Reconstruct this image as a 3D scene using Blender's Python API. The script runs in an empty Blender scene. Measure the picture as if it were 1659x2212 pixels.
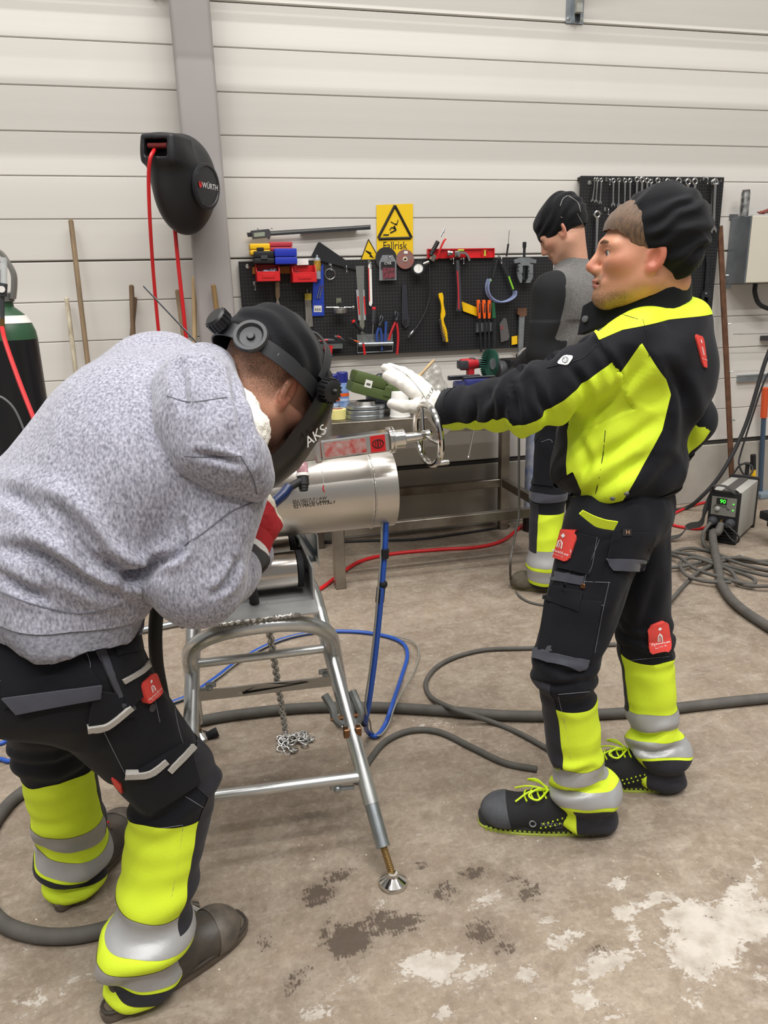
import bpy, bmesh, math, random
import numpy as np
from mathutils import Vector, Matrix, Euler
from mathutils.bvhtree import BVHTree

sc = bpy.context.scene
COL = sc.collection
random.seed(7)
RNG = np.random.default_rng(11)
R = math.radians

# ------------------------------------------------------------------ camera
FPX, YAW, PITCH, ROLL, CAMH, WALLY = 1600.0, .2383, .2831, -.0281, 1.421, 4.262
_f = Vector((math.sin(YAW)*math.cos(PITCH), math.cos(YAW)*math.cos(PITCH), -math.sin(PITCH)))
_r = Vector((math.cos(YAW), -math.sin(YAW), 0))
_u = _r.cross(_f)
CR = _r*math.cos(ROLL) + _u*math.sin(ROLL)
CU = -_r*math.sin(ROLL) + _u*math.cos(ROLL)
CF = _f
CAM = Vector((0, 0, CAMH))
cam_d = bpy.data.cameras.new('camera')
cam = bpy.data.objects.new('camera', cam_d)
COL.objects.link(cam)
m = Matrix((CR, CU, -CF)).transposed().to_4x4()
m.translation = CAM
cam.matrix_world = m
cam_d.sensor_fit = 'VERTICAL'
cam_d.sensor_height = 36.0
cam_d.lens = FPX / 2212 * 36.0
cam_d.clip_start = .02
sc.camera = cam

# ------------------------------------------------------------------ world, lamps, exposure
sc.view_settings.view_transform = 'Standard'
sc.view_settings.look = 'None'
sc.view_settings.gamma = 1.0
sc.view_settings.use_curve_mapping = False
sc.view_settings.exposure = 0.0
wd = bpy.data.worlds.new('hall_ambience'); sc.world = wd
wd.use_nodes = True
wd.node_tree.nodes['Background'].inputs[0].default_value = (1.0, .975, .94, 1)
wd.node_tree.nodes['Background'].inputs[1].default_value = .29

LAMP_Z = 7.2
LAMP_ROWS = [(1.71, 90), (2.31, 44), (-.6, 130), (-2.85, 136)]          # (distance from camera plane, watts)
LAMP_X = (-2.6, 0.4, 3.4)
for ly, lw in LAMP_ROWS:
    for lx in LAMP_X:
        ld = bpy.data.lights.new('hall_lamp_light', 'AREA')
        ld.shape = 'RECTANGLE'; ld.size = 2.6; ld.size_y = .05
        ld.energy = lw; ld.color = (1.0, .98, .955)
        lo = bpy.data.objects.new('hall_lamp_light', ld)
        lo.location = (lx, ly, LAMP_Z)
        COL.objects.link(lo)


def ray(px, py):
    return CR*((px-829.5)/FPX) + CU*((1106-py)/FPX) + CF


def W(px, py, Y):
    """point seen at a pixel of the photo, at distance Y along the hall"""
    d = ray(px, py)
    return CAM + d*(Y/d.y)


def FL(px, py, z=0.0):
    d = ray(px, py)
    return CAM + d*((z-CAMH)/d.z)


def WX(px, py, X):
    d = ray(px, py)
    return CAM + d*(X/d.x)


def DP(px, py, depth):
    return CAM + ray(px, py)*depth


# ------------------------------------------------------------------ materials
def srgb(c):
    if isinstance(c, str):
        c = c.lstrip('#'); c = tuple(int(c[i:i+2], 16)/255 for i in (0, 2, 4))
    return tuple((x/12.92 if x <= .04045 else ((x+.055)/1.055)**2.4) for x in c) + (1,)


MATS = {}


def mat(name, col, rough=.6, metal=0.0, var=0.0, vscale=8.0, bump=0.0, bscale=60.0, col2=None, stretch=None, spec=.5, emit=None, trans=0.0, alpha=1.0, sheen=0.0, detail=4.0, rvar=0.0, aniso=0.0):
    if name in MATS:
        return MATS[name]
    mt = bpy.data.materials.new(name); mt.use_nodes = True
    nt = mt.node_tree; b = nt.nodes['Principled BSDF']
    c = srgb(col)
    b.inputs['Base Color'].default_value = c
    b.inputs['Roughness'].default_value = rough
    b.inputs['Metallic'].default_value = metal
    b.inputs['Specular IOR Level'].default_value = spec
    if trans: b.inputs['Transmission Weight'].default_value = trans
    if alpha < 1: b.inputs['Alpha'].default_value = alpha
    if sheen:
        b.inputs['Sheen Weight'].default_value = sheen
        b.inputs['Sheen Roughness'].default_value = .5
    if emit:
        b.inputs['Emission Color'].default_value = srgb(emit[0]); b.inputs['Emission Strength'].default_value = emit[1]
    if var or bump or rvar:
        tc = nt.nodes.new('ShaderNodeTexCoord')
        mp = nt.nodes.new('ShaderNodeMapping')
        nt.links.new(tc.outputs['Object'], mp.inputs[0])
        if stretch: mp.inputs['Scale'].default_value = stretch
    if var or rvar:
        n = nt.nodes.new('ShaderNodeTexNoise'); n.inputs['Scale'].default_value = vscale; n.inputs['Detail'].default_value = detail
        nt.links.new(mp.outputs[0], n.inputs['Vector'])
        rp = nt.nodes.new('ShaderNodeMapRange')
        rp.inputs[1].default_value = .3; rp.inputs[2].default_value = .7
        nt.links.new(n.outputs['Fac'], rp.inputs[0])
        if var:
            mx = nt.nodes.new('ShaderNodeMix'); mx.data_type = 'RGBA'
            c2 = srgb(col2) if col2 else tuple(max(0, x*(1-var)) for x in c[:3])+(1,)
            c1 = c if col2 else tuple(min(1, x*(1+var*.5)) for x in c[:3])+(1,)
            mx.inputs[6].default_value = c1; mx.inputs[7].default_value = c2
            nt.links.new(rp.outputs[0], mx.inputs[0]); nt.links.new(mx.outputs[2], b.inputs['Base Color'])
        if rvar:
            r2 = nt.nodes.new('ShaderNodeMapRange')
            r2.inputs[3].default_value = max(.02, rough-rvar); r2.inputs[4].default_value = min(1, rough+rvar)
            nt.links.new(rp.outputs[0], r2.inputs[0]); nt.links.new(r2.outputs[0], b.inputs['Roughness'])
    if bump:
        n2 = nt.nodes.new('ShaderNodeTexNoise'); n2.inputs['Scale'].default_value = bscale; n2.inputs['Detail'].default_value = 3
        nt.links.new(mp.outputs[0], n2.inputs['Vector'])
        bp = nt.nodes.new('ShaderNodeBump'); bp.inputs['Strength'].default_value = bump; bp.inputs['Distance'].default_value = .002
        nt.links.new(n2.outputs['Fac'], bp.inputs['Height']); nt.links.new(bp.outputs[0], b.inputs['Normal'])
    MATS[name] = mt
    return mt


# ------------------------------------------------------------------ objects
def absloc(o):
    v = Vector(o.location)
    while o.parent:
        o = o.parent; v += o.location
    return v


def tag(o, label=None, cat=None, group=None, kind=None):
    if label: o['label'] = label
    if cat: o['category'] = cat
    if group: o['group'] = group
    if kind: o['kind'] = kind
    return o


def thing(name, label, cat, loc, group=None):
    o = bpy.data.objects.new(name, None); COL.objects.link(o)
    o.location = loc; o.empty_display_size = .05
    return tag(o, label, cat, group)


def link(name, me, mt, parent=None):
    if mt is not None and not me.materials: me.materials.append(mt)
    o = bpy.data.objects.new(name, me); COL.objects.link(o)
    if parent is not None: o.parent = parent
    return o


def fr(z, x=None):
    """matrix whose z axis is z"""
    z = Vector(z).normalized()
    x = Vector(x) if x is not None else (Vector((0, 0, 1)) if abs(z.z) < .9 else Vector((1, 0, 0)))
    y = z.cross(x).normalized(); x = y.cross(z).normalized()
    return Matrix((x, y, z)).transposed()


class MB:
    """collects solids in world coordinates; build() links them as ONE mesh object"""
    def __init__(s): s.v = []; s.f = []

    def add(s, vs, fs, M=None):
        n = len(s.v)
        for p in vs:
            p = Vector(p)
            s.v.append(M @ p if M is not None else p)
        s.f += [tuple(i+n for i in f) for f in fs]
        return s

    def box(s, c, size, rot=None, bev=0.0):
        """chamfered box; rot = 3x3 matrix or z angle"""
        if isinstance(rot, (int, float)): rot = Matrix.Rotation(rot, 3, 'Z')
        Mx = (rot.to_4x4() if rot is not None else Matrix.Identity(4)).copy(); Mx.translation = Vector(c)
        hx, hy, hz = (x/2 for x in size)
        b = min(bev, hx*.9, hy*.9, hz*.9)
        if b <= 0:
            vs = [(x, y, z) for x in (-hx, hx) for y in (-hy, hy) for z in (-hz, hz)]
            fs = [(0, 1, 3, 2), (4, 6, 7, 5), (0, 4, 5, 1), (2, 3, 7, 6), (0, 2, 6, 4), (1, 5, 7, 3)]
            return s.add(vs, fs, Mx)
        bm = bmesh.new(); bmesh.ops.create_cube(bm, size=1)
        for v in bm.verts: v.co = Vector((v.co.x*2*hx, v.co.y*2*hy, v.co.z*2*hz))
        bmesh.ops.bevel(bm, geom=bm.edges[:], offset=b, segments=2 if b > .004 else 1, profile=.6, affect='EDGES')
        bm.verts.index_update()
        s.add([v.co.copy() for v in bm.verts], [tuple(v.index for v in f.verts) for f in bm.faces], Mx); bm.free()
        return s

    def loft(s, rings, cap=True, close=False):
        n = len(rings[0]); o = len(s.v)
        for r in rings: s.v += [Vector(p) for p in r]
        k = len(rings)
        for i in range(k if close else k-1):
            for j in range(n):
                a = o+i*n+j; b = o+i*n+(j+1) % n; c = o+((i+1) % k)*n+(j+1) % n; d = o+((i+1) % k)*n+j
                s.f.append((a, b, c, d))
        if cap and not close:
            s.f.append(tuple(o+j for j in range(n-1, -1, -1)))
            s.f.append(tuple(o+(k-1)*n+j for j in range(n)))
        return s

    def cyl(s, a, b, r, r2=None, n=16, cap=True):
        a, b = Vector(a), Vector(b); r2 = r if r2 is None else r2
        Mx = fr(b-a)
        rg = []
        for p, q in ((a, r), (b, r2)):
            rg.append([p + Mx @ Vector((q*math.cos(2*math.pi*i/n), q*math.sin(2*math.pi*i/n), 0)) for i in range(n)])
        return s.loft(rg, cap)

    def lathe(s, o, axis, prof, n=24, cap=True):
        """prof: (distance along axis, radius)"""
        Mx = fr(axis); o = Vector(o); z = Vector(axis).normalized()
        return s.loft([[o+z*h+Mx @ Vector((q*math.cos(2*math.pi*i/n), q*math.sin(2*math.pi*i/n), 0)) for i in range(n)] for h, q in prof], cap)

    def tube(s, pts, r, n=10, cap=True, close=False):
        """swept tube through points (already dense); r number or list"""
        P = [Vector(p) for p in pts]; k = len(P)
        T = []
        for i in range(k):
            a = P[(i-1) % k] if (close or i > 0) else P[0]; b = P[(i+1) % k] if (close or i < k-1) else P[-1]
            t = (b-a); T.append(t.normalized() if t.length > 1e-9 else Vector((0, 0, 1)))
        x = fr(T[0]).col[0]
        rg = []
        for i in range(k):
            t = T[i]; x = (x - t*x.dot(t))
            x = x.normalized() if x.length > 1e-6 else fr(t).col[0]
            y = t.cross(x); q = r[i] if isinstance(r, (list, tuple)) else r
            rg.append([P[i]+(x*math.cos(2*math.pi*j/n)+y*math.sin(2*math.pi*j/n))*q for j in range(n)])
        return s.loft(rg, cap, close)

    def ribbon(s, pts, wdir, w, t):
        """flat strap through points; wdir vector or list of vectors"""
        P = [Vector(p) for p in pts]; k = len(P); rg = []
        for i in range(k):
            tt = (P[min(i+1, k-1)]-P[max(i-1, 0)]).normalized()
            wd_ = Vector(wdir[i] if isinstance(wdir, list) else wdir); wd_ = (wd_-tt*wd_.dot(tt)).normalized()
            nn = tt.cross(wd_)
            ww = w[i] if isinstance(w, list) else w
            rg.append([P[i]+wd_*ww/2+nn*t/2, P[i]-wd_*ww/2+nn*t/2, P[i]-wd_*ww/2-nn*t/2, P[i]+wd_*ww/2-nn*t/2])
        return s.loft(rg)

    def prism(s, poly, d, o=(0, 0, 0), X=(1, 0, 0), Y=(0, 0, 1)):
        """polygon (x,y pairs) in plane X,Y at o, extruded by vector d"""
        o, X, Y, d = Vector(o), Vector(X), Vector(Y), Vector(d)
        n = len(poly); k = len(s.v)
        base = [o+X*p[0]+Y*p[1] for p in poly]
        s.v += base + [p+d for p in base]
        s.f.append(tuple(k+i for i in range(n))); s.f.append(tuple(k+n+i for i in range(n-1, -1, -1)))
        for i in range(n):
            j = (i+1) % n; s.f.append((k+i, k+n+i, k+n+j, k+j))
        return s

    def ball(s, c, r, n=14, k=9, rot=None):
        rx, ry, rz = (r, r, r) if isinstance(r, (int, float)) else r
        c = Vector(c); rot = rot or Matrix.Identity(3); rg = []
        for i in range(k+1):
            a = -math.pi/2 + math.pi*min(max(i/k, .03), .97)
            rg.append([c+rot @ Vector((rx*math.cos(a)*math.cos(2*math.pi*j/n), ry*math.cos(a)*math.sin(2*math.pi*j/n), rz*math.sin(a))) for j in range(n)])
        return s.loft(rg)

    def torus(s, c, axis, Rr, r, n=28, k=8, a0=0, a1=2*math.pi, sx=1, X=None):
        Mx = fr(axis, X); c = Vector(c); full = abs(a1-a0-2*math.pi) < 1e-6
        pts = [c+Mx @ Vector((Rr*math.cos(a0+(a1-a0)*i/n)*sx, Rr*math.sin(a0+(a1-a0)*i/n), 0)) for i in range(n if full else n+1)]
        return s.tube(pts, r, k, close=full)

    def build(s, name, mt, parent=None, smooth=35, origin=None):
        me = bpy.data.meshes.new(name)
        if parent is not None: off = absloc(parent)
        else: off = Vector(origin) if origin is not None else s.base()
        me.from_pydata([tuple(p-off) for p in s.v], [], s.f)
        bm = bmesh.new(); bm.from_mesh(me); bmesh.ops.recalc_face_normals(bm, faces=bm.faces[:]); bm.to_mesh(me); bm.free()
        if smooth:
            me.shade_smooth(); me.set_sharp_from_angle(angle=R(smooth))
        o = link(name, me, mt, parent)
        if parent is None: o.location = off
        return o

    def base(s):
        xs = [p.x for p in s.v]; ys = [p.y for p in s.v]; zs = [p.z for p in s.v]
        return Vector(((min(xs)+max(xs))/2, (min(ys)+max(ys))/2, min(zs)))


def catmull(P, m=8, close=False):
    P = [Vector(p) for p in P]; k = len(P); out = []
    for i in range(k if close else k-1):
        a = P[(i-1) % k] if (close or i > 0) else P[0]*2-P[1]
        b = P[i]; c = P[(i+1) % k]; d = P[(i+2) % k] if (close or i+2 < k) else P[-1]*2-P[-2]
        for j in range(m):
            t = j/m
            out.append(.5*((2*b)+(c-a)*t+(2*a-5*b+4*c-d)*t*t+(3*b-a-3*c+d)*t**3))
    if not close: out.append(P[-1])
    return out


def fillet(P, rad, m=8):
    """polyline with rounded corners"""
    P = [Vector(p) for p in P]; out = [P[0]]
    for i in range(1, len(P)-1):
        a, b, c = P[i-1], P[i], P[i+1]; u = (a-b); w = (c-b)
        l = min(rad, u.length*.49, w.length*.49); p0 = b+u.normalized()*l; p1 = b+w.normalized()*l
        for j in range(m+1):
            t = j/m; out.append(p0*(1-t)**2+b*2*t*(1-t)+p1*t*t)
    out.append(P[-1]); return out


def circle_poly(r, n=24, cx=0, cy=0, a0=0, a1=2*math.pi):
    return [(cx+r*math.cos(a0+(a1-a0)*i/n), cy+r*math.sin(a0+(a1-a0)*i/n)) for i in range(n)]


def rrect(w, h, r, n=4):
    out = []
    for cx, cy, a in ((w/2-r, h/2-r, 0), (-w/2+r, h/2-r, 90), (-w/2+r, -h/2+r, 180), (w/2-r, -h/2+r, 270)):
        for i in range(n+1): out.append((cx+r*math.cos(R(a+90*i/n)), cy+r*math.sin(R(a+90*i/n))))
    return out


def text_mesh(txt, size):
    """flat letter shapes: verts (x,y) and faces, centred"""
    cu = bpy.data.curves.new('lettering', 'FONT'); cu.body = txt; cu.size = size
    cu.align_x = 'CENTER'; cu.align_y = 'CENTER'; cu.resolution_u = 3
    ob = bpy.data.objects.new('lettering', cu); COL.objects.link(ob)
    dg = bpy.context.evaluated_depsgraph_get(); me = bpy.data.meshes.new_from_object(ob.evaluated_get(dg))
    vs = [(v.co.x, v.co.y) for v in me.vertices]; fs = [tuple(p.vertices) for p in me.polygons]
    bpy.data.objects.remove(ob); bpy.data.curves.remove(cu); bpy.data.meshes.remove(me)
    return vs, fs


def lettering(name, txt, size, o, X, Y, mt, parent, lift=.0006, sx=1.0):
    """printed text on a plane (X right, Y up)"""
    vs, fs = text_mesh(txt, size)
    X, Y, o = Vector(X).normalized(), Vector(Y).normalized(), Vector(o); n = X.cross(Y).normalized()
    b = MB(); b.v = [o+X*(p[0]*sx)+Y*p[1]+n*lift for p in vs]; b.f = fs
    me = bpy.data.meshes.new(name); off = absloc(parent)
    me.from_pydata([tuple(p-off) for p in b.v], [], b.f)
    return link(name, me, mt, parent)


def flat(name, poly, o, X, Y, mt, parent, lift=.0006, thick=.0004):
    X, Y, o = Vector(X).normalized(), Vector(Y).normalized(), Vector(o); n = X.cross(Y).normalized()
    b = MB(); b.prism(poly, -n*thick, o+n*(lift+thick), X, Y)
    return b.build(name, mt, parent, smooth=0)


def copy_tree(o, parent=None):
    c = o.copy(); COL.objects.link(c); c.parent = parent
    for k, v in o.items(): c[k] = v
    for ch in list(o.children): copy_tree(ch, c)
    return c


# ------------------------------------------------------------------ materials used widely
M_wall = mat('white_panel_paint', '#d4d0c9', .5, var=.05, vscale=1.2, bump=.12, bscale=40, stretch=(.02, 1, 6))
M_joint = mat('panel_joint', '#77736b', .7)
M_conc = mat('base_concrete', '#a59f95', .85, var=.18, vscale=3, bump=.5, bscale=50)
M_steel = mat('brushed_stainless', '#b9b6b0', .3, 1.0, var=.12, vscale=6, rvar=.08, bump=.03, bscale=120)
M_chrome = mat('polished_steel', '#d6d4d0', .12, 1.0)
M_galv = mat('galvanised_tube', '#d2d4d3', .33, .9, var=.15, vscale=14, rvar=.1)
M_dirty = mat('dirty_bench_steel', '#9a948a', .42, .85, var=.4, vscale=5, rvar=.12, col2='#5f564c')
M_black = mat('black_plastic', '#17171a', .45, var=.15, vscale=10)
M_mblack = mat('matte_black', '#131316', .75)
M_rubber = mat('black_rubber', '#1b1b1d', .6)
M_red = mat('red_plastic', '#c61d22', .38)
M_blue = mat('blue_plastic', '#1c2fa5', .4)
M_yel = mat('yellow_plastic', '#eab90f', .42)
M_orange = mat('orange_plastic', '#e8601c', .45)
M_white = mat('white_plastic', '#e4e2dd', .5)
M_grey = mat('grey_plastic', '#6f7074', .5)
M_dgrey = mat('dark_grey_plastic', '#3a3b3f', .5)
M_zinc = mat('zinc_plated', '#aab0b4', .35, .9, var=.2, vscale=25)
M_brass = mat('brass', '#a58a5c', .3, 1.0)
M_copper = mat('copper', '#7c5a40', .35, 1.0, var=.2, vscale=40)
M_wood = mat('ash_handle', '#8a755a', .7, var=.3, vscale=7, stretch=(6, 6, .8), bump=.2, bscale=30)
M_wood2 = mat('pale_wood', '#c7ac82', .65, var=.2, vscale=8, stretch=(6, 6, .8))
M_rust = mat('rusty_bar', '#6b4a36', .8, .3, var=.35, vscale=20, bump=.3)
M_dsteel = mat('dark_tool_steel', '#4a4c50', .4, .9, var=.2, vscale=20)
M_tool = mat('satin_tool_chrome', '#c4c4c2', .22, 1.0)
M_print_w = mat('white_print', '#eeeeec', .6)
M_print_k = mat('black_print', '#111111', .6)

# ------------------------------------------------------------------ floor
def build_floor():
    x0, x1, y0, y1 = -3.5, 6.5, -3.0, WALLY
    xs = np.unique(np.concatenate([np.linspace(x0, x1, 60), np.arange(-.8, 2.2, .02)]))
    ys = np.unique(np.concatenate([np.linspace(y0, y1, 40), np.arange(.8, 2.2, .02)]))
    X, Y = np.meshgrid(xs, ys, indexing='ij')
    V = np.stack([X.ravel(), Y.ravel(), np.zeros(X.size)], 1)
    ny = len(ys); I = np.arange(X.size).reshape(X.shape)
    F = np.stack([I[:-1, :-1].ravel(), I[1:, :-1].ravel(), I[1:, 1:].ravel(), I[:-1, 1:].ravel()], 1)
    me = bpy.data.meshes.new('floor'); me.from_pydata(V.tolist(), [], F.tolist())
    def blobs(lst, gr=1.25):
        o = np.zeros(len(V))
        for px, py, rx, ry, ang, s in lst:
            c = FL(px, py); a = R(ang); rx *= gr; ry *= gr; dx = V[:, 0]-c.x; dy = V[:, 1]-c.y
            u = dx*math.cos(a)+dy*math.sin(a); w = -dx*math.sin(a)+dy*math.cos(a)
            o = np.maximum(o, s*np.exp(-((u/rx)**2+(w/ry)**2)))
        return o
    paint = blobs([(940, 2085, .075, .05, -10, 1), (1010, 2110, .06, .03, 10, .9), (1050, 1946, .055, .03, 10, .85), (1215, 2030, .06, .03, 15, .9),
                   (1315, 2078, .09, .03, 10, .95), (1530, 2030, .13, .07, 20, 1.2), (1600, 1990, .12, .06, 0, 1.1), (1480, 1975, .07, .045, 10, 1), (1600, 1930, .1, .03, 30, .95), (1420, 1945, .05, .03, 0, .9),
                   (1355, 1965, .06, .025, 20, .9), (1265, 2155, .045, .035, 0, .85), (1335, 1906, .04, .02, 0, .8), (1136, 2105, .035, .03, 0, .8), (1370, 2020, .05, .02, 60, .85),
                   (957, 2190, .03, .02, 0, .8), (1500, 2160, .04, .02, 0, .72), (1320, 2195, .06, .02, 0, .7), (760, 2125, .09, .02, 15, .68), (905, 1805, .03, .02, 30, .72), (820, 1950, .03, .02, 0, .72),
                   (1640, 1865, .03, .02, 0, .75), (1180, 1990, .03, .02, 0, .7), (690, 2180, .07, .03, 0, .66), (1640, 2110, .03, .03, 0, .75), (100, 2150, .12, .05, 20, .62), (60, 2050, .06, .04, 0, .5), (930, 1560, .1, .06, 0, .55), (880, 1370, .2, .1, 0, .5), (1000, 1390, .3, .1, 0, .5)])
    stain = blobs([(755, 2030, .06, .05, 0, 1.1), (686, 1932, .045, .04, 0, 1.0), (858, 1996, .08, .03, 0, .95), (820, 1985, .05, .03, 0, .9), (1024, 1886, .05, .025, 0, .85), (1037, 2012, .045, .04, 0, .85), (1092, 2045, .035, .03, 0, .8),
                   (1143, 1926, .05, .035, 30, .8), (1290, 2052, .05, .02, 10, .7), (640, 2118, .05, .03, 40, .72), (570, 2040, .03, .03, 0, .7), (910, 1870, .03, .025, 0, .7), (1540, 1985, .03, .02, 0, .9), (960, 1925, .05, .04, 0, .75), (735, 1890, .05, .03, 0, .8), (1590, 1900, .03, .03, 0, .6), (700, 2010, .05, .02, 60, .7), (1110, 1900, .05, .03, 0, .62)])
    for nm, arr in (('paint', paint), ('stain', stain)):
        at = me.attributes.new(nm, 'FLOAT', 'POINT'); at.data.foreach_set('value', arr.astype(np.float32))
    mt = bpy.data.materials.new('worn_concrete'); mt.use_nodes = True; nt = mt.node_tree; N = nt.nodes.new; L = nt.links.new
    b = nt.nodes['Principled BSDF']; b.inputs['Roughness'].default_value = .62; b.inputs['Specular IOR Level'].default_value = .35
    tc = N('ShaderNodeTexCoord')
    def noise(sc_, det, rough=.6, dist=0, st=None):
        n = N('ShaderNodeTexNoise'); n.inputs['Scale'].default_value = sc_; n.inputs['Detail'].default_value = det; n.inputs['Roughness'].default_value = rough; n.inputs['Distortion'].default_value = dist
        if st:
            mp = N('ShaderNodeMapping'); mp.inputs['Scale'].default_value = st[0]; mp.inputs['Rotation'].default_value = (0, 0, R(st[1])); L(tc.outputs['Object'], mp.inputs[0]); L(mp.outputs[0], n.inputs['Vector'])
        else: L(tc.outputs['Object'], n.inputs['Vector'])
        return n.outputs['Fac']
    def rng(v, a, c, d=0., e=1.):
        r = N('ShaderNodeMapRange'); r.inputs[1].default_value = a; r.inputs[2].default_value = c; r.inputs[3].default_value = d; r.inputs[4].default_value = e; L(v, r.inputs[0]); return r.outputs[0]
    def mix(f, a, c, typ='MIX'):
        m_ = N('ShaderNodeMix'); m_.data_type = 'RGBA'; m_.blend_type = typ
        for s_, i_ in ((f, 0), (a, 6), (c, 7)):
            if isinstance(s_, (int, float)): m_.inputs[i_].default_value = s_
            elif isinstance(s_, tuple): m_.inputs[i_].default_value = s_
            else: L(s_, m_.inputs[i_])
        return m_.outputs[2]
    def math_(op, a, c):
        m_ = N('ShaderNodeMath'); m_.operation = op
        for i_, s_ in enumerate((a, c)):
            if isinstance(s_, (int, float)): m_.inputs[i_].default_value = s_
            else: L(s_, m_.inputs[i_])
        return m_.outputs[0]
    base = mix(rng(noise(1.6, 6), .35, .65), srgb('#968775'), srgb('#7b6d5f'))
    base = mix(rng(noise(9, 8, .7, .6), .42, .7, 0, .75), base, srgb('#a69a8b'))
    base = mix(rng(noise(22, 6, .75), .45, .75, 0, .55), base, srgb('#6d6055'))
    base = mix(rng(noise(5, 9, .7, .8, ((1, 3, 1), 20)), .55, .72, 0, .55), base, srgb('#b3a99c'))
    base = mix(rng(noise(120, 3), .55, .8, 0, .3), base, srgb('#5b5048'))
    base = mix(rng(noise(48, 5, .7), .5, .72, 0, .45), base, srgb('#b9ad9d')); base = mix(rng(noise(85, 4, .7), .52, .75, 0, .45), base, srgb('#5f544a'))
    base = mix(rng(noise(14, 8, .7, 1.2, ((1, 12, 1), -35)), .64, .7, 0, .4), base, srgb('#4e4640'))
    vor = N('ShaderNodeTexVoronoi'); vor.inputs['Scale'].default_value = 34; L(tc.outputs['Object'], vor.inputs['Vector'])
    speck = rng(vor.outputs['Distance'], .06, .09, 1, 0)
    base = mix(math_('MULTIPLY', speck, rng(noise(7, 2), .55, .6)), base, srgb('#d9d2c4'))
    at = N('ShaderNodeAttribute'); at.attribute_name = 'stain'
    s1 = math_('ADD', at.outputs['Fac'], math_('MULTIPLY', math_('SUBTRACT', noise(58, 6, .65, .3), .5), 1.6))
    wv = N('ShaderNodeTexWave'); wv.inputs['Scale'].default_value = 40; wv.inputs['Distortion'].default_value = 5; wv.inputs['Detail'].default_value = 1; wv.inputs['Detail Scale'].default_value = 1.5
    L(tc.outputs['Object'], wv.inputs['Vector'])
    s1 = math_('ADD', s1, math_('MULTIPLY', math_('SUBTRACT', wv.outputs['Fac'], .5), .1))
    base = mix(rng(s1, .58, .72, 0, .82), base, srgb('#3f342b'))
    base = mix(rng(at.outputs['Fac'], .1, .8, 0, .35), base, srgb('#5b4f45'))
    ap = N('ShaderNodeAttribute'); ap.attribute_name = 'paint'
    p1 = math_('ADD', ap.outputs['Fac'], math_('ADD', math_('MULTIPLY', math_('SUBTRACT', noise(13, 12, .8, .5, ((1, 1.5, 1), 15)), .5), 2.2), math_('MULTIPLY', math_('SUBTRACT', noise(55, 8, .75), .5), 1.3)))
    pm = rng(p1, .64, .665)
    base = mix(math_('MULTIPLY', pm, .92), base, mix(rng(noise(20, 6), .4, .7), srgb('#bfb8af'), srgb('#a1978c')))
    L(base, b.inputs['Base Color'])
    bp = N('ShaderNodeBump'); bp.inputs['Strength'].default_value = .35; bp.inputs['Distance'].default_value = .003
    L(math_('ADD', noise(70, 6), math_('MULTIPLY', pm, .6)), bp.inputs['Height']); L(bp.outputs[0], b.inputs['Normal'])
    L(rng(s1, .5, .8, .62, .4), b.inputs['Roughness'])
    o = link('floor', me, mt); o['kind'] = 'structure'
    return o


floor = build_floor()

# ------------------------------------------------------------------ back wall: panel strips with recessed joints
WX0, WX1 = -3.5, 6.5
Z0 = .4375
b = MB(); b.box(((WX0+WX1)/2, WALLY+.06, 4.0), (WX1-WX0, .08, 8.0))
wall = b.build('wall_back', M_joint, smooth=0, origin=(0, WALLY, 0)); wall['kind'] = 'structure'
for k in range(0, 37):
    thick_lo = k % 6 == 0; thick_hi = (k+1) % 6 == 0
    za = Z0+.2*k+(.004 if thick_lo else .0012)-(.0155 if k == 0 else 0); zb = Z0+.2*(k+1)-(.004 if thick_hi else .0012)
    b = MB()
    c = .004
    prof = [(WALLY+.03, za), (WALLY+c, za), (WALLY, za+.004), (WALLY, zb-.003), (WALLY+c, zb), (WALLY+.03, zb)]
    b.prism([(y, z) for y, z in prof], (WX1-WX0, 0, 0), (WX0, 0, 0), (0, 1, 0), (0, 0, 1))
    b.build('wall_panel', M_wall, wall, smooth=0)
b = MB(); b.box(((WX0+WX1)/2, WALLY+.012, .2), (WX1-WX0, .05, .4), bev=.004)
b.build('concrete_plinth', M_conc, wall)
b = MB(); b.box(((WX0+WX1)/2, WALLY+.012, .411), (WX1-WX0, .03, .016))
b.build('flashing', mat('dark_flashing', '#33322f', .6), wall)

# steel column
b = MB()
b.prism([(x, y) for x, y in rrect(.188, .14, .02)], (0, 0, 8), (.124, WALLY-.132, 0), (1, 0, 0), (0, 1, 0))
colm = b.build('steel_column', mat('grey_column_paint', '#a09a98', .5, var=.1, vscale=2.2, bump=.1), smooth=40)
tag(colm, 'grey painted steel column standing against the white panel wall', 'column')

# ------------------------------------------------------------------ wall brackets with pipes just above the frame
def wall_bracket(x, zb, label):
    t = thing('wall_bracket', label, 'bracket', (x, WALLY, zb), 'galvanised wall brackets')
    b = MB(); b.box((x, WALLY-.003, zb+.3), (.105, .006, .6)); b.box((x-.018, WALLY-.02, zb+.3), (.004, .035, .6)); b.box((x+.018, WALLY-.02, zb+.3), (.004, .035, .6))
    b.build('back_plate', M_zinc, t)
    for sx in (-.038, .038):
        b = MB(); b.lathe((x+sx, WALLY-.006, zb+.02), (0, -1, 0), [(0, .008), (.003, .008), (.006, .004)], 10); b.build('bolt', M_chrome, t)
    b = MB(); b.box((x, WALLY-.045, zb+.085), (.034, .03, .09))
    b.cyl((x+.01, WALLY-.05, zb+.12), (x+.14, WALLY-.42, zb+.42), .018, n=12)
    b.box((x, WALLY-.25, zb+.45), (.035, .5, .035)); b.build('arm', mat('bracket_paint', '#a7a79f', .5), t)
    return t


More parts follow.
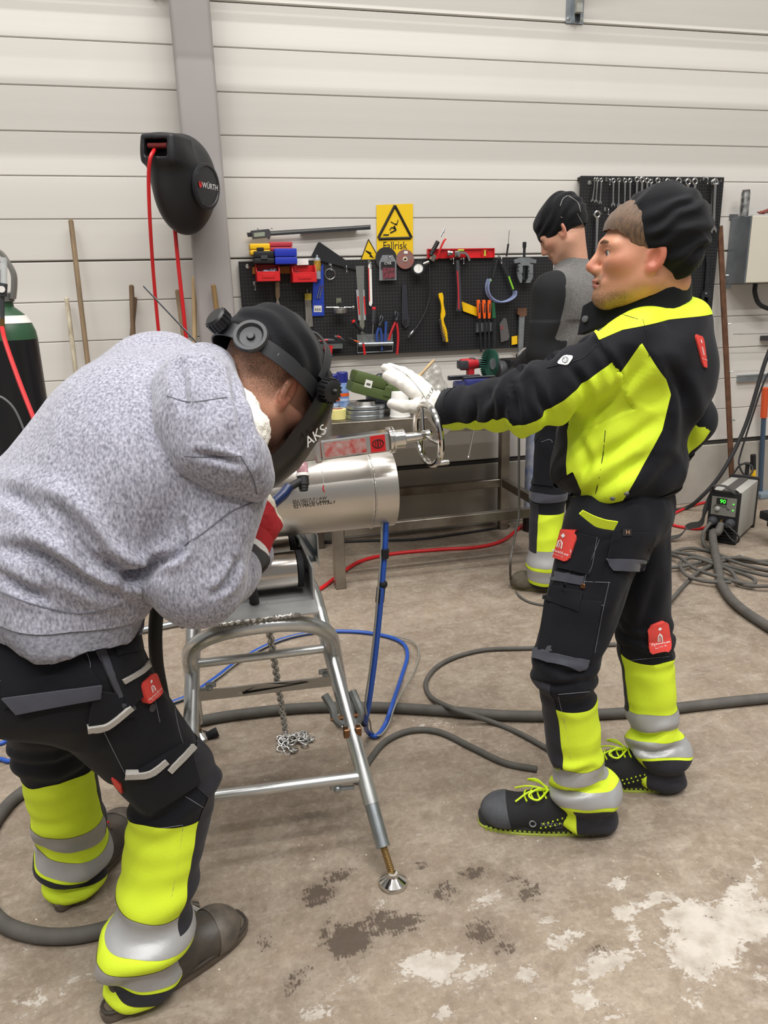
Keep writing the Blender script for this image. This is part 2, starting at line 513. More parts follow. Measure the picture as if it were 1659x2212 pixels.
bk = W(1240, 52, WALLY)
wall_bracket(bk.x, bk.z, 'galvanised bracket bolted to the wall above the wrench board')
bk2 = W(350, 5, WALLY)
wall_bracket(bk2.x-.02, bk.z, 'galvanised bracket at the top left beside the grey column')
RAILZ = bk.z+.46
for i, (dy, dz, rr) in enumerate(((-.30, 0, .009), (-.30, .04, .009), (-.62, .2, .06))):
    b = MB(); b.cyl((WX0, WALLY+dy, RAILZ+dz), (WX1, WALLY+dy, RAILZ+dz), rr, n=12)
    tag(b.build('service_pipe', M_zinc), ('lower thin service pipe running along the wall brackets', 'upper thin service pipe running along the wall brackets', 'thick service pipe above the wall brackets')[i], 'pipe', 'service pipes on the brackets')

# lamp housings of the hall lights
for lx in LAMP_X:
    for ly, lw in LAMP_ROWS:
        b = MB(); b.box((lx, ly, LAMP_Z+.04), (2.66, .1, .06), bev=.01)
        tag(b.build('hall_lamp', M_white), f'long white ceiling lamp, {("left", "middle", "right")[LAMP_X.index(lx)]} of the {("second row from the wall", "row nearest the wall", "row over the camera", "row behind the camera")[[r_[0] for r_ in LAMP_ROWS].index(ly)]}', 'lamp', 'hall ceiling lamps')
# ------------------------------------------------------------------ workbench
BX0, BX1, BY0, BY1, BZ = .575, 1.80, 3.452, 4.17, .848
t = thing('workbench', 'stainless steel workbench below the tool board', 'workbench', ((BX0+BX1)/2, (BY0+BY1)/2, 0))
b = MB(); b.box(((BX0+BX1)/2, (BY0+BY1)/2, BZ-.005), (BX1-BX0, BY1-BY0, .01), bev=.002)
b.box(((BX0+BX1)/2, BY0+.003, BZ-.045), (BX1-BX0, .006, .08)); b.box((BX0+.003, (BY0+BY1)/2, BZ-.045), (.006, BY1-BY0, .08)); b.box((BX1-.003, (BY0+BY1)/2, BZ-.045), (.006, BY1-BY0, .08))
b.build('worktop', M_dirty, t)
for x in (BX0+.03, BX1-.03):
    for y in (BY0+.03, BY1-.03):
        b = MB(); b.box((x, y, (BZ-.01)/2), (.055, .055, BZ-.01), bev=.004); b.build('leg', M_dirty, t)
for y in (BY0+.03, BY1-.03):
    b = MB(); b.box(((BX0+BX1)/2, y, .30), (BX1-BX0-.115, .04, .05), bev=.003); b.build('rail', M_dirty, t)
for x in (BX0+.03, BX1-.03):
    b = MB(); b.box((x, (BY0+BY1)/2, .30), (.04, BY1-BY0-.115, .05), bev=.003); b.build('rail', M_dirty, t)

# ------------------------------------------------------------------ pipe stand (folding trestle)
t = thing('pipe_stand', 'galvanised folding pipe stand with crossed tubular legs', 'pipe stand', (.11, 1.88, 0))
AL, AR, BR, BL = Vector((-.11, 2.29, 0)), Vector((.385, 2.235, 0)), Vector((.358, 1.487, 0)), Vector((-.149, 1.535, 0))
TZ = .645
AtL, AtR = Vector((-.085, 1.715, TZ)), Vector((.262, 1.715, TZ))
BtL, BtR = Vector((-.06, 2.06, TZ+.03)), Vector((.258, 2.06, TZ+.03))
TR = .0205
def foot_up(p): return p+Vector((0, 0, .07))
b = MB(); pts = fillet([foot_up(AL), AtL, AtR, foot_up(AR)], .17, 12); b.tube(pts, TR, 14); b.build('rear_frame', M_galv, t)
b = MB(); pts = fillet([BL+(BtL-BL)*.22, BtL, BtR, BR+(BtR-BR)*.22], .12, 10); b.tube(pts, TR, 14)
b.build('front_frame', M_galv, t)
for f0, top in ((BL, BtL), (BR, BtR)):
    d = (top-f0); b = MB(); b.cyl(f0+d*.1, f0+d*.30, .0185, n=14); b.lathe(f0+d*.1, d, [(-.002, .014), (0, .0195), (.004, .0195)], 14); b.build('leg_tube', M_zinc, t)
for f0, top in ((AL, AtL), (AR, AtR), (BL, BtL), (BR, BtR)):
    q = f0+Vector((0, 0, .022)); e_ = f0+(top-f0)*.12 if f0 in (BL, BR) else foot_up(f0)+Vector((0, 0, .01)); d = (e_-q).normalized()
    b = MB(); b.lathe(f0, (0, 0, 1), [(0, .034), (.006, .036), (.012, .034), (.026, .014), (.034, .012)], 24); b.build('foot', M_chrome, t)
    b = MB(); n_ = int((e_-q).length/.0025); b.lathe(q, d, [(i*.0025, .0085+(.0012 if i % 2 else 0)) for i in range(n_)], 10); b.lathe(q, d, [(.0, .013), (.012, .013)], 6); b.build('threaded_rod', M_brass, t)
# cross tubes
lo = .3
cL, cR = BL+(BtL-BL)*.3, BR+(BtR-BR)*.3
b = MB(); b.cyl(cL, cR, .0145, n=12); b.build('cross_tube', M_galv, t)
cL, cR = AL+(AtL-AL)*(.52/TZ), AR+(AtR-AR)*(.52/TZ)
cL2, cR2 = BL+(BtL-BL)*.70, BR+(BtR-BR)*.70
b = MB(); b.cyl(cL2, cR2, .0125, n=12); b.build('cross_tube', M_galv, t)
# perforated cross plate on the rear frame
pL, pR = AL+(AtL-AL)*.49, AR+(AtR-AR)*.49
ax = (pR-pL).normalized(); upv = (AtL-AL).normalized(); nn = ax.cross(upv).normalized()
w_ = (pR-pL).length
b = MB(); b.box((pL+pR)/2, (w_-.02, .085, .003), Matrix((ax, upv, nn)).transposed()); b.build('cross_plate', mat('satin_plate', '#c6c3bf', .5, .3, var=.15, vscale=6), t)
hole = pL+ax*(w_*.33)-upv*.008
b = MB(); b.prism(rrect(.03, .016, .0075), -nn*.0006, hole+nn*.0022, ax, upv); b.build('slot', mat('slot_light', '#d8d3ca', .6), t, smooth=0)
for q, s in ((pL+upv*.045, 1), (pR+upv*.06, -1), (BR+(BtR-BR)*.27+Vector((-.03, .02, -.01)), -1)):
    b = MB(); b.cyl(q, q+Vector((s*.045, .0, .004)), .006, n=8); b.box(q+Vector((s*.05, 0, .012)), (.03, .006, .018), bev=.003); b.ball(q+Vector((s*.045, 0, .004)), .011)
    b.build('wing_bolt', M_zinc, t)
# sheet metal tray
px0, px1, py0, py1, pz = -.055, .24, 1.70, 2.08, TZ+.022
b = MB()
b.box(((px0+px1)/2, (py0+py1)/2, pz), (px1-px0, py1-py0, .005)); b.box((px1, (py0+py1)/2+.04, pz+.045), (.005, py1-py0-.08, .09)); b.box((px0, (py0+py1)/2+.04, pz+.045), (.005, py1-py0-.08, .09))
b.build('tray', mat('tray_steel', '#b4b5b5', .45, .55, var=.2, vscale=7, rvar=.1), t)
b = MB(); b.tube([Vector((px0+.05+i*.005, py0-.002+.0025*math.sin(i*2.2), pz+.002+.001*math.sin(i*3.1))) for i in range(40)], [.005+.0016*math.sin(i*2.4) for i in range(40)], 7)
b.build('weld_bead', mat('weld', '#c9c7c2', .25, 1.0, bump=.8, bscale=300), t)
# end bracket of the tray
q = Vector((.262, 2.07, pz+.04))
b = MB()
b.box(q+Vector((0, 0, .03)), (.06, .004, .12)); b.box(q+Vector((.03, -.02, .01)), (.004, .05, .09)); b.box(q+Vector((-.012, -.03, -.02)), (.07, .05, .004)); b.cyl(q+Vector((-.035, -.01, .07)), q+Vector((.012, -.01, -.02)), .02, n=12)
b.build('end_bracket', M_zinc, t)
# rollers
for yy, zz in ((1.865, pz+.062), (2.01, pz+.062)):
    b = MB(); b.lathe((px0+.015, yy, zz), (1, 0, 0), [(0, .046), (.003, .05), (px1-px0-.05, .05), (px1-px0-.047, .046)], 28); r_ = b.build('roller', mat('roller_steel', '#bdb6ae', .2, 1.0, var=.1, vscale=5, stretch=(.3, 6, 6)), t)
    b = MB(); b.lathe((px1-.032, yy, zz), (1, 0, 0), [(0, .05), (.014, .05), (.018, .03), (.024, .012), (.03, .012)], 24); b.build('roller_hub', M_mblack, t)

# ------------------------------------------------------------------ big stainless pipe
PY, PZ, PR_ = 1.935, .915, .1095
t = thing('stainless_pipe', 'large stainless steel pipe lying across the pipe stand', 'pipe', (.1, PY, PZ-PR_))
mpipe = mat('pipe_steel', '#cfcac3', .33, 1.0, var=.1, vscale=4, stretch=(1, 3, 3), rvar=.06)
b = MB(); X1 = .487
b.lathe((-.42, PY, PZ), (1, 0, 0), [(0, PR_-.004), (0, PR_), (.835, PR_), (.8385, PR_-.0012), (.842, PR_), (X1+.42, PR_), (X1+.42, PR_-.004), (.5, PR_-.004), (0, PR_-.004)], 64, cap=False)
b.build('pipe_body', mpipe, t, smooth=50)
b = MB(); pts = [Vector((.424+.0006*math.sin(i*2.3), PY+PR_*math.cos(a), PZ+PR_*math.sin(a))) for i, a in enumerate(np.linspace(0, 2*math.pi, 120, endpoint=False))]
b.tube(pts, [.0028+.0006*math.sin(i*1.9) for i in range(120)], 6, close=True); b.build('weld_seam', mat('weld', '#c9c7c2'), t)
def on_pipe(px, py, lift=.0008):
    d = ray(px, py); A_ = d.y**2+d.z**2; oy, oz = -PY, CAMH-PZ; Bq = oy*d.y+oz*d.z; C_ = oy*oy+oz*oz-(PR_+lift)**2
    tt = (-Bq-math.sqrt(max(Bq*Bq-A_*C_, 0)))/A_
    return CAM+d*tt
def pipe_text(txt, px0_, py0_, px1_, py1_, size):
    vs, fs = text_mesh(txt, 1.0)
    xs = [v[0] for v in vs]; w = max(xs)-min(xs); x_ = min(xs)
    me = bpy.data.meshes.new('stamped_text'); o_ = absloc(t); vv = []
    for vx, vy in vs:
        u = (vx-x_)/w; vv.append(tuple(on_pipe(px0_+(px1_-px0_)*u, py0_+(py1_-py0_)*u-vy*size)-o_))
    me.from_pydata(vv, [], fs); link('stamped_text', me, M_print_k, t)
pipe_text('EN 10217-7 / AW', 633, 1084, 706, 1076, 9); pipe_text('20210219/1.4404', 633, 1090, 711, 1083, 9); pipe_text('02 / MADE IN ITALY', 635, 1096, 725, 1085, 9)
def pipe_line(pp, r, name, mt):
    b = MB(); b.tube(catmull([on_pipe(*q, lift=.0002) for q in pp], 4), r, 5); b.build(name, mt, t)
pipe_line([(695, 1015), (698, 1030), (699, 1046)], .0006, 'scribe_mark', M_print_w)
pipe_line([(699, 1048), (698, 1056), (701, 1063)], .0018, 'red_mark', M_red)
pipe_line([(590, 1031), (594, 1030), (598, 1023)], .0008, 'pen_mark', M_print_k)

# vertical branch pipe above it
bx = W(715, 900, 1.95).x-.088
t = thing('branch_pipe', 'upright stainless pipe section held over the big pipe', 'pipe', (bx, 1.95, PZ+PR_+.012))
zb = PZ+PR_+.012
b = MB(); b.lathe((bx, 1.95, zb), (0, 0, 1), [(.002, .084), (.0, .0875), (.16, .088), (.165, .085)], 48, cap=False); b.lathe((bx, 1.95, zb), (0, 0, 1), [(0, .085), (.165, .085)], 48, cap=False)
b.build('tube', mat('dull_pipe', '#b5b2ad', .38, 1.0, var=.08, vscale=4), t, smooth=60)
b = MB(); b.torus((bx, 1.95, zb+.002), (0, 0, 1), .087, .0022, 48, 6); b.build('rim', M_chrome, t)

# ------------------------------------------------------------------ clamp bar with handwheel
A_, B_ = W(586, 984, 1.80), W(838, 951, 1.80)
t = thing('pipe_clamp', 'square clamp bar with worn red paint and a chrome handwheel', 'clamp', (A_+B_)/2-Vector((0, 0, .1)))
ax = (B_-A_).normalized(); upz = (Vector((0, 0, 1))-ax*ax.z).normalized(); sd = ax.cross(upz)
RM = Matrix((ax, sd, upz)).transposed()
mid = A_+(B_-A_)*.36
b = MB(); b.box((mid+B_)/2, ((B_-mid).length, .046, .05), RM, bev=.004); b.build('outer_tube', M_chrome, t)
b = MB(); b.box((A_+mid)/2-upz*.002, ((mid-A_).length+.03, .038, .042), RM, bev=.003); b.build('inner_tube', M_steel, t)
b = MB(); b.box(mid+ax*.006, (.018, .054, .06), RM, bev=.004); b.box(mid-ax*.02+upz*.03, (.02, .05, .02), RM, bev=.003)
b.tube(catmull([mid-ax*.05+upz*.02+sd*-.01, mid-ax*.04+upz*.05, mid-ax*.0+upz*.055, mid+ax*.035+upz*.045], 5), .008, 8); b.build('collar', M_chrome, t)
mred = mat('worn_red_paint', '#b3241d', .5, .2, var=.9, vscale=50, col2='#b9aaa4')
b = MB(); b.box((mid+ax*.022+B_-ax*.062)/2+sd*.0232, ((B_-mid).length-.084, .0012, .036), RM); b.build('paint_strip', mred, t)
b = MB(); b.box((A_+mid)/2+sd*.0192-ax*.01, (.09, .0012, .026), RM); b.build('paint_strip', mat('faded_red_paint', '#a9847c', .5, .5, var=.8, vscale=40, col2='#b9aaa4'), t)
bd = B_-ax*.032+sd*.0238
b = MB(); b.box(bd, (.038, .0012, .042), RM); b.build('badge', M_red, t)
b = MB(); b.torus(bd+sd*.001, sd, .014, .0014, 24, 6, sx=.75); b.box(bd+sd*.001, (.003, .001, .018), RM); b.box(bd+sd*.001+ax*.006, (.002, .001, .012), RM); b.box(bd+sd*.001-ax*.006, (.002, .001, .012), RM); b.build('badge_emblem', mat('badge_dark', '#3a0d0d', .5), t)
b = MB(); b.lathe(B_, ax, [(0, .034), (.006, .034), (.006, .026), (.01, .026), (.01, .034), (.014, .034), (.014, .024), (.042, .024), (.044, .021), (.044, .013), (.09, .0125), (.092, .01)], 28); b.build('spindle', M_chrome, t)
hub = B_+ax*.088
wn = (ax+Vector((0, .12, .02))).normalized()
b = MB(); b.torus(hub+wn*.02, wn, .078, .0085, 40, 10); b.build('handwheel', M_chrome, t)
b = MB(); b.lathe(hub, wn, [(-.006, .012), (.022, .014), (.028, .01)], 16)
FM = fr(wn)
for k in range(3):
    a = R(90+120*k+10); e = FM @ Vector((math.cos(a), math.sin(a), 0))
    b.cyl(hub+wn*.008+e*.008, hub+wn*.02+e*.076, .0045, n=8)
b.build('spokes', M_chrome, t)
e = FM @ Vector((math.cos(R(-120)), math.sin(R(-120)), 0))
hk = min((FM @ Vector((math.cos(a), math.sin(a), 0)) for a in np.linspace(0, 6.28, 60)), key=lambda e: (Vector(W(940, 972, 1.8))-(hub+wn*.02+e*.078)).length)
b = MB(); b.lathe(hub+wn*.02+hk*.078, ax, [(0, .006), (.012, .006), (.014, .0065), (.046, .0075), (.049, .005)], 14); b.build('crank_grip', M_chrome, t)

# ------------------------------------------------------------------ TIG torch
t = thing('welding_torch', 'welding torch with dark blue handle and clear glass cup', 'torch', W(655, 1050, 1.76))
q0, q1 = W(652, 1000, 1.78), W(656, 1058, 1.75)
dv = (q1-q0).normalized()
b = MB(); b.lathe(q0, dv, [(0, .0135), (.004, .0145), (.028, .0145), (.03, .012)], 20); b.build('glass_cup', mat('pink_glass', '#b98f98', .08, 0, trans=.55), t)
b = MB(); b.lathe(q0+dv*.026, dv, [(0, .012), (.001, .0165), (.008, .0165), (.009, .012)], 20); b.build('gasket', M_white, t)
b = MB(); b.lathe(q0+dv*.034, dv, [(0, .0125), (.002, .0145), (.022, .0145), (.024, .012), (.03, .012), (.031, .0105), (.036, .0105)], 18); b.build('torch_head', M_rubber, t)
h0 = q0+dv*.042; h1 = W(612, 1068, 1.72); h2 = W(585, 1092, 1.68)
b = MB(); b.tube(catmull([h0, W(632, 1049, 1.74), W(622, 1055, 1.73)], 5), [.0095]*11, 12); b.build('neck', M_rubber, t)
b = MB(); b.tube([W(624, 1052, 1.735), h1, h2], [.0125, .0135, .0125], 12); b.build('handle', mat('navy_plastic', '#16264f', .3), t)


# ------------------------------------------------------------------ smooth solids for bodies and cloth (distance field + surface nets)
def npv(v): return np.array(tuple(v), dtype=np.float64)


def vnoise(P, seed=0):
    """smooth value noise in -1..1 for points P (n,3)"""
    I = np.floor(P).astype(np.int64); f = P-I; f = f*f*(3-2*f); o = np.zeros(len(P))
    for dx in (0, 1):
        for dy in (0, 1):
            for dz in (0, 1):
                h = (I[:, 0]+dx)*374761393+(I[:, 1]+dy)*668265263+(I[:, 2]+dz)*2147483647+seed*144665
                h = (h ^ (h >> 13))*1274126177 & 0x7fffffff; h = (h ^ (h >> 16)) & 0xffff
                o += (h/32767.5-1)*(f[:, 0] if dx else 1-f[:, 0])*(f[:, 1] if dy else 1-f[:, 1])*(f[:, 2] if dz else 1-f[:, 2])
    return o


class SDF:
    def __init__(s): s.p = []

    def _add(s, fn, lo, hi, k, op):
        s.p.append((fn, np.asarray(lo), np.asarray(hi), k, op)); return s

    def cone(s, a, b, ra, rb, k=.02, flat=None, op='u'):
        a, b = npv(a), npv(b); ab = b-a; L2 = max(ab@ab, 1e-12); r = max(ra, rb)*1.0
        fa = (npv(Vector(flat[0]).normalized()), flat[1]) if flat else None
        def fn(P):
            d = P-a; t_ = np.clip((d@ab)/L2, 0, 1); q = d-t_[..., None]*ab
            if fa is not None: q = q+(q@fa[0])[..., None]*fa[0]*(fa[1]-1)
            return np.sqrt((q*q).sum(-1))-(ra+(rb-ra)*t_)
        e = r*(1/min(1, fa[1]) if fa else 1)
        return s._add(fn, np.minimum(a, b)-e, np.maximum(a, b)+e, k, op)

    def chain(s, pts, rad, k=.02, flat=None):
        for i in range(len(pts)-1):
            s.cone(pts[i], pts[i+1], rad[i], rad[i+1], k, flat)
        return s

    def ell(s, c, r, rot=None, k=.02, op='u'):
        c = npv(c); r = np.asarray(r if hasattr(r, '__len__') else (r, r, r), float)
        Rm = np.array(rot) if rot is not None else np.eye(3)
        def fn(P):
            q = (P-c)@Rm
            k0 = np.sqrt(((q/r)**2).sum(-1)); k1 = np.sqrt(((q/r**2)**2).sum(-1))
            return k0*(k0-1)/np.maximum(k1, 1e-9)
        m_ = np.abs(Rm)@r
        return s._add(fn, c-m_, c+m_, k, op)

    def box(s, c, half, rot=None, rnd=.01, k=.01, op='u'):
        c = npv(c); h_ = np.asarray(half, float)-rnd; Rm = np.array(rot) if rot is not None else np.eye(3)
        def fn(P):
            q = np.abs((P-c)@Rm)-h_
            return np.sqrt((np.maximum(q, 0)**2).sum(-1))+np.minimum(q.max(-1), 0)-rnd
        m_ = np.abs(Rm)@np.asarray(half, float)
        return s._add(fn, c-m_, c+m_, k, op)

    def plane(s, p, n, k=.004):
        """cut away the side n points to"""
        p, n = npv(p), npv(Vector(n).normalized())
        s.p.append((lambda P: (P-p)@n, None, None, k, 'i')); return s

    def mesh(s, h, smooth=1):
        los = [p[1] for p in s.p if p[4] == 'u']; his = [p[2] for p in s.p if p[4] == 'u']
        lo = np.min(los, 0)-3*h; hi = np.max(his, 0)+3*h
        n = np.ceil((hi-lo)/h).astype(int)+1
        ax = [lo[i]+h*np.arange(n[i]) for i in range(3)]
        G = np.full(n, .3, dtype=np.float32)
        for fn, a, b, k, op in s.p:
            if a is None: sl = (slice(None),)*3
            else:
                mg = max(k, .03)+2*h
                i0 = np.maximum(np.floor((a-mg-lo)/h).astype(int), 0); i1 = np.minimum(np.ceil((b+mg-lo)/h).astype(int)+1, n)
                sl = tuple(slice(i0[i], i1[i]) for i in range(3))
            P = np.stack(np.meshgrid(ax[0][sl[0]], ax[1][sl[1]], ax[2][sl[2]], indexing='ij'), -1)
            d = fn(P); g = G[sl]
            if op == 'u':
                hh = np.maximum(k-np.abs(g-d), 0)/max(k, 1e-9); G[sl] = np.minimum(g, d)-hh*hh*k*.25
            else:
                dd = -d if op == 's' else d
                hh = np.maximum(k-np.abs(g-dd), 0)/max(k, 1e-9); G[sl] = np.maximum(g, dd)+hh*hh*k*.25
        S = G < 0
        c8 = [S[i:n[0]-1+i, j:n[1]-1+j, l:n[2]-1+l] for i in (0, 1) for j in (0, 1) for l in (0, 1)]
        cnt = sum(c.astype(np.int8) for c in c8)
        act = (cnt > 0) & (cnt < 8); idx = np.argwhere(act)
        vid = np.full(act.shape, -1, dtype=np.int64); vid[act] = np.arange(len(idx))
        off = np.array([(i, j, l) for i in (0, 1) for j in (0, 1) for l in (0, 1)])
        val = np.stack([G[idx[:, 0]+o[0], idx[:, 1]+o[1], idx[:, 2]+o[2]] for o in off], 1)
        acc = np.zeros((len(idx), 3)); num = np.zeros(len(idx))
        for a in range(8):
            for b_ in range(a+1, 8):
                if np.abs(off[a]-off[b_]).sum() != 1: continue
                cr = (val[:, a] < 0) != (val[:, b_] < 0); t_ = np.where(cr, val[:, a]/np.where(cr, val[:, a]-val[:, b_], 1), 0)
                acc += np.where(cr[:, None], off[a]+t_[:, None]*(off[b_]-off[a]), 0); num += cr
        V = lo+h*(idx+acc/num[:, None])
        Q = []
        for a in range(3):
            u, w = (a+1) % 3, (a+2) % 3
            s0 = [slice(None)]*3; s0[a] = slice(0, n[a]-1); s1 = [slice(None)]*3; s1[a] = slice(1, n[a])
            ed = S[tuple(s0)] != S[tuple(s1)]; fwd = S[tuple(s0)]
            e = np.argwhere(ed); e = e[(e[:, u] > 0) & (e[:, w] > 0) & (e[:, u] < n[u]-1) & (e[:, w] < n[w]-1)]
            if not len(e): continue
            def cid(du, dw):
                q = e.copy(); q[:, u] -= du; q[:, w] -= dw; return vid[q[:, 0], q[:, 1], q[:, 2]]
            q = np.stack([cid(1, 1), cid(0, 1), cid(0, 0), cid(1, 0)], 1)
            fl = ~fwd[e[:, 0], e[:, 1], e[:, 2]]; q[fl] = q[fl][:, ::-1]
            Q.append(q)
        Q = np.concatenate(Q); Q = Q[(Q >= 0).all(1)]
        F = np.concatenate([Q[:, [0, 1, 2]], Q[:, [0, 2, 3]]])
        c_ = V.mean(0)
        if np.einsum('ij,ij->i', V[F[:, 0]]-c_, np.cross(V[F[:, 1]]-c_, V[F[:, 2]]-c_)).sum() < 0: F = F[:, ::-1].copy()
        for _ in range(smooth): V = lap(V, F)
        return V, F


def lap(V, F, lam=.5):
    E_ = np.concatenate([F[:, [0, 1]], F[:, [1, 2]], F[:, [2, 0]]]); E_ = np.concatenate([E_, E_[:, ::-1]])
    n = len(V); c = np.bincount(E_[:, 0], minlength=n)[:, None]
    A = np.stack([np.bincount(E_[:, 0], V[E_[:, 1], i], minlength=n) for i in range(3)], 1)/np.maximum(c, 1)
    return V+(A-V)*lam*(c > 0)


def vnormals(V, F):
    fn = np.cross(V[F[:, 1]]-V[F[:, 0]], V[F[:, 2]]-V[F[:, 0]]); N = np.zeros_like(V)
    for i in range(3):
        for j in range(3): N[:, j] += np.bincount(F[:, i], fn[:, j], minlength=len(V))
    return N/np.maximum(np.linalg.norm(N, axis=1), 1e-12)[:, None]


def split(V, F, N, g):
    """cut a triangle mesh along g=0: returns (positive part, negative part), each (V,F,N,g-free)"""
    g = np.where(np.abs(g) < 1e-7, 1e-7, g); pos = g > 0
    E_ = np.concatenate([F[:, [0, 1]], F[:, [1, 2]], F[:, [2, 0]]]); E_ = np.sort(E_, 1)
    ce = E_[pos[E_[:, 0]] != pos[E_[:, 1]]]
    out = []
    if len(ce):
        ce = np.unique(ce, axis=0); t_ = g[ce[:, 0]]/(g[ce[:, 0]]-g[ce[:, 1]])
        nv = V[ce[:, 0]]+(V[ce[:, 1]]-V[ce[:, 0]])*t_[:, None]; nn = N[ce[:, 0]]+(N[ce[:, 1]]-N[ce[:, 0]])*t_[:, None]
        n0 = len(V); key = {(int(a), int(b)): n0+i for i, (a, b) in enumerate(ce)}
        V2 = np.concatenate([V, nv]); N2 = np.concatenate([N, nn/np.maximum(np.linalg.norm(nn, axis=1), 1e-9)[:, None]])
    else: V2, N2, key = V, N, {}
    pc = pos[F].sum(1); FP = [F[pc == 3]]; FN = [F[pc == 0]]; lp, ln = [], []
    ek = lambda a, b: key[(a, b) if a < b else (b, a)]
    for f, c in zip(F[(pc == 1) | (pc == 2)].tolist(), pc[(pc == 1) | (pc == 2)].tolist()):
        want = c == 1
        for i in range(3):
            if pos[f[i]] == want: break
        a, b, d = f[i], f[(i+1) % 3], f[(i+2) % 3]; ab, ad = ek(a, b), ek(a, d)
        one, two = [(a, ab, ad)], [(ab, b, d), (ab, d, ad)]
        (lp if want else ln).extend(one); (ln if want else lp).extend(two)
    if lp: FP.append(np.array(lp)); FN.append(np.array(ln))
    for L_ in (FP, FN):
        FF = np.concatenate(L_) if L_ else np.zeros((0, 3), int)
        used, inv = np.unique(FF, return_inverse=True)
        out.append((V2[used], inv.reshape(-1, 3), N2[used], used))
    return out


def soft_obj(name, V, F, mt, parent, N=None, attrs=None):
    me = bpy.data.meshes.new(name)
    off = npv(absloc(parent)) if parent is not None else npv(((V.min(0)+V.max(0))/2)[:2].tolist()+[V[:, 2].min()])
    me.from_pydata((V-off).tolist(), [], F.tolist())
    me.shade_smooth()
    if N is not None: me.normals_split_custom_set_from_vertices(N.tolist())
    for k, a in (attrs or {}).items():
        at = me.attributes.new(k, 'FLOAT', 'POINT'); at.data.foreach_set('value', np.ascontiguousarray(a, dtype=np.float32))
    o = link(name, me, mt, parent)
    if parent is None: o.location = off
    return o


def limb(V, pts, fwd):
    """coordinates along a bent limb: metres from its start, angle around (0 = fwd), distance"""
    fwd = npv(Vector(fwd).normalized()); best = None; s0 = 0
    for i in range(len(pts)-1):
        a, b = npv(pts[i]), npv(pts[i+1]); ab = b-a; L_ = np.linalg.norm(ab); u = ab/L_
        d = V-a; t_ = d@u
        if i > 0: t_ = np.maximum(t_, 0)
        if i < len(pts)-2: t_ = np.minimum(t_, L_)
        q = d-t_[:, None]*u; r = np.linalg.norm(q, axis=1)
        f = fwd-u*(fwd@u); f /= np.linalg.norm(f); w = np.cross(u, f)
        ang = np.arctan2(q@w, q@f); s_ = s0+t_
        if best is None: best = [s_, ang, r]
        else:
            m_ = r < best[2]
            for j, x in enumerate((s_, ang, r)): best[j] = np.where(m_, x, best[j])
        s0 += L_
    return best


def poly_field(P2, poly):
    """signed distance (positive inside) of 2-D points to a polygon"""
    poly = np.asarray(poly, float); n = len(poly); d = np.full(len(P2), 1e9); ins = np.zeros(len(P2), bool)
    for i in range(n):
        a, b = poly[i], poly[(i+1) % n]; e = b-a; w = P2-a
        t_ = np.clip((w@e)/(e@e), 0, 1); q = w-t_[:, None]*e; d = np.minimum(d, (q*q).sum(1))
        c = (a[1] > P2[:, 1]) != (b[1] > P2[:, 1])
        ins ^= c & (P2[:, 0] < (b[0]-a[0])*(P2[:, 1]-a[1])/np.where(c, b[1]-a[1], 1)+a[0])
    d = np.sqrt(d); return np.where(ins, d, -d)


def proj_np(V):
    """photo pixel of world points"""
    d = V-npv(CAM); z = d@npv(CF)
    return np.stack([829.5+FPX*(d@npv(CR))/z, 1106-FPX*(d@npv(CU))/z], 1)


def components(V, F, N):
    if not len(F): return []
    lab = np.arange(len(V))
    for _ in range(400):
        m_ = lab[F].min(1); new = lab.copy()
        for i in range(3): np.minimum.at(new, F[:, i], m_)
        new = new[new]
        if (new == lab).all(): break
        lab = new
    out = []
    for c in np.unique(lab[F[:, 0]]):
        FF = F[lab[F[:, 0]] == c]; used, inv = np.unique(FF, return_inverse=True); out.append((V[used], inv.reshape(-1, 3), N[used]))
    return out


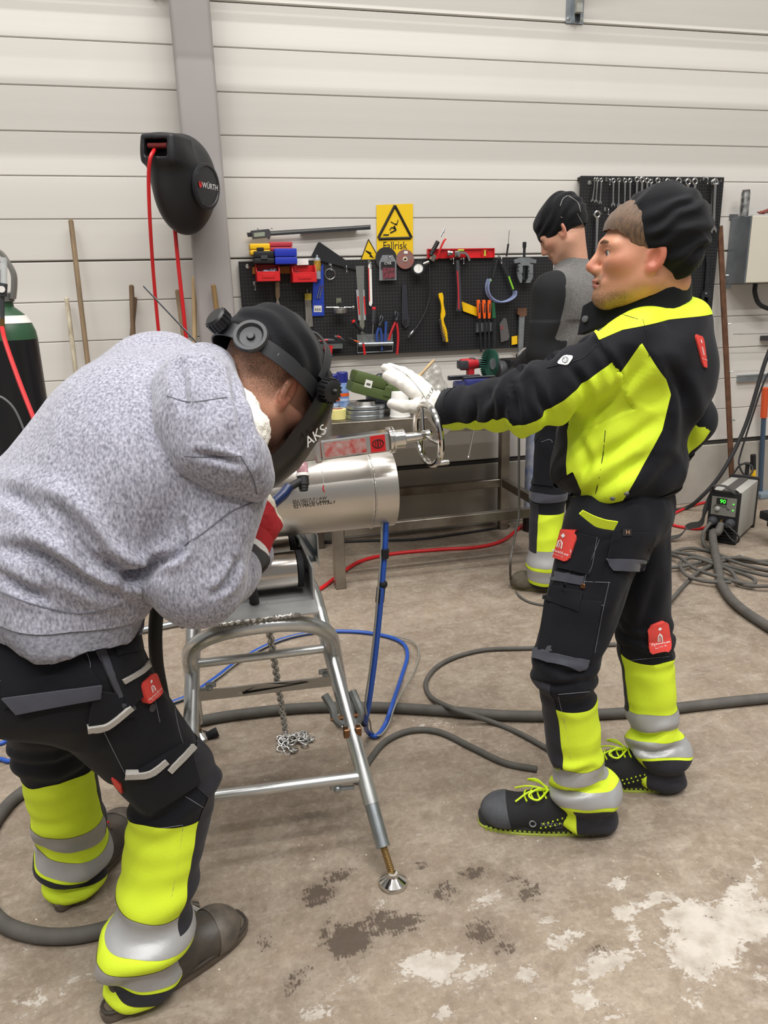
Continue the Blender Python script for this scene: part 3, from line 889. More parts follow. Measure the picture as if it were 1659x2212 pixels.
class Cloth:
    """a garment surface: cut into panels, carries sewn-on pieces"""
    def __init__(s, V, F, parent, name, mt):
        s.V, s.F, s.N = V, F, vnormals(V, F); s.parent, s.name, s.mt = parent, name, mt
        s.bvh = BVHTree.FromPolygons(V.tolist(), F.tolist())
        s.obj = None

    def build(s, panels=(), attrs=None):
        """panels: (name, field array over the garment's vertices, material, lift)"""
        V, F, N = s.V, s.F, s.N; fields = [np.asarray(p[1], float) for p in panels]; todo = []; scraps = []
        for i, (nm, g, mt, lift) in enumerate(panels):
            g = fields[i]
            # carry the remaining fields through the cut
            pos, neg = split_f(V, F, N, g, fields[i+1:])
            V, F, N = neg[:3]
            for j in range(i+1, len(panels)): fields[j] = neg[3][j-i-1]
            for pc in components(*pos):
                if len(pc[1]) > 60: todo.append((nm, pc, mt, lift))
                elif len(pc[1]): scraps.append(pc)
        for pc in scraps:
            F = np.concatenate([F, pc[1]+len(V)]); V = np.concatenate([V, pc[0]]); N = np.concatenate([N, pc[2]])
        cs = sorted(components(V, F, N), key=lambda c: -len(c[1])) if panels else [(V, F, N)]
        V, F, N = cs[0]
        for pc in cs[1:]:
            if len(pc[1]) > 60: todo.append((s.name+'_panel', pc, s.mt, 0))
            else: F = np.concatenate([F, pc[1]+len(V)]); V = np.concatenate([V, pc[0]]); N = np.concatenate([N, pc[2]])
        s.obj = soft_obj(s.name, V, F, s.mt, s.parent, N)
        for nm, p, mt, lift in todo:
            soft_obj(nm, p[0]+p[2]*lift, p[1], mt, s.obj, p[2])
        return s.obj

    def hit(s, px, py, lift=0):
        d = ray(px, py).normalized(); h = s.bvh.ray_cast(CAM, d)
        if h[0] is None: h = s.bvh.find_nearest(CAM+d*1.8)
        return h[0]+h[1]*(lift if h[1].dot(d) < 0 else -lift), (h[1] if h[1].dot(d) < 0 else -h[1])

    def patch(s, name, quad, mt, lift=.003, nu=8, nv=8, parent=None, rnd=0):
        """thin sewn-on piece whose corners are seen at four photo pixels (tl, tr, br, bl)"""
        tl, tr, br, bl = [Vector((*q, 0)) for q in quad]; b = MB(); top = []; bot = []
        for j in range(nv+1):
            for i in range(nu+1):
                u, v = i/nu, j/nv
                q = (tl*(1-u)+tr*u)*(1-v)+(bl*(1-u)+br*u)*v
                if rnd:
                    cx, cy = (tl+br)/2 .x if False else ((tl+tr+br+bl)/4).x, ((tl+tr+br+bl)/4).y
                    if (i in (0, nu)) and (j in (0, nv)): q = Vector((q.x+(cx-q.x)*rnd, q.y+(cy-q.y)*rnd, 0))
                p, n_ = s.hit(q.x, q.y); top.append(p+n_*lift); bot.append(p-n_*.002)
        n = (nu+1)*(nv+1); b.v = top+bot
        at = lambda i, j: j*(nu+1)+i
        for j in range(nv):
            for i in range(nu): b.f.append((at(i, j), at(i, j+1), at(i+1, j+1), at(i+1, j)))
        rim = [at(i, 0) for i in range(nu)]+[at(nu, j) for j in range(nv)]+[at(i, nv) for i in range(nu, 0, -1)]+[at(0, j) for j in range(nv, 0, -1)]
        for k in range(len(rim)):
            a, c = rim[k], rim[(k+1) % len(rim)]; b.f.append((a, c, c+n, a+n))
        return b.build(name, mt, parent or s.obj, smooth=50)

    def seam(s, name, pts, mt, r=.0009, lift=.0005, parent=None, dash=0):
        P_ = catmull([Vector((*q, 0)) for q in pts], 6) if len(pts) > 2 else [Vector((*pts[0], 0)).lerp(Vector((*pts[1], 0)), i/10) for i in range(11)]
        W_ = [s.hit(q.x, q.y, lift)[0] for q in P_]; b = MB()
        b.tube(W_, r, 4); return b.build(name, mt, parent or s.obj, smooth=0)

    def strip(s, name, pts, wpx, mt, lift=.003, parent=None):
        """webbing that follows the cloth along a pixel path, wpx wide"""
        P_ = catmull([Vector((*q, 0)) for q in pts], 5); b = MB(); k = len(P_); rg = []
        for i in range(k):
            t_ = (P_[min(i+1, k-1)]-P_[max(i-1, 0)]).normalized(); n2 = Vector((-t_.y, t_.x, 0))*wpx/2
            a, na = s.hit(*(P_[i]+n2).xy); c, nc = s.hit(*(P_[i]-n2).xy)
            rg.append([a+na*lift, c+nc*lift, c-nc*.001, a-na*.001])
        return b.loft(rg).build(name, mt, parent or s.obj, smooth=40)

    def text(s, name, txt, c, u, v, size, mt, lift=.004, parent=None):
        """letters on the cloth: centre pixel c, unit pixel directions u (reading) and v (up)"""
        vs, fs = text_mesh(txt, size); u, v = Vector(u).normalized(), Vector(v).normalized(); P_ = []
        for x, y in vs:
            q = Vector(c)+u*x+v*y; P_.append(s.hit(q.x, q.y, lift)[0])
        b = MB(); b.v = P_; b.f = list(fs); me = bpy.data.meshes.new(name); off = absloc(parent or s.obj)
        me.from_pydata([tuple(p-off) for p in P_], [], fs); return link(name, me, mt, parent or s.obj)

    def poly(s, name, pts, mt, lift=.004, parent=None):
        P_ = [s.hit(x, y, lift)[0] for x, y in pts]; me = bpy.data.meshes.new(name); off = absloc(parent or s.obj)
        me.from_pydata([tuple(p-off) for p in P_], [], [tuple(range(len(P_)))]); return link(name, me, mt, parent or s.obj)

    def stud(s, name, px, py, r, mt, parent=None):
        p, n_ = s.hit(px, py); b = MB(); b.lathe(p-n_*.001, n_, [(0, r), (.003, r), (.0045, r*.8), (.0045, r*.35), (.0038, r*.3)], 14); return b.build(name, mt, parent or s.obj)


def split_f(V, F, N, g, others):
    """split() that also interpolates further fields on to the negative part"""
    K = len(others)
    g = np.where(np.abs(g) < 1e-7, 1e-7, g); pos = g > 0
    E_ = np.sort(np.concatenate([F[:, [0, 1]], F[:, [1, 2]], F[:, [2, 0]]]), 1); ce = E_[pos[E_[:, 0]] != pos[E_[:, 1]]]
    p, n = split(V, F, N, g)
    if len(ce):
        ce = np.unique(ce, axis=0); t_ = g[ce[:, 0]]/(g[ce[:, 0]]-g[ce[:, 1]])
        oth = [np.concatenate([o, o[ce[:, 0]]+(o[ce[:, 1]]-o[ce[:, 0]])*t_]) for o in others]
    else: oth = others
    return p[:3], (n[0], n[1], n[2], [o[n[3]] for o in oth])


def frame3(fwd, up=(0, 0, 1)):
    """columns forward, left, up"""
    f = Vector(fwd).normalized(); l = Vector(up).cross(f).normalized(); u = f.cross(l)
    return Matrix((f, l, u)).transposed()


# ------------------------------------------------------------------ people: materials
def cloth_mat(name, col, col2=None, fleck=0, rough=.85, weave=.25, sheen=.2):
    return mat(name, col, rough, var=.12 if col2 is None else .5, vscale=fleck or 30, col2=col2, bump=weave, bscale=350, sheen=sheen, spec=.2, detail=3)


M_cblk = cloth_mat('black_work_cloth', '#15161c', sheen=.06)
M_cgry = cloth_mat('dark_grey_cloth', '#45464f')
M_knee = cloth_mat('knee_cordura', '#2c2b30', sheen=.08)
M_hiv = mat('hi_vis_yellow', '#d9f038', .7, var=.06, vscale=10, bump=.2, bscale=300, spec=.25)
M_refl = mat('reflective_tape', '#a9a9a9', .45, .25, var=.08, vscale=12, bump=.15, bscale=200)
M_hood = mat('grey_marl_fleece', '#b2b2bf', .95, var=.5, vscale=240, col2='#6c6c77', stretch=(1, 1, .5), bump=.5, bscale=220, sheen=.3, spec=.15, detail=5)
M_stitch = mat('grey_stitching', '#7d7e88', .8)
M_patch = mat('red_patch', '#e0473f', .6)
M_hat = cloth_mat('black_jersey', '#111216', weave=.4, sheen=.08)
M_leather = mat('white_glove_leather', '#dcd8cf', .7, var=.12, vscale=14, bump=.35, bscale=60, sheen=.1)


def skin_mat(name, tone, blush, hair):
    mt = bpy.data.materials.new(name); mt.use_nodes = True; nt = mt.node_tree; N = nt.nodes.new; L = nt.links.new
    b = nt.nodes['Principled BSDF']; b.inputs['Roughness'].default_value = .5; b.inputs['Subsurface Weight'].default_value = .12; b.inputs['Subsurface Radius'].default_value = (.012, .005, .003); b.inputs['Subsurface Scale'].default_value = .4
    tc = N('ShaderNodeTexCoord')
    def noise(s, d=4):
        n = N('ShaderNodeTexNoise'); n.inputs['Scale'].default_value = s; n.inputs['Detail'].default_value = d; L(tc.outputs['Object'], n.inputs['Vector']); return n.outputs['Fac']
    def mix(f, a, c):
        m_ = N('ShaderNodeMix'); m_.data_type = 'RGBA'; L(f, m_.inputs[0])
        for s_, i_ in ((a, 6), (c, 7)):
            if isinstance(s_, tuple): m_.inputs[i_].default_value = s_
            else: L(s_, m_.inputs[i_])
        return m_.outputs[2]
    def attr(n_):
        a = N('ShaderNodeAttribute'); a.attribute_name = n_; return a.outputs['Fac']
    def mul(a, c, op='MULTIPLY'):
        m_ = N('ShaderNodeMath'); m_.operation = op
        for i_, s_ in enumerate((a, c)):
            if isinstance(s_, (int, float)): m_.inputs[i_].default_value = s_
            else: L(s_, m_.inputs[i_])
        return m_.outputs[0]
    base = mix(mul(noise(60), .35), srgb(tone), srgb(blush))
    base = mix(attr('blush'), base, srgb(blush))
    base = mix(mul(attr('beard'), mul(mul(noise(420, 2), 2.2), .2, 'SUBTRACT')), base, srgb(hair))
    base = mix(attr('lip'), base, srgb('#b06a62'))
    L(base, b.inputs['Base Color'])
    bp = N('ShaderNodeBump'); bp.inputs['Strength'].default_value = .25; bp.inputs['Distance'].default_value = .001; L(noise(300), bp.inputs['Height']); L(bp.outputs[0], b.inputs['Normal'])
    return mt


def head_sdf(S, C, H, neck_to, neck_r=.06, nose=1.0, ear=True):
    """adult head: C = centre of the skull, H = frame (forward, left, up)"""
    P = lambda x, y, z: C+H @ Vector((x, y, z))
    S.ell(P(-.012, 0, .03), (.098, .077, .092), H, .01)
    S.ell(P(.025, 0, -.035), (.066, .064, .088), H, .04)
    for s in (1, -1):
        S.cone(P(-.005, s*.052, -.06), P(.07, s*.018, -.103), .02, .019, .035)
        S.ell(P(.056, s*.043, -.022), (.03, .022, .02), H, .03)
        S.cone(P(.088, s*.012, .016), P(.074, s*.05, .014), .0125, .011, .02)
        S.cone(P(.104, s*.0105, -.043), P(.1, s*.012, -.041), .0085, .0085, .008)
        S.cone(P(.09, s*.012, -.062), P(.082, s*.026, -.07), .011, .009, .015)
    S.ell(P(.078, 0, -.1), (.024, .025, .02), H, .025)
    S.cone(P(.094, 0, .004), P(.116*nose, 0, -.034), .0085, .0115, .014)
    S.ell(P(.098, 0, -.0655), (.012, .022, .0055), H, .006)
    S.ell(P(.0955, 0, -.0765), (.0115, .019, .006), H, .006)
    S.cone(P(.097, 0, -.071), P(.097, .02, -.0715), .0022, .0022, .004, op='s'); S.cone(P(.097, 0, -.071), P(.097, -.02, -.0715), .0022, .0022, .004, op='s')
    for s in (1, -1):
        S.ell(P(.097, s*.032, -.002), (.022, .018, .012), H, .014, op='s')
        S.cone(P(.087, s*.018, .0045), P(.081, s*.045, .003), .0055, .005, .006)
        S.cone(P(.084, s*.02, -.014), P(.079, s*.044, -.012), .0055, .005, .008)
        if ear:
            EM = H @ Euler((0, R(-14), R(s*-22))).to_matrix()
            c = P(-.014, s*.081, -.012)
            S.ell(c, (.021, .0075, .034), EM, .006)
            S.ell(c+EM @ Vector((.004, s*.007, -.001)), (.0115, .0085, .02), EM, .006, op='s')
            S.ell(c+EM @ Vector((.004, s*-.001, -.027)), (.010, .0065, .012), EM, .008)
            S.cone(c+EM @ Vector((.019, -s*.003, .004)), c+EM @ Vector((.017, -s*.003, -.01)), .006, .006, .006)
    S.cone(P(-.022, 0, -.045), neck_to, neck_r-.002, neck_r+.004, .03)
    return P


def head_attrs(V, C, H, beard=1.0, nape=0.0):
    q = (V-npv(C)) @ np.array(H)
    x, y, z = q[:, 0], np.abs(q[:, 1]), q[:, 2]
    sm = lambda a, lo, hi: np.clip((a-lo)/(hi-lo), 0, 1)
    bd = sm(-z, .075, .095)*sm(x, .0, .04)
    bd = np.maximum(bd, sm(x, .07, .085)*sm(-z, .045, .055)*sm(.034-y, 0, .008))
    bd = np.maximum(bd, .35*sm(-z, .045, .075)*sm(x, -.01, .02))
    lip = sm(x, .09, .095)*np.maximum(sm(.0115-np.abs(z+.071), 0, .003), 0)*sm(.022-y, 0, .004)
    ear = sm(y, .07, .08)*sm(.04-np.abs(z+.012), 0, .01)*sm(-x+.012, 0, .01)
    nosem = sm(x, .1, .112)*sm(.02-np.abs(z+.035), 0, .015)
    ch = .55*np.exp(-(((x-.06)/.03)**2+((y-.05)/.03)**2+((z+.03)/.025)**2))
    if nape: bd = np.maximum(bd*beard, nape*sm(-x, .0, .03)*sm(z, -.095, -.02)); beard = 1
    return {'beard': bd*beard*(1-lip), 'lip': lip*.8, 'blush': np.clip(ear*.75+nosem*.5+ch, 0, 1)}


def eyes(parent, P, H, iris='#4a5a62'):
    for s in (1, -1):
        c = P(.0755, s*.032, -.0035)
        b = MB(); b.ball(c, .0132, 16, 12); e = b.build('eye', mat('eye_white', '#d9d3cb', .15), parent)
        b = MB(); b.tube([P(.0895, s*.0195, -.0005), P(.0885, s*.033, .0035), P(.0815, s*.0455, -.0015)], [.0007, .0011, .0009], 5); b.build('eyelashes', mat('lash_brown', '#3a2a20', .8), parent)
        g = (H @ Vector((1, s*.06, .0))).normalized()
        b = MB(); b.lathe(c+g*.0118, g, [(0, .0062), (.0012, .0056), (.0019, .002)], 16); b.build('iris', mat('iris_grey', iris, .15), e)
        b = MB(); b.lathe(c+g*.0135, g, [(0, .0026), (.0006, .0022)], 12); b.build('pupil', M_print_k, e)


def folds(V, N, seed, amp, sc, dirs=None):
    """soft cloth folds: ridged, stretched noise displacing along the normal"""
    P_ = V*np.asarray(sc); w = np.stack([vnoise(P_*.6+9.1*i, seed+i) for i in range(3)], 1)*.6
    n = vnoise(P_+w, seed+5); rg = 1-np.abs(n)*2.2
    return V+N*((rg*.6+vnoise(P_*2.1, seed+8)*.3)*amp)[:, None]


def crease(V, N, lines, flip=1):
    """press creases into cloth: each line = (pixel path on the near side, width px, depth m); a soft ridge rises beside it"""
    q = proj_np(V); vw = V-npv(CAM); face = np.clip(-(N*vw).sum(1)/np.linalg.norm(vw, axis=1)*3, 0, 1); D_ = np.zeros(len(V))
    for pp, w, dp in lines:
        P_ = np.array([tuple(p)[:2] for p in catmull([Vector((*p, 0)) for p in pp], 5)]); best = np.full(len(V), 1e9); sg = np.zeros(len(V)); tt = np.zeros(len(V)); n = len(P_)-1
        for i in range(n):
            e = P_[i+1]-P_[i]; r = q-P_[i]; t_ = np.clip((r@e)/(e@e), 0, 1); d = r-t_[:, None]*e; l = np.hypot(d[:, 0], d[:, 1]); m_ = l < best
            best = np.where(m_, l, best); sg = np.where(m_, np.sign(e[0]*r[:, 1]-e[1]*r[:, 0]), sg); tt = np.where(m_, (i+t_)/n, tt)
        s = best*sg; end = np.sin(np.pi*np.clip(tt, .04, .96))**.6
        D_ += end*dp*(-np.exp(-(s/w)**2)+.75*np.exp(-((s+w*1.7)/(w*1.3))**2)+.5*np.exp(-((s-w*1.9)/(w*1.4))**2))
    return V+N*(D_*face)[:, None]


def logo(cl, quad, parent=None, txt='Pipeweld.ee', sub='Energy - Marine - Pulp', lift=.011):
    """red patch with flame-topped pipe emblem and company lettering"""
    p = cl.patch('logo_patch', quad, M_patch, lift, 6, 6, rnd=.12)
    tl, tr, br, bl = [Vector(q) for q in quad]
    at = lambda u, v: ((tl*(1-u)+tr*u)*(1-v)+(bl*(1-u)+br*u)*v)
    def pg(pp): cl.poly('logo_print', [tuple(at(*q)) for q in pp], M_print_w, lift+.0012, p)
    pg([(.5, .1), (.6, .17), (.52, .26), (.42, .2)])
    pg([(.38, .62), (.38, .4), (.48, .33), (.48, .36), (.43, .42), (.43, .62)]); pg([(.48, .33), (.6, .42), (.62, .62), (.57, .62), (.55, .45), (.48, .38)]); pg([(.47, .62), (.47, .44), (.5, .44), (.5, .62)])
    u = (tr-tl+br-bl)/2; v = (tl-bl+tr-br)/2
    cl.text('logo_lettering', txt, at(.5, .75), u.normalized(), v.normalized(), u.length*.185, M_print_w, lift+.0012, p)
    cl.text('logo_lettering', sub, at(.5, .87), u.normalized(), v.normalized(), u.length*.06, M_print_w, lift+.0012, p)
    return p


def shoe(parent, heel, toe, mt_upper, mt_toe, mt_sole, name='shoe', hgt=.10, w=.05, h=.0035, tread=None, boot=0.0, sole_s=1.0):
    """low work shoe on the floor from heel to toe"""
    heel, toe = Vector(heel), Vector(toe); d = toe-heel; L_ = d.length; f = d.normalized(); l = Vector((0, 0, 1)).cross(f); F3 = Matrix((f, l, Vector((0, 0, 1)))).transposed()
    P = lambda x, y, z: heel+F3 @ Vector((x*L_, y, z))
    S = SDF()
    S.cone(P(.13, 0, .045), P(.45, 0, .042), .039, .042, .03); S.cone(P(.45, 0, .042), P(.8, 0, .038), .043, .046, .03, (l, .92)); S.ell(P(.82, 0, .04), (.06, w, .038), F3, .03)
    S.cone(P(.16, 0, .05), P(.17, 0, hgt+boot), .037, .038, .03); S.cone(P(.2, 0, hgt*.8), P(.5, 0, .062), .036, .038, .04)
    S._add(lambda Q: -(Q[..., 2]-.016), None, None, .003, 'i') if False else S.plane((0, 0, .016), (0, 0, -1))
    S.plane(P(.17, 0, hgt+boot+.004), (-.15*f.x, -.15*f.y, 1))
    V, F = S.mesh(h); 
    q = (V-npv(heel)) @ np.array(F3); x = q[:, 0]/L_
    up = soft_obj(name, V, F, mt_upper, parent); bv = BVHTree.FromPolygons(V.tolist(), F.tolist())
    def PP(x, y, z=None, lift=.002):
        """point on the upper: from above, or from the side when z is given"""
        if z is None: h_ = bv.ray_cast(P(x, y, .4), Vector((0, 0, -1)))
        else: h_ = bv.ray_cast(P(x, math.copysign(.3, y), z), F3 @ Vector((0, -math.copysign(1, y), 0)))
        return (h_[0]+h_[1]*lift) if h_[0] is not None else P(x, y, z or .06)
    N = vnormals(V, F)
    g = np.where(q[:, 2] < .12, (x-.74)*.3-(q[:, 2]-.02)*.25, -1.0)
    pc = split(V, F, N, g)[0]
    if len(pc[1]): soft_obj('toe_cap', pc[0]+pc[2]*.0015, pc[1], mt_toe, up, pc[2])
    # sole
    poly = []
    for i in range(40):
        a = 2*math.pi*i/40; cx = .5+.53*math.cos(a); wd_ = (.043+.012*math.cos(a))*(1 if math.cos(a) > -.5 else 1)
        poly.append(P(min(max(cx, -.03), 1.03), wd_*math.copysign(abs(math.sin(a))**.7, math.sin(a)), 0))
    b = MB(); rings = []
    for z, s_ in ((.0, .95), (.004, 1.0), (.022, 1.02), (.03, .99)):
        c = P(.5, 0, 0); rings.append([c+(p-c)*s_*sole_s+Vector((0, 0, z+(.012 if False else 0))) for p in poly])
    b.loft(rings); so = b.build('sole', mt_sole, up)
    if tread:
        for i in range(-11, 12):
            for s_ in (1, -1):
                xx = .5+i*.042; wd_ = .043+.012*(xx-.5)/.53
                b = MB(); b.box(P(xx, s_*wd_*.99*math.sqrt(max(0, 1-((xx-.5)/.56)**2))**.5, .006), (.007, .006, .012), F3); b.build('tread_lug', tread, so)
    return up, P, F3, PP


def glove(parent, name, wrist, palm_dir, palm_n, mt, h=.003, size=1.0, curl=(.2, .2, .2, .25, .1), spread=.12, thumb_out=.9, thumb_side=1):
    """work glove: palm and five separate fingers; palm_n = back of the hand, thumb_side=+1 thumb on the right of dir seen from the back"""
    d = Vector(palm_dir).normalized(); n = Vector(palm_n); n = (n-d*n.dot(d)).normalized(); s = d.cross(n)*thumb_side
    w = Vector(wrist); S = SDF(); k = size
    pc = w+d*.06*k
    S.cone(w, w+d*.05*k, .031*k, .036*k, .02, (n, 1.5)); S.cone(w+d*.05*k+s*.016*k, w+d*.085*k+s*.022*k, .024*k, .022*k, .02, (n, 1.3)); S.cone(w+d*.05*k-s*.016*k, w+d*.08*k-s*.026*k, .024*k, .02*k, .02, (n, 1.3))
    ln = (.075, .085, .08, .062)
    for i in range(4):
        o = w+d*(.085-.004*abs(i-1.2))*k+s*(.033-.022*i)*k; dd = (d+s*(1.5-i)*spread).normalized(); r = (.0125, .0125, .012, .011)[i]*k
        p = o; c = 0; pts = [o]
        for seg, fr_ in enumerate((.45, .3, .25)):
            c += curl[i]*(.8, 1.0, .8)[seg]; q = (dd*math.cos(c)-n*math.sin(c)); p = p+q*ln[i]*fr_*k; pts.append(p)
        S.chain(pts, [r*1.05, r, r*.97, r*.88], .006)
    tp = [w+d*.02*k+s*.028*k, w+d*.05*k+s*(.045+.02*thumb_out)*k-n*.006*k]
    tp.append(tp[1]+(d*(1-.35*thumb_out)+s*thumb_out*.6-n*curl[4]).normalized()*.034*k); tp.append(tp[2]+(d*1.0+s*thumb_out*.25-n*curl[4]*1.6).normalized()*.028*k)
    S.chain(tp, [.019*k, .0155*k, .0142*k, .0125*k], .012)
    V, F = S.mesh(h); N = vnormals(V, F); V = folds(V, N, 3, .0012, (60, 60, 60))
    return V, F, pts


# ------------------------------------------------------------------ man in hi-vis jacket (right)
def person_right():
    t = thing('person', 'man in black beanie and yellow and black work jacket reaching out his gloved hand', 'person', (1.05, 1.62, 0))
    fA = Vector((-.80, .60, 0)); B3 = frame3(fA); lA = B3.col[1].copy()
    hL, kL, aL = Vector((.952, 1.588, .84)), Vector((.836, 1.545, .50)), Vector((.908, 1.545, .075))
    hR, kR, aR = Vector((1.115, 1.72, .85)), Vector((1.165, 1.69, .46)), Vector((1.208, 1.652, .075))
    ch, nk = Vector((1.10, 1.68, 1.21)), Vector((1.10, 1.675, 1.40))
    sL, eL, wL = Vector((.975, 1.555, 1.285)), Vector(W(1142, 868, 1.65)), Vector(W(968, 884, 1.885))
    sR, eR, wR = Vector((1.205, 1.815, 1.29)), Vector((1.335, 1.815, 1.065)), Vector((1.225, 1.845, .87))
    HC = Vector(W(1389, 548, 1.63)); H = frame3((-.93, .36, .07), (0.02, 0, 1))
    # ---- body: one continuous figure under the clothes, head at full detail
    S = SDF(); P = head_sdf(S, HC, H, nk+Vector((0, 0, -.03)), .062)
    S.cone(P(-.085, .0, -.06), nk+Vector((.03, .0, .0)), .03, .045, .04)
    V, F = S.mesh(.0026); A = head_attrs(V, HC, H, .85)
    S2 = SDF(); S2.ell(ch, (.10, .15, .19), B3, .05); S2.ell((1.05, 1.66, .9), (.1, .14, .12), B3, .08); S2.cone(ch, nk, .07, .05, .05)
    for pts, rr in (((hL, kL, aL), (.075, .05, .035)), ((hR, kR, aR), (.075, .05, .035)), ((sL, eL, wL), (.045, .038, .028)), ((sR, eR, wR), (.045, .038, .028))): S2.chain(pts, rr, .04)
    V2, F2 = S2.mesh(.014); n0 = len(V)
    A = {k: np.concatenate([a, np.zeros(len(V2))]) for k, a in A.items()}
    body = soft_obj('body', np.concatenate([V, V2]), np.concatenate([F, F2+n0]), skin_mat('skin_fair_weathered', '#d39b7c', '#bd6650', '#7d6046'), t, attrs=A)
    eyes(body, P, H)
    # eyebrows
    for s in (1, -1):
        b = MB(); b.tube([P(.1, s*.012, .019), P(.0965, s*.03, .0225), P(.084, s*.049, .018)], [.0032, .004, .002], 6); b.build('eyebrow', mat('brown_brow', '#6e5038', .8), body)
    # ---- hair
    S = SDF(); S.ell(P(-.012, 0, .032), (.102, .081, .095), H, .01); S.ell(P(.028, 0, .052), (.062, .066, .05), H, .03)
    V, F = S.mesh(.003); q = (V-npv(HC)) @ np.array(H); x, y, z = q.T; ya = np.abs(y)
    N = vnormals(V, F); V = V+N*(.0022*vnoise(np.stack([x*60, y*220, z*60], 1)))[:, None]
    # keep: above the hairline that runs forehead - temple - sideburn - behind the ear
    keep = z-np.interp(x, [-.03, -.005, .012, .03, .05, .07, .1], [-.04, -.04, -.028, .002, .03, .044, .05])-.003*vnoise(np.stack([x*120, y*120, z*0], 1))
    pc = split(V, F, N, keep)[0]
    soft_obj('hair', pc[0], pc[1], mat('brown_hair', '#75573b', .6, var=.5, vscale=60, col2='#3f2d1e', stretch=(1, 6, 1), bump=.6, bscale=200, sheen=.2), t, pc[2])
    # ---- beanie: slouchy, tipped back
    S = SDF(); S.ell(P(-.028, 0, .048), (.098, .09, .094), H, .02); S.ell(P(-.055, 0, .06), (.08, .084, .085), H, .04); S.ell(P(-.07, 0, -.0), (.05, .07, .06), H, .04)
    V, F = S.mesh(.004); N = vnormals(V, F); q = (V-npv(HC)) @ np.array(H)
    g = -(q[:, 0]-.028-(q[:, 2]-.045)*.62); am = np.clip(g/.035, .12, 1)[:, None]
    V = V+(folds(V, N, 21, .006, (9, 26, 20))-V)*am; V = V+N*am*(.0035*np.sin(q[:, 2]*150+q[:, 0]*70+vnoise(q*18)*3))[:, None]
    pc = split(V, F, vnormals(V, F), g)[0]
    hat = soft_obj('beanie', pc[0], pc[1], M_hat, t, pc[2])
    # ---- trousers
    S = SDF(); S.ell((1.045, 1.655, .88), (.125, .165, .13), B3, .06)
    S.cone(hL, kL, .105, .08, .05); S.cone(kL, aL, .07, .068, .03); S.cone(hR, kR, .092, .072, .05); S.cone(kR, aR, .07, .066, .03)
    S.ell(aL+Vector((.015, 0, .055)), (.074, .068, .05), B3, .03); S.ell(aR+Vector((.012, 0, .06)), (.078, .07, .055), B3, .03)
    S.cone(aL+Vector((.03, -.01, .02)), aL+Vector((.04, -.01, -.035)), .058, .05, .03); S.cone(aR+Vector((.02, -.01, .02)), aR+Vector((.03, -.01, -.035)), .058, .052, .03)
    S.plane((0, 0, .022), (0, 0, -1))
    V, F = S.mesh(.0055); N = vnormals(V, F)
    sl, al, rl = limb(V, (hL, kL, aL), fA); sr, ar, rr = limb(V, (hR, kR, aR), fA)
    isL = (rr-rl)
    z = V[:, 2]
    ank = np.clip((.30-z)/.15, 0, 1); kne = np.exp(-((z-.47)/.07)**2)
    V = V+N*(ank*.009*np.sin(z*62+3*vnoise(V*9, 4))+kne*.004*np.sin(z*110+4*vnoise(V*11, 6)))[:, None]
    V = folds(V, N, 31, .0055, (13, 13, 9))
    V = crease(V, vnormals(V, F), [([(1185, 1440), (1230, 1452), (1270, 1440)], 7, .007), ([(1150, 1470), (1200, 1480), (1265, 1468)], 6, .006), ([(1180, 1655), (1230, 1672), (1280, 1660)], 8, .012), ([(1165, 1690), (1220, 1712), (1290, 1705)], 8, .012), ([(1340, 1570), (1400, 1590), (1460, 1575)], 7, .010), ([(1350, 1610), (1410, 1625), (1465, 1612)], 7, .010), ([(1330, 1180), (1300, 1260), (1290, 1380)], 14, .007), ([(1400, 1180), (1370, 1260), (1330, 1340)], 14, .008), ([(1420, 1240), (1400, 1320), (1370, 1390)], 12, .006)])
    cl = Cloth(V, F, t, 'trousers', M_cblk)
    wob = vnoise(V*14, 9)*.012+.03*np.cos(np.where(isL > 0, al, ar)-.4)*0
    zz = z+wob+.03*np.sin(np.where(isL > 0, al, ar)+.5)*ank
    band = lambda a, c: np.minimum(zz-a, c-zz)
    front = np.where(isL > 0, 1.0-np.abs(al+.35), .7-np.abs(ar))
    kneepad = np.where(isL > 0, np.minimum(band(.22, .485), front*.07), np.minimum(band(.25, .46), (front-.05)*.07))
    hiv1 = np.where(isL > 0, band(.215, .415), band(.255, .43))
    bot = np.minimum(.075-zz, 1)
    heelblk = np.minimum(.085-zz, (np.abs(np.where(isL > 0, al, ar))-1.5)*.06)
    cl.build([('knee_pad', kneepad, M_knee, .0015), ('reflective_band', np.where(isL > 0, band(.165, .215), band(.2, .255)), M_refl, .002), ('reflective_band', np.where(isL > 0, band(.095, .135), band(.115, .16)), M_refl, .002),
              ('heel_guard', np.where(isL > 0, heelblk, np.minimum(.108-zz, (np.abs(ar)-1.2)*.06)), M_knee, .001), ('hi_vis_panel', np.maximum(hiv1, .2-zz), M_hiv, .001)])
    # pockets and trims
    cl.patch('pocket', [(1205, 1142), (1287, 1160), (1272, 1240), (1182, 1222)], M_cblk, .006)
    cl.patch('pocket_flap', [(1172, 1262), (1258, 1278), (1250, 1318), (1168, 1292)], M_cblk, .009)
    cl.patch('pocket', [(1166, 1285), (1300, 1300), (1272, 1425), (1150, 1405)], M_cblk, .007)
    cl.patch('pocket_trim', [(1142, 1398), (1270, 1424), (1262, 1448), (1140, 1418)], M_cgry, .010)
    cl.patch('pocket', [(1325, 1150), (1415, 1150), (1400, 1215), (1310, 1212)], M_cblk, .005)
    cl.patch('pocket_trim', [(1308, 1206), (1400, 1208), (1392, 1232), (1325, 1232)], M_cgry, .008)
    cl.patch('side_panel', [(1190, 1232), (1262, 1246), (1258, 1264), (1190, 1252)], M_cgry, .003)
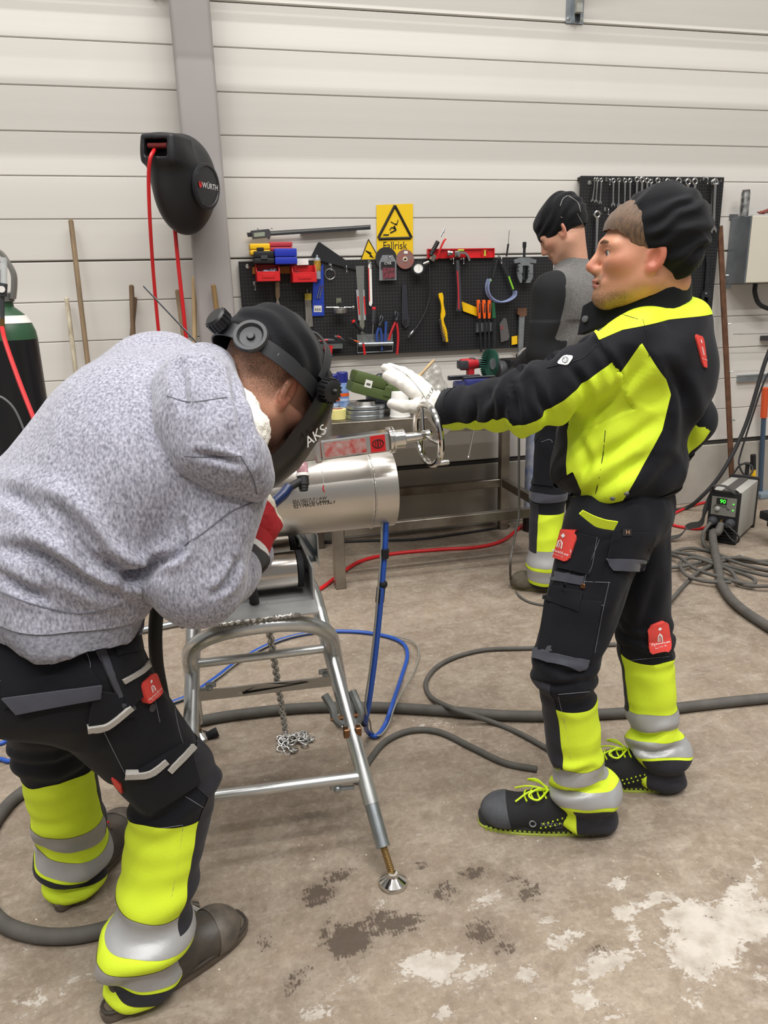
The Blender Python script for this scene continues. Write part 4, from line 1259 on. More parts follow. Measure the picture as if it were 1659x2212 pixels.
    for pp in ([(1205, 1142), (1182, 1222), (1228, 1240), (1272, 1238), (1290, 1160)], [(1295, 1165), (1268, 1235), (1262, 1262)], [(1180, 1254), (1318, 1258)], [(1316, 1258), (1300, 1330), (1285, 1410)], [(1246, 1300), (1238, 1370), (1222, 1420)], [(1168, 1290), (1190, 1310), (1235, 1322), (1252, 1300)], [(1206, 1500), (1274, 1494)], [(1206, 1505), (1226, 1590), (1232, 1640)], [(1345, 1428), (1445, 1418)], [(1355, 1215), (1345, 1190), (1400, 1165)], [(1256, 1300), (1305, 1308)]):
        cl.seam('stitching', pp, M_stitch, .0006)
    cl.stud('button', 1259, 1266, .007, M_copper); cl.patch('woven_tag', [(1343, 1143), (1362, 1143), (1362, 1157), (1343, 1157)], M_print_k, .007, 2, 2)
    cl.text('tag_print', 'H', (1353, 1150), (1, 0), (0, -1), 12, mat('copper_print', '#b98a6a', .6), .008)
    cl.patch('white_tab', [(1190, 1318), (1206, 1318), (1206, 1328), (1190, 1328)], M_print_w, .006, 2, 2)
    logo(cl, [(1204, 1140), (1252, 1154), (1232, 1216), (1187, 1200)])
    logo(cl, [(1400, 1352), (1436, 1338), (1447, 1404), (1400, 1408)])
    # ---- jacket
    S = SDF()
    S.ell((1.03, 1.68, .985), (.168, .19, .10), B3, .06); S.ell((1.05, 1.68, 1.09), (.155, .19, .14), B3, .06); S.ell(ch+Vector((.0, 0, .0)), (.142, .195, .15), B3, .07)
    S.cone(nk+Vector((0, 0, -.075)), sL+Vector((.03, .03, .012)), .07, .064, .06); S.cone(nk+Vector((0, 0, -.075)), sR+Vector((-.02, -.02, .01)), .07, .064, .06)
    S.ell(ch-fA*.06+Vector((0, 0, .05)), (.1, .16, .14), B3, .06)
    S.cone(sL, eL, .077, .071, .05); S.cone(eL, wL, .069, .05, .03); S.cone(sR, eR, .075, .068, .05); S.cone(eR, wR, .066, .055, .03)
    S.ell(eL+(sL-eL)*.1, (.07, .07, .066), None, .03)
    S.plane((1.05, 1.66, .905), (.12, 0, -1))
    V, F = S.mesh(.0055); N = vnormals(V, F)
    s1, a1, r1 = limb(V, (sL, eL, wL), (0, 0, -1)); s2, a2, r2 = limb(V, (sR, eR, wR), (0, 0, -1))
    L1 = (eL-sL).length
    slv = (r1 < .125) & (s1 > .05); slvR = (r2 < .11) & (s2 > .08)
    el = np.exp(-((s1-L1*.9)/.09)**2)*slv
    V = V+N*((el*.006+.003*slv)*np.sin(s1*75+a1*1.5+3*vnoise(V*10, 2)))[:, None]
    tor = ~slv & ~slvR
    V = V+N*(tor*.006*np.sin((V[:, 2]*34+(V @ npv(fA))*46+2.4*vnoise(V*6, 12))))[:, None]
    V = folds(V, N, 41, .006, (11, 11, 8))
    V = crease(V, vnormals(V, F), [([(1150, 815), (1165, 860), (1185, 900)], 9, .010), ([(1105, 830), (1115, 870), (1120, 915)], 8, .009), ([(1060, 850), (1065, 885), (1060, 925)], 7, .008), ([(1025, 862), (1028, 890), (1022, 925)], 6, .007), ([(1230, 790), (1260, 830), (1275, 870)], 10, .009), ([(1290, 740), (1320, 790), (1330, 840)], 9, .008), ([(1400, 780), (1330, 850), (1250, 920)], 12, .009), ([(1430, 900), (1350, 960), (1260, 1010)], 14, .010), ([(1400, 980), (1320, 1040), (1250, 1080)], 14, .010), ([(1250, 940), (1270, 1000), (1245, 1050)], 10, .008), ([(1470, 800), (1490, 900), (1480, 1000)], 14, .009), ([(1440, 780), (1475, 860), (1470, 960)], 12, .008), ([(1450, 1000), (1400, 1060), (1340, 1090)], 12, .007)])
    cl = Cloth(V, F, t, 'jacket', M_cblk)
    lat = (V-npv(ch)) @ npv(lA); fw = (V-npv(ch)) @ npv(fA); z = V[:, 2]; px = proj_np(V)
    # side panel, drawn in the vertical plane through the left flank (mirrored on the right)
    def tofz(q):
        o = ch+lA*.16; d = ray(*q); k = (o-CAM).dot(lA)/d.dot(lA); p = CAM+d*k; return ((p-ch).dot(fA), p.z)
    pol = [tofz(q) for q in ((1392, 735), (1440, 815), (1450, 850), (1432, 925), (1385, 1010), (1330, 1102), (1252, 1112), (1205, 1130), (1195, 1095), (1232, 1020), (1222, 930), (1290, 880))]
    side = np.where(slv, -.05, poly_field(np.stack([fw, z], 1), pol))
    side = np.where(np.abs(lat) > .03, side, -.05)
    lim = np.interp(s1, [0, .05, .2, .36, .5], [1.5, 1.35, .95, .72, .55])
    under = np.where(slv & (s1 < .54), np.minimum((lim-np.abs(a1-.3))*.06, .53-s1), -.05)
    underR = np.where(slvR, np.minimum((.9-np.abs(a2-1.9))*.06, .4-s2), -.05)
    yoke_z = np.interp(fw, [-.15, -.05, .04, .12], [1.36, 1.352, 1.335, 1.30])
    yoke = np.where(slv | slvR, np.maximum(-.05, np.minimum(z-yoke_z, .055-s1)), z-yoke_z)
    cuff = np.where(slv, np.minimum(s1-.485, 1), -.05)
    hem = np.minimum(.935-(z+.12*(1.05-V[:, 0])), 1)
    lin = [tofz(q) for q in ((1246, 1008), (1262, 1050), (1258, 1066), (1226, 1078), (1208, 1096), (1192, 1078), (1190, 1052), (1216, 1028))]
    lining = np.where(slv | (lat < .03), -.05, poly_field(np.stack([fw, z], 1), lin))
    cl.build([('front_lining', lining, M_mblack, -.006), ('hem_band', hem-.0, mat('black_rib_hem', '#17181d', .9, bump=.5, bscale=160), .003), ('hi_vis_side', np.maximum(side, np.maximum(under, underR)), M_hiv, .001), ('hi_vis_yoke', yoke, M_hiv, .001), ('cuff', cuff, M_cblk, .0015)])
    # collar: stand-up, open at the front
    b = MB(); rg = []; cc = Vector((1.075, 1.668, 0))
    for i in range(33):
        a = R(18+324*i/32); ca, sa = math.cos(a), math.sin(a)
        fr_ = max(ca, 0)**2
        rad_f = .105+.055*fr_; q = cc+fA*(ca*rad_f)+lA*(sa*.098)
        zb, zt = 1.365-.055*fr_, 1.452-.062*fr_-.012*max(ca, 0)
        o_ = (fA*ca+lA*sa)
        rg.append([q+Vector((0, 0, zb))+o_*.006, q+Vector((0, 0, zt))-o_*.004, q+Vector((0, 0, zt+.002))-o_*.012, q+Vector((0, 0, zb))-o_*.012])
    b.loft(rg); b.build('collar', M_cblk, cl.obj)
    p = rg[1][0].lerp(rg[1][1], .45)
    b = MB(); b.lathe(p, (lA+fA*.5), [(-.004, .008), (.006, .008), (.007, .005)], 14); b.build('snap', M_grey, cl.obj)
    # zip edge, badge, back patch, hem studs, yellow tab
    cl.patch('sleeve_badge', [(1219, 768), (1240, 770), (1226, 790), (1203, 786)], M_print_w, .003, 4, 4, rnd=.15)
    p_, n_ = cl.hit(1222, 778, .004); b = MB(); b.torus(p_, n_, .0065, .0009, 20, 5); b.build('badge_ring', mat('badge_grey', '#6d7076', .6), cl.obj)
    cl.text('badge_print', 'U', (1222, 778), (1, -.1), (-.1, -1), 9, mat('badge_grey', '#6d7076', .6), .0042)
    logo(cl, [(1499, 722), (1517, 728), (1526, 795), (1517, 792)], txt='Pipeweld.ee', sub='', lift=.004)
    for q in ((1322, 1114), (1371, 1110)): cl.stud('snap', *q, .006, M_grey)
    for pp in ([(1388, 690), (1398, 730), (1402, 770)], [(1180, 795), (1255, 775), (1290, 745)], [(1308, 930), (1300, 1000), (1280, 1100)], [(1345, 680), (1378, 690)]): cl.seam('stitching', pp, mat('dark_seam', '#0e0e12', .8), .0012)
    b = MB(); pts = [Vector(W(*q, 1.465)) for q in ((1255, 1106), (1280, 1122), (1300, 1131), (1330, 1136))]
    b.ribbon(catmull(pts, 5), (.1, -.35, 1), [.012+.012*min(i/8, 1) for i in range(16)], .003); b.build('hem_tab', M_hiv, cl.obj)
    # ---- left glove, flat hand with fingers up
    tip = Vector(W(848, 790, 1.93)); w0 = Vector(W(945, 880, 1.90))
    pd = (tip-w0).normalized(); back = Vector((.6, -.6, .5))
    V, F, _ = glove(t, 'glove', w0, pd, back, M_leather, size=1.04, curl=(.12, .1, .12, .16, .35), spread=.015, thumb_out=.85, thumb_side=-1)
    gl = soft_obj('glove', V, F, M_leather, t)
    gc = Cloth(V, F, t, 'glove', M_leather); gc.obj = gl
    b = MB(); c0 = w0-pd*.02; b.tube([w0+pd*.03, w0+pd*.0, w0-pd*.035, w0-pd*.06], [.036, .04, .046, .05], 20); b.build('glove_cuff', M_leather, gl)
    gc.text('glove_print', 'CE CAT II', (932, 845), (.5, -.85), (-.85, -.5), 9, M_print_k, .0015)
    gc.seam('glove_seam', [(848, 792), (880, 812), (905, 840), (925, 870)], mat('seam_grey', '#9d9a93', .8), .0012)
    # right glove (hidden by the body)
    V, F, _ = glove(t, 'glove', wR, (-.5, .3, -.8), (.6, .6, 0), M_leather, h=.005, thumb_side=-1); soft_obj('glove', V, F, M_leather, t)
    # ---- shoes
    M_mesh = mat('black_shoe_mesh', '#1a1a1d', .85, bump=.6, bscale=260); M_tc = mat('scuffed_toe_cap', '#4d4f54', .7, var=.3, vscale=25, bump=.3); M_sl = mat('shoe_sole_dark', '#2a2b2e', .7); M_sy = mat('lime_sole', '#9aa83a', .6)
    M_lace = mat('lime_lace', '#d2ef1f', .6)
    for heel, toe, px_, near in ((Vector((.945, 1.528, 0)), Vector((.66, 1.648, 0)), 0, 1), (Vector((1.245, 1.628, 0)), Vector((.97, 1.76, 0)), 1, 0)):
        up, P0, F3, PP = shoe(t, heel, toe, M_mesh, M_tc, M_sl, 'shoe', tread=M_sy)
        b = MB(); pl = [P0(.5+.53*math.cos(a), (.0445+.012*math.cos(a))*math.copysign(abs(math.sin(a))**.7, math.sin(a)), .002) for a in np.linspace(0, 2*math.pi, 40, endpoint=False)]
        b.tube(pl, .004, 6, close=True); b.build('outsole_edge', M_sy, up)
        for k in range(5):
            x = .40+.055*k
            b = MB(); b.tube([PP(x-.01, .024), PP(x+.005, .012), PP(x+.01, 0), PP(x+.005, -.012), PP(x-.01, -.024)], .0026, 6); b.build('lace', M_lace, up)
        c = PP(.42, 0, lift=.004)
        for s_ in (1, -1):
            b = MB(); b.tube(catmull([c, c+F3 @ Vector((.03, s_*.02, .016)), c+F3 @ Vector((.055, s_*.035, .004)), c+F3 @ Vector((.03, s_*.04, -.004)), c+F3 @ Vector((.002, s_*.006, .004))], 6), .0028, 6); b.build('lace_bow', M_lace, up)
            b = MB(); b.tube(catmull([c, c+F3 @ Vector((.05, s_*.012, .0)), c+F3 @ Vector((.09, s_*.03, -.022))], 6), .0026, 6); b.build('lace_end', M_lace, up)
        for i in range(12):
            p = PP(.27+.04*(i % 6)+.02*(i//6), .05, .068-.004*(i % 6)-.016*(i//6), 0); b = MB(); b.lathe(p-F3 @ Vector((0, .002, 0)), F3 @ Vector((0, 1, 0)), [(0, .0022), (.004, .0022)], 8); b.build('eyelet', M_lace, up)
        if near:
            gp = mat('grey_print', '#7b7d80', .6)
            def stext(txt, size, x0, z0):
                vs, fs = text_mesh(txt, size); me = bpy.data.meshes.new('shoe_lettering'); o_ = absloc(up); Ls = (toe-heel).length
                me.from_pydata([tuple(PP(x0-vx/Ls, .05, z0+vy, .001)-o_) for vx, vy in vs], [], fs); link('shoe_lettering', me, gp, up)
            stext('sixton', .024, .40, .047); stext('peak', .012, .33, .033)
            b = MB(); b.torus(PP(.56, .05, .043, .001), F3 @ Vector((0, 1, .2)), .008, .002, 20, 6); b.build('shoe_emblem', gp, up)
    return t


person_right()


# ------------------------------------------------------------------ welder bending over the pipe (left)
def person_left():
    t = thing('person', 'welder in grey hoodie and welding helmet bending over the pipe', 'person', (-.28, 1.42, 0))
    fB = Vector((.87, .49, 0)).normalized(); lB = Vector((-.49, .87, 0)).normalized(); U3 = frame3(fB)
    Pv, Nk = Vector((-.31, 1.375, .83)), Vector((.03, 1.46, 1.245))
    u = (Nk-Pv).normalized(); T3 = Matrix((lB.cross(u), lB, u)).transposed()
    hR, kR, aR = Vector((-.262, 1.295, .80)), Vector((-.125, 1.395, .465)), Vector((-.222, 1.342, .085))
    hL, kL, aL = Vector((-.352, 1.455, .80)), Vector((-.395, 1.605, .475)), Vector((-.405, 1.69, .085))
    sR, eR, wR = Vector((.025, 1.29, 1.13)), Vector((-.035, 1.235, .957)), Vector((.035, 1.41, .905))
    sL, eL, wL = Vector((-.06, 1.57, 1.27)), Vector((.0, 1.66, 1.02)), Vector((.075, 1.62, .865))
    wv = lambda r_, u_, a_: (CR*r_+CU*u_+CF*a_).normalized()
    HC = Vector(W(578, 828, 1.45)); H = frame3(wv(.45, -.5, .74), wv(.5, .8, .25))
    # ---- body
    S = SDF(); P = head_sdf(S, HC, H, Nk+Vector((.0, 0, .0)), .062)
    V, F = S.mesh(.003); A = head_attrs(V, HC, H, .4, .75)
    S2 = SDF(); S2.ell(Pv+u*.36, (.1, .15, .19), T3, .05); S2.ell(Pv+u*.05, (.1, .14, .13), T3, .08); S2.cone(Pv+u*.4, Nk, .07, .055, .05)
    for pts, rr in (((hL, kL, aL), (.075, .05, .035)), ((hR, kR, aR), (.075, .05, .035)), ((sL, eL, wL), (.045, .038, .028)), ((sR, eR, wR), (.045, .038, .028))): S2.chain(pts, rr, .04)
    V2, F2 = S2.mesh(.014)
    A = {k: np.concatenate([a, np.zeros(len(V2))]) for k, a in A.items()}
    body = soft_obj('body', np.concatenate([V, V2]), np.concatenate([F, F2+len(V)]), skin_mat('skin_fair', '#e3ab8e', '#cf8068', '#6d5543'), t, attrs=A)
    eyes(body, P, H)
    # ---- black cloth cap
    S = SDF(); S.ell(P(-.01, 0, .035), (.112, .094, .09), H, .02); S.ell(P(-.04, 0, .045), (.085, .088, .08), H, .04)
    V, F = S.mesh(.004); N = vnormals(V, F); q = (V-npv(HC)) @ np.array(H)
    V = V+N*(.0022*np.sin(q[:, 2]*120+q[:, 0]*60+3*vnoise(q*15, 3)))[:, None]; V = folds(V, N, 17, .003, (14, 14, 14))
    g = q[:, 2]-.012-.18*(q[:, 0]+.02)*0
    pc = split(V, F, vnormals(V, F), g)[0]
    cap = soft_obj('welding_cap', pc[0], pc[1], M_hat, t, pc[2]); cc = Cloth(V, F, t, 'welding_cap', M_hat); cc.obj = cap
    cc.text('cap_print', '\u25b2LPP', (610, 782), (.8, .5), (.5, -.85), 20, mat('silver_print', '#bdbdbd', .5), .001) if False else cc.poly('cap_print', [(600, 765), (612, 757), (620, 765), (617, 782), (605, 776), (597, 772)], mat('silver_print', '#bdbdbd', .5), .002)
    cc.text('cap_print', 'L.PP', (628, 793), (.85, .5), (.5, -.85), 17, mat('silver_print', '#bdbdbd', .5), .002)
    # ---- trousers
    S = SDF(); S.ell(Pv+Vector((-.02, 0, -.01)), (.15, .185, .145), U3, .06); S.ell(Pv-fB*.05+Vector((0, 0, -.06)), (.11, .16, .10), U3, .05)
    S.cone(hR, kR, .102, .082, .05); S.cone(kR, aR, .08, .074, .03); S.cone(hL, kL, .102, .08, .05); S.cone(kL, aL, .078, .074, .03)
    S.ell(aR+Vector((0, -.005, .06)), (.085, .078, .06), U3, .03); S.ell(aL+Vector((0, 0, .06)), (.085, .078, .06), U3, .03)
    S.cone(aR-fB*.02+Vector((0, 0, .02)), aR-fB*.02+Vector((0, 0, -.03)), .064, .06, .03); S.cone(aL-fB*.02+Vector((0, 0, .02)), aL-fB*.02+Vector((0, 0, -.03)), .064, .06, .03)
    S.plane((0, 0, .028), (0, 0, -1))
    V, F = S.mesh(.0055); N = vnormals(V, F)
    s1, a1, r1 = limb(V, (hR, kR, aR), fB); s2, a2, r2 = limb(V, (hL, kL, aL), fB); isR = r2-r1
    ang = np.where(isR > 0, a1, a2); z = V[:, 2]
    ank = np.clip((.32-z)/.14, 0, 1); kne = np.exp(-((z-.46)/.08)**2)
    V = V+N*(ank*.010*np.sin(z*58+3*vnoise(V*9, 4))+kne*.005*np.sin(z*100+ang+4*vnoise(V*11, 6)))[:, None]
    V = folds(V, N, 51, .006, (12, 12, 9))
    cl = Cloth(V, F, t, 'trousers', M_cblk)
    # a1 is negative/positive on the two flanks; the knee front is grey
    wob = vnoise(V*13, 9)*.014; zz = z+wob+.025*np.sin(ang+.8)*ank
    band = lambda a, c: np.minimum(zz-a, c-zz)
    front = np.where(isR > 0, .85-np.abs(a1-.5), .62-np.abs(a2))
    knee = np.minimum(band(.19, .56), front*.075)
    cl.build([('knee_pad', knee, M_knee, .0015), ('reflective_band', np.where(isR > 0, band(.165, .228), band(.19, .245)), M_refl, .002), ('reflective_band', np.where(isR > 0, band(.085, .135), band(.105, .155)), M_refl, .002),
              ('hem_guard', np.where(isR > 0, band(.052, .078), band(.06, .095)), M_knee, .002), ('hi_vis_panel', np.maximum(np.where(isR > 0, band(.2, .42), band(.22, .405)), .2-zz), M_hiv, .001)])
    # back pocket, holster pocket, thigh pocket, webbing loops
    cl.patch('back_pocket', [(0, 1395), (150, 1378), (218, 1480), (10, 1528)], M_cblk, .005)
    cl.patch('pocket_trim', [(10, 1505), (215, 1478), (212, 1505), (40, 1538)], M_cgry, .009)
    cl.patch('holster_strip', [(180, 1343), (205, 1345), (290, 1530), (268, 1540)], M_cgry, .006, 4, 12)
    cl.patch('holster_pocket', [(208, 1358), (320, 1332), (375, 1440), (272, 1530)], M_cblk, .008, 10, 12)
    cl.patch('tool_slot', [(232, 1372), (300, 1352), (308, 1400), (245, 1420)], M_cblk, .012, 6, 4)
    cl.patch('thigh_pocket', [(270, 1680), (400, 1600), (428, 1690), (322, 1755)], M_cblk, .008, 8, 8)
    cl.patch('side_pocket', [(200, 1490), (270, 1500), (290, 1545), (190, 1570)], M_cblk, .006)
    wb = mat('grey_webbing', '#b4b0aa', .8, bump=.8, bscale=300)
    cl.strip('webbing', [(258, 1470), (305, 1445), (325, 1415), (341, 1380)], 11, wb, .012); cl.strip('webbing', [(188, 1570), (230, 1562), (278, 1525)], 11, wb, .011)
    cl.strip('webbing', [(272, 1668), (320, 1665), (355, 1640)], 11, wb, .012); cl.strip('webbing', [(361, 1662), (372, 1650), (390, 1632), (410, 1612)], 11, wb, .012)
    for pp in ([(0, 1400), (150, 1380), (195, 1440), (150, 1472), (0, 1470)], [(180, 1345), (225, 1440), (290, 1535)], [(298, 1420), (330, 1500), (345, 1560)], [(222, 1576), (270, 1670), (320, 1755)], [(372, 1500), (390, 1590), (430, 1690)], [(270, 1780), (330, 1790), (395, 1782)], [(395, 1785), (385, 1860), (370, 1940)], [(215, 1362), (300, 1345)], [(240, 1422), (330, 1400)], [(400, 1720), (448, 1750)], [(0, 1350), (180, 1352)]):
        cl.seam('stitching', pp, M_stitch, .0006)
    cl.stud('button', 328, 1529, .008, M_dgrey)
    cl.patch('lighter', [(237, 1386), (258, 1378), (264, 1390), (243, 1399)], mat('violet_pack', '#5b3a6a', .5), .016, 2, 2)
    cl.patch('lighter_label', [(252, 1383), (266, 1379), (268, 1389), (255, 1393)], M_print_w, .0175, 2, 2)
    logo(cl, [(295, 1478), (322, 1455), (340, 1500), (308, 1522)], lift=.014)
    cl.patch('knee_label', [(242, 1678), (262, 1692), (266, 1712), (248, 1694)], M_patch, .004, 2, 2)
    # ---- hoodie
    S = SDF()
    S.ell(Pv+u*.06-T3.col[0]*.03, (.165, .205, .12), T3, .06); S.ell(Pv+u*.2-T3.col[0]*.075, (.165, .20, .17), T3, .07); S.ell(Pv+u*.36-T3.col[0]*.075, (.155, .20, .17), T3, .07)
    S.cone(sR+Vector((-.02, .03, .02)), sL+Vector((-.02, -.02, -.01)), .095, .10, .08); S.cone(Pv+u*.4-T3.col[0]*.05, Nk-u*.02, .13, .085, .07)
    S.cone(sR, eR, .083, .072, .03); S.cone(eR, wR, .07, .05, .03); S.cone(sL, eL, .08, .07, .05); S.cone(eL, wL, .066, .048, .03)
    S.plane(Pv+Vector((0, 0, .055)), (-.22, -.02, -1))
    V, F = S.mesh(.006); N = vnormals(V, F)
    s1, a1, r1 = limb(V, (sR, eR, wR), (1, 0, 0)); slv = (r1 < .12) & (s1 > .05)
    ax = (V-npv(Pv)) @ npv(u); lt = (V-npv(Pv)) @ npv(lB); bk = (V-npv(Pv)) @ npv(T3.col[0])
    low = np.clip((.3-ax)/.2, 0, 1)*~slv
    # long drag folds running from the waist to the armpit
    V = V+N*(low*.012*np.clip(np.sin((ax*24+bk*16-lt*10)+1.8*vnoise(V*5, 3)), -.4, 1))[:, None]
    fs = np.clip((s1-(eR-sR).length-.02)/.08, 0, 1)*slv
    V = V+N*(fs*.005*np.sin(s1*95+2*vnoise(V*9, 8)))[:, None]
    V = folds(V, N, 61, .007, (7, 7, 6))
    V = crease(V, vnormals(V, F), [([(60, 1060), (140, 1120), (200, 1210), (300, 1240), (345, 1220)], 18, .022), ([(0, 1180), (90, 1200), (200, 1260), (280, 1290)], 16, .018), ([(0, 1240), (60, 1275), (100, 1290)], 12, .014), ([(150, 1090), (215, 1180), (260, 1235)], 14, .014), ([(395, 1130), (400, 1170), (385, 1200), (330, 1215)], 10, .014), ([(250, 1270), (290, 1240), (340, 1215)], 12, .014), ([(480, 1260), (500, 1235), (512, 1210)], 8, .012), ([(455, 1285), (490, 1262), (505, 1240)], 8, .01), ([(0, 1060), (60, 1090), (130, 1160)], 16, .012)])
    cl = Cloth(V, F, t, 'hoodie', M_hood)
    pl = (V-npv(Pv+Vector((0, 0, .055)))) @ (npv((-.22, -.02, -1))/1.024)
    cl.build([('rib_hem', np.where(slv, -1, pl+.045), mat('grey_rib', '#9c9da8', .95, var=.4, vscale=150, col2='#6f707a', bump=.6, bscale=200), -.003)])
    for pp in ([(556, 1082), (500, 1105), (440, 1150), (398, 1178)], [(0, 1278), (80, 1308), (180, 1325), (265, 1305)]): cl.seam('seam', pp, mat('grey_seam', '#62636c', .9), .0014, .0)
    # hood hanging round the neck
    S = SDF()
    on = lambda x, y, k_: cl.hit(x, y)[0]-ray(x, y).normalized()*k_
    hp = [on(440, 800, -.01), on(425, 850, .0), on(432, 910, .0), on(455, 960, -.002), on(500, 1005, -.006), on(548, 1045, -.01)]
    S.chain(hp, [.05, .066, .068, .06, .042, .028], .03); hp2 = [on(462, 800, .005), on(472, 870, .014), on(495, 930, .012), on(525, 985, .012), on(552, 1030, .006)]; S.chain(hp2, [.03, .036, .034, .03, .024], .03)
    V, F = S.mesh(.005); N = vnormals(V, F)
    V = folds(V, N, 71, .005, (9, 9, 9)); V = crease(V, vnormals(V, F), [([(392, 790), (395, 840), (400, 880)], 12, .012), ([(420, 980), (480, 990), (520, 1005)], 8, .008), ([(500, 800), (520, 900), (545, 1000)], 8, .01)])
    hc = Cloth(V, F, t, 'hood', M_hood); hc.build()
    hc.obj.parent = cl.obj
    for pp in ([(360, 855), (410, 868), (490, 858)], [(398, 985), (450, 988), (520, 985)], [(520, 985), (545, 1030), (555, 1068)]): hc.seam('seam', pp, mat('grey_seam', '#62636c', .9), .0012, .0)
    # white terry towel inside the collar
    S = SDF(); tp = [on(500, 850, .02), on(515, 885, .03), on(535, 930, .032), on(550, 985, .02)]
    S.chain(tp, [.022, .032, .034, .018], .02); V, F = S.mesh(.004); N = vnormals(V, F); V = V+N*(.002*vnoise(V*180, 4))[:, None]
    soft_obj('towel', V, F, mat('white_terry', '#e6e2d8', .95, bump=1.0, bscale=260), t)
    # ---- welding helmet: curved shell, headband, ratchet dial, side knob
    hm = bpy.data.objects.new('welding_helmet', None); COL.objects.link(hm); hm.parent = t
    b = MB(); rg = []
    prof = [(.085, .075, .095), (.115, .06, .108), (.14, .02, .118), (.15, -.04, .122), (.148, -.10, .118), (.135, -.15, .10), (.118, -.185, .08)]
    for inner in (0, 1):
        for (fx, zz_, wd_) in (prof if not inner else prof[::-1]):
            ring = []
            for i in range(25):
                a = R(-95+190*i/24); k_ = 1-.03*inner
                ring.append(P(.03+(fx-.03)*math.cos(a)**1 if abs(a) < 1.57 else .03+(fx-.03)*math.cos(a), wd_*math.sin(a)*k_, zz_-.004*inner)) if not inner else ring.append(P(.03+(fx-.034)*math.cos(a), wd_*math.sin(a)*.97, zz_))
            rg.append(ring)
    # open sheet with thickness
    n_ = 25; vs = [p for r_ in rg for p in r_]; fs_ = []
    for i in range(len(rg)-1):
        for j in range(n_-1): fs_.append((i*n_+j, i*n_+j+1, (i+1)*n_+j+1, (i+1)*n_+j))
    for j in range(n_-1): fs_.append(((len(rg)-1)*n_+j, (len(rg)-1)*n_+j+1, j+1, j))
    k_ = len(prof)
    for i in range(k_-1):
        for e in (0, n_-1): fs_.append((i*n_+e, (i+1)*n_+e, (2*k_-2-i)*n_+e, (2*k_-1-i)*n_+e))
    b.add(vs, fs_); b.build('helmet_shell', mat('helmet_black', '#0e0e10', .28), hm, smooth=45)
    mband = mat('band_grey', '#2b2c2f', .5)
    def hring(a0, a1, rx, ry, z0, z1, w, tk, name, mt, n=36, tilt=0):
        b = MB(); pts = []; 
        for i in range(n+1):
            a = R(a0+(a1-a0)*i/n); pts.append(P(rx*math.cos(a)-.012, ry*math.sin(a), z0+(z1-z0)*(.5-.5*math.cos(a))))
        b.ribbon(pts, H @ Vector((0, 0, 1)), w, tk); return b.build(name, mt, hm)
    hring(40, 320, .128, .102, .03, .012, .028, .003, 'headband', mband)
    b = MB(); pts = [P(.02+.1*math.sin(R(a))*0-.0, .104*math.cos(R(a)), .02+.122*math.sin(R(a))) for a in range(8, 173, 8)]; b.ribbon(pts, H @ Vector((1, 0, 0)), .02, .003); b.build('crown_strap', mband, hm)
    c = P(-.122, -.052, .014); nrm = (H @ Vector((-.88, -.48, 0))).normalized()
    b = MB(); b.lathe(c, nrm, [(0, .03), (.006, .032), (.012, .03), (.012, .024), (.006, .02), (.005, .008), (.01, .006), (.01, .003)], 28); b.build('dial', mat('dial_grey', '#303134', .45), hm)
    c = P(-.142, .012, .016); nrm = (H @ Vector((-1, .12, 0))).normalized()
    b = MB(); b.lathe(c, nrm, [(0, .016), (.004, .022), (.022, .021), (.026, .017)], 20)
    for i in range(16):
        e = fr(nrm) @ Vector((math.cos(i*math.pi/8), math.sin(i*math.pi/8), 0)); b.box(c+e*.0215+nrm*.013, (.003, .003, .018), fr(nrm))
    b.build('ratchet_knob', M_black, hm)
    for s_ in (1, -1):
        c = P(.035, s_*.106, .035); nrm = H @ Vector((0, s_, 0))
        b = MB(); b.lathe(c, nrm, [(0, .02), (.006, .023), (.024, .021), (.028, .014), (.028, .006), (.036, .004)], 22)
        for i in range(18):
            e = fr(nrm) @ Vector((math.cos(i*math.pi/9), math.sin(i*math.pi/9), 0)); b.box(c+e*.0225+nrm*.015, (.003, .003, .018), fr(nrm))
        b.build('side_knob', M_black, hm)
    X_ = (H @ Vector((.35, 0, .94))).normalized()
    lettering('helmet_lettering', 'AKS', .03, P(.062, -.126, -.05), X_, (H @ Vector((-.94, -.0, .35))), M_print_w, hm, .003)
    # ---- gloves: left hand red-backed, holding the torch; right hand in a dark glove on the cable
    M_gred = mat('red_glove_cloth', '#a81c24', .85, bump=.3, bscale=250); M_gcr = mat('cream_glove_leather', '#cfc6b4', .75, var=.15, vscale=20, bump=.3)
    w0 = Vector(W(548, 1172, 1.56)); pd = (Vector(W(600, 1085, 1.645))-w0).normalized()
    V, F, _ = glove(t, 'glove', w0, pd, Vector((.45, -.8, -.1)), M_gcr, size=1.05, curl=(.85, .8, .8, .8, .6), spread=.06, thumb_out=.9, thumb_side=-1)
    N = vnormals(V, F); ln = (V-npv(w0)) @ npv(pd)
    ps, ng = split(V, F, N, ln-.088)
    gl = soft_obj('glove', ps[0], ps[1], M_gcr, t, ps[2]); soft_obj('glove_back', ng[0], ng[1], M_gred, gl, ng[2])
    b = MB(); b.tube([w0+pd*.02, w0-pd*.02, w0-pd*.05], [.038, .043, .048], 20); b.build('glove_cuff', M_gred, gl)
    b = MB(); b.tube([w0-pd*.015, w0-pd*.03], [.0442, .0462], 20); b.build('cuff_stripe', M_white, gl)
    wd0 = wR; pd = Vector((.6, .75, .3)).normalized()
    V, F, _ = glove(t, 'glove', wd0, pd, Vector((.2, -.6, .8)), M_cgry, size=.82, curl=(.9, .9, .9, .9, .7), spread=.04, thumb_out=.6, thumb_side=-1)
    soft_obj('glove', V, F, mat('dark_grey_glove', '#3c3a3a', .9, var=.3, vscale=30, bump=.4), t)
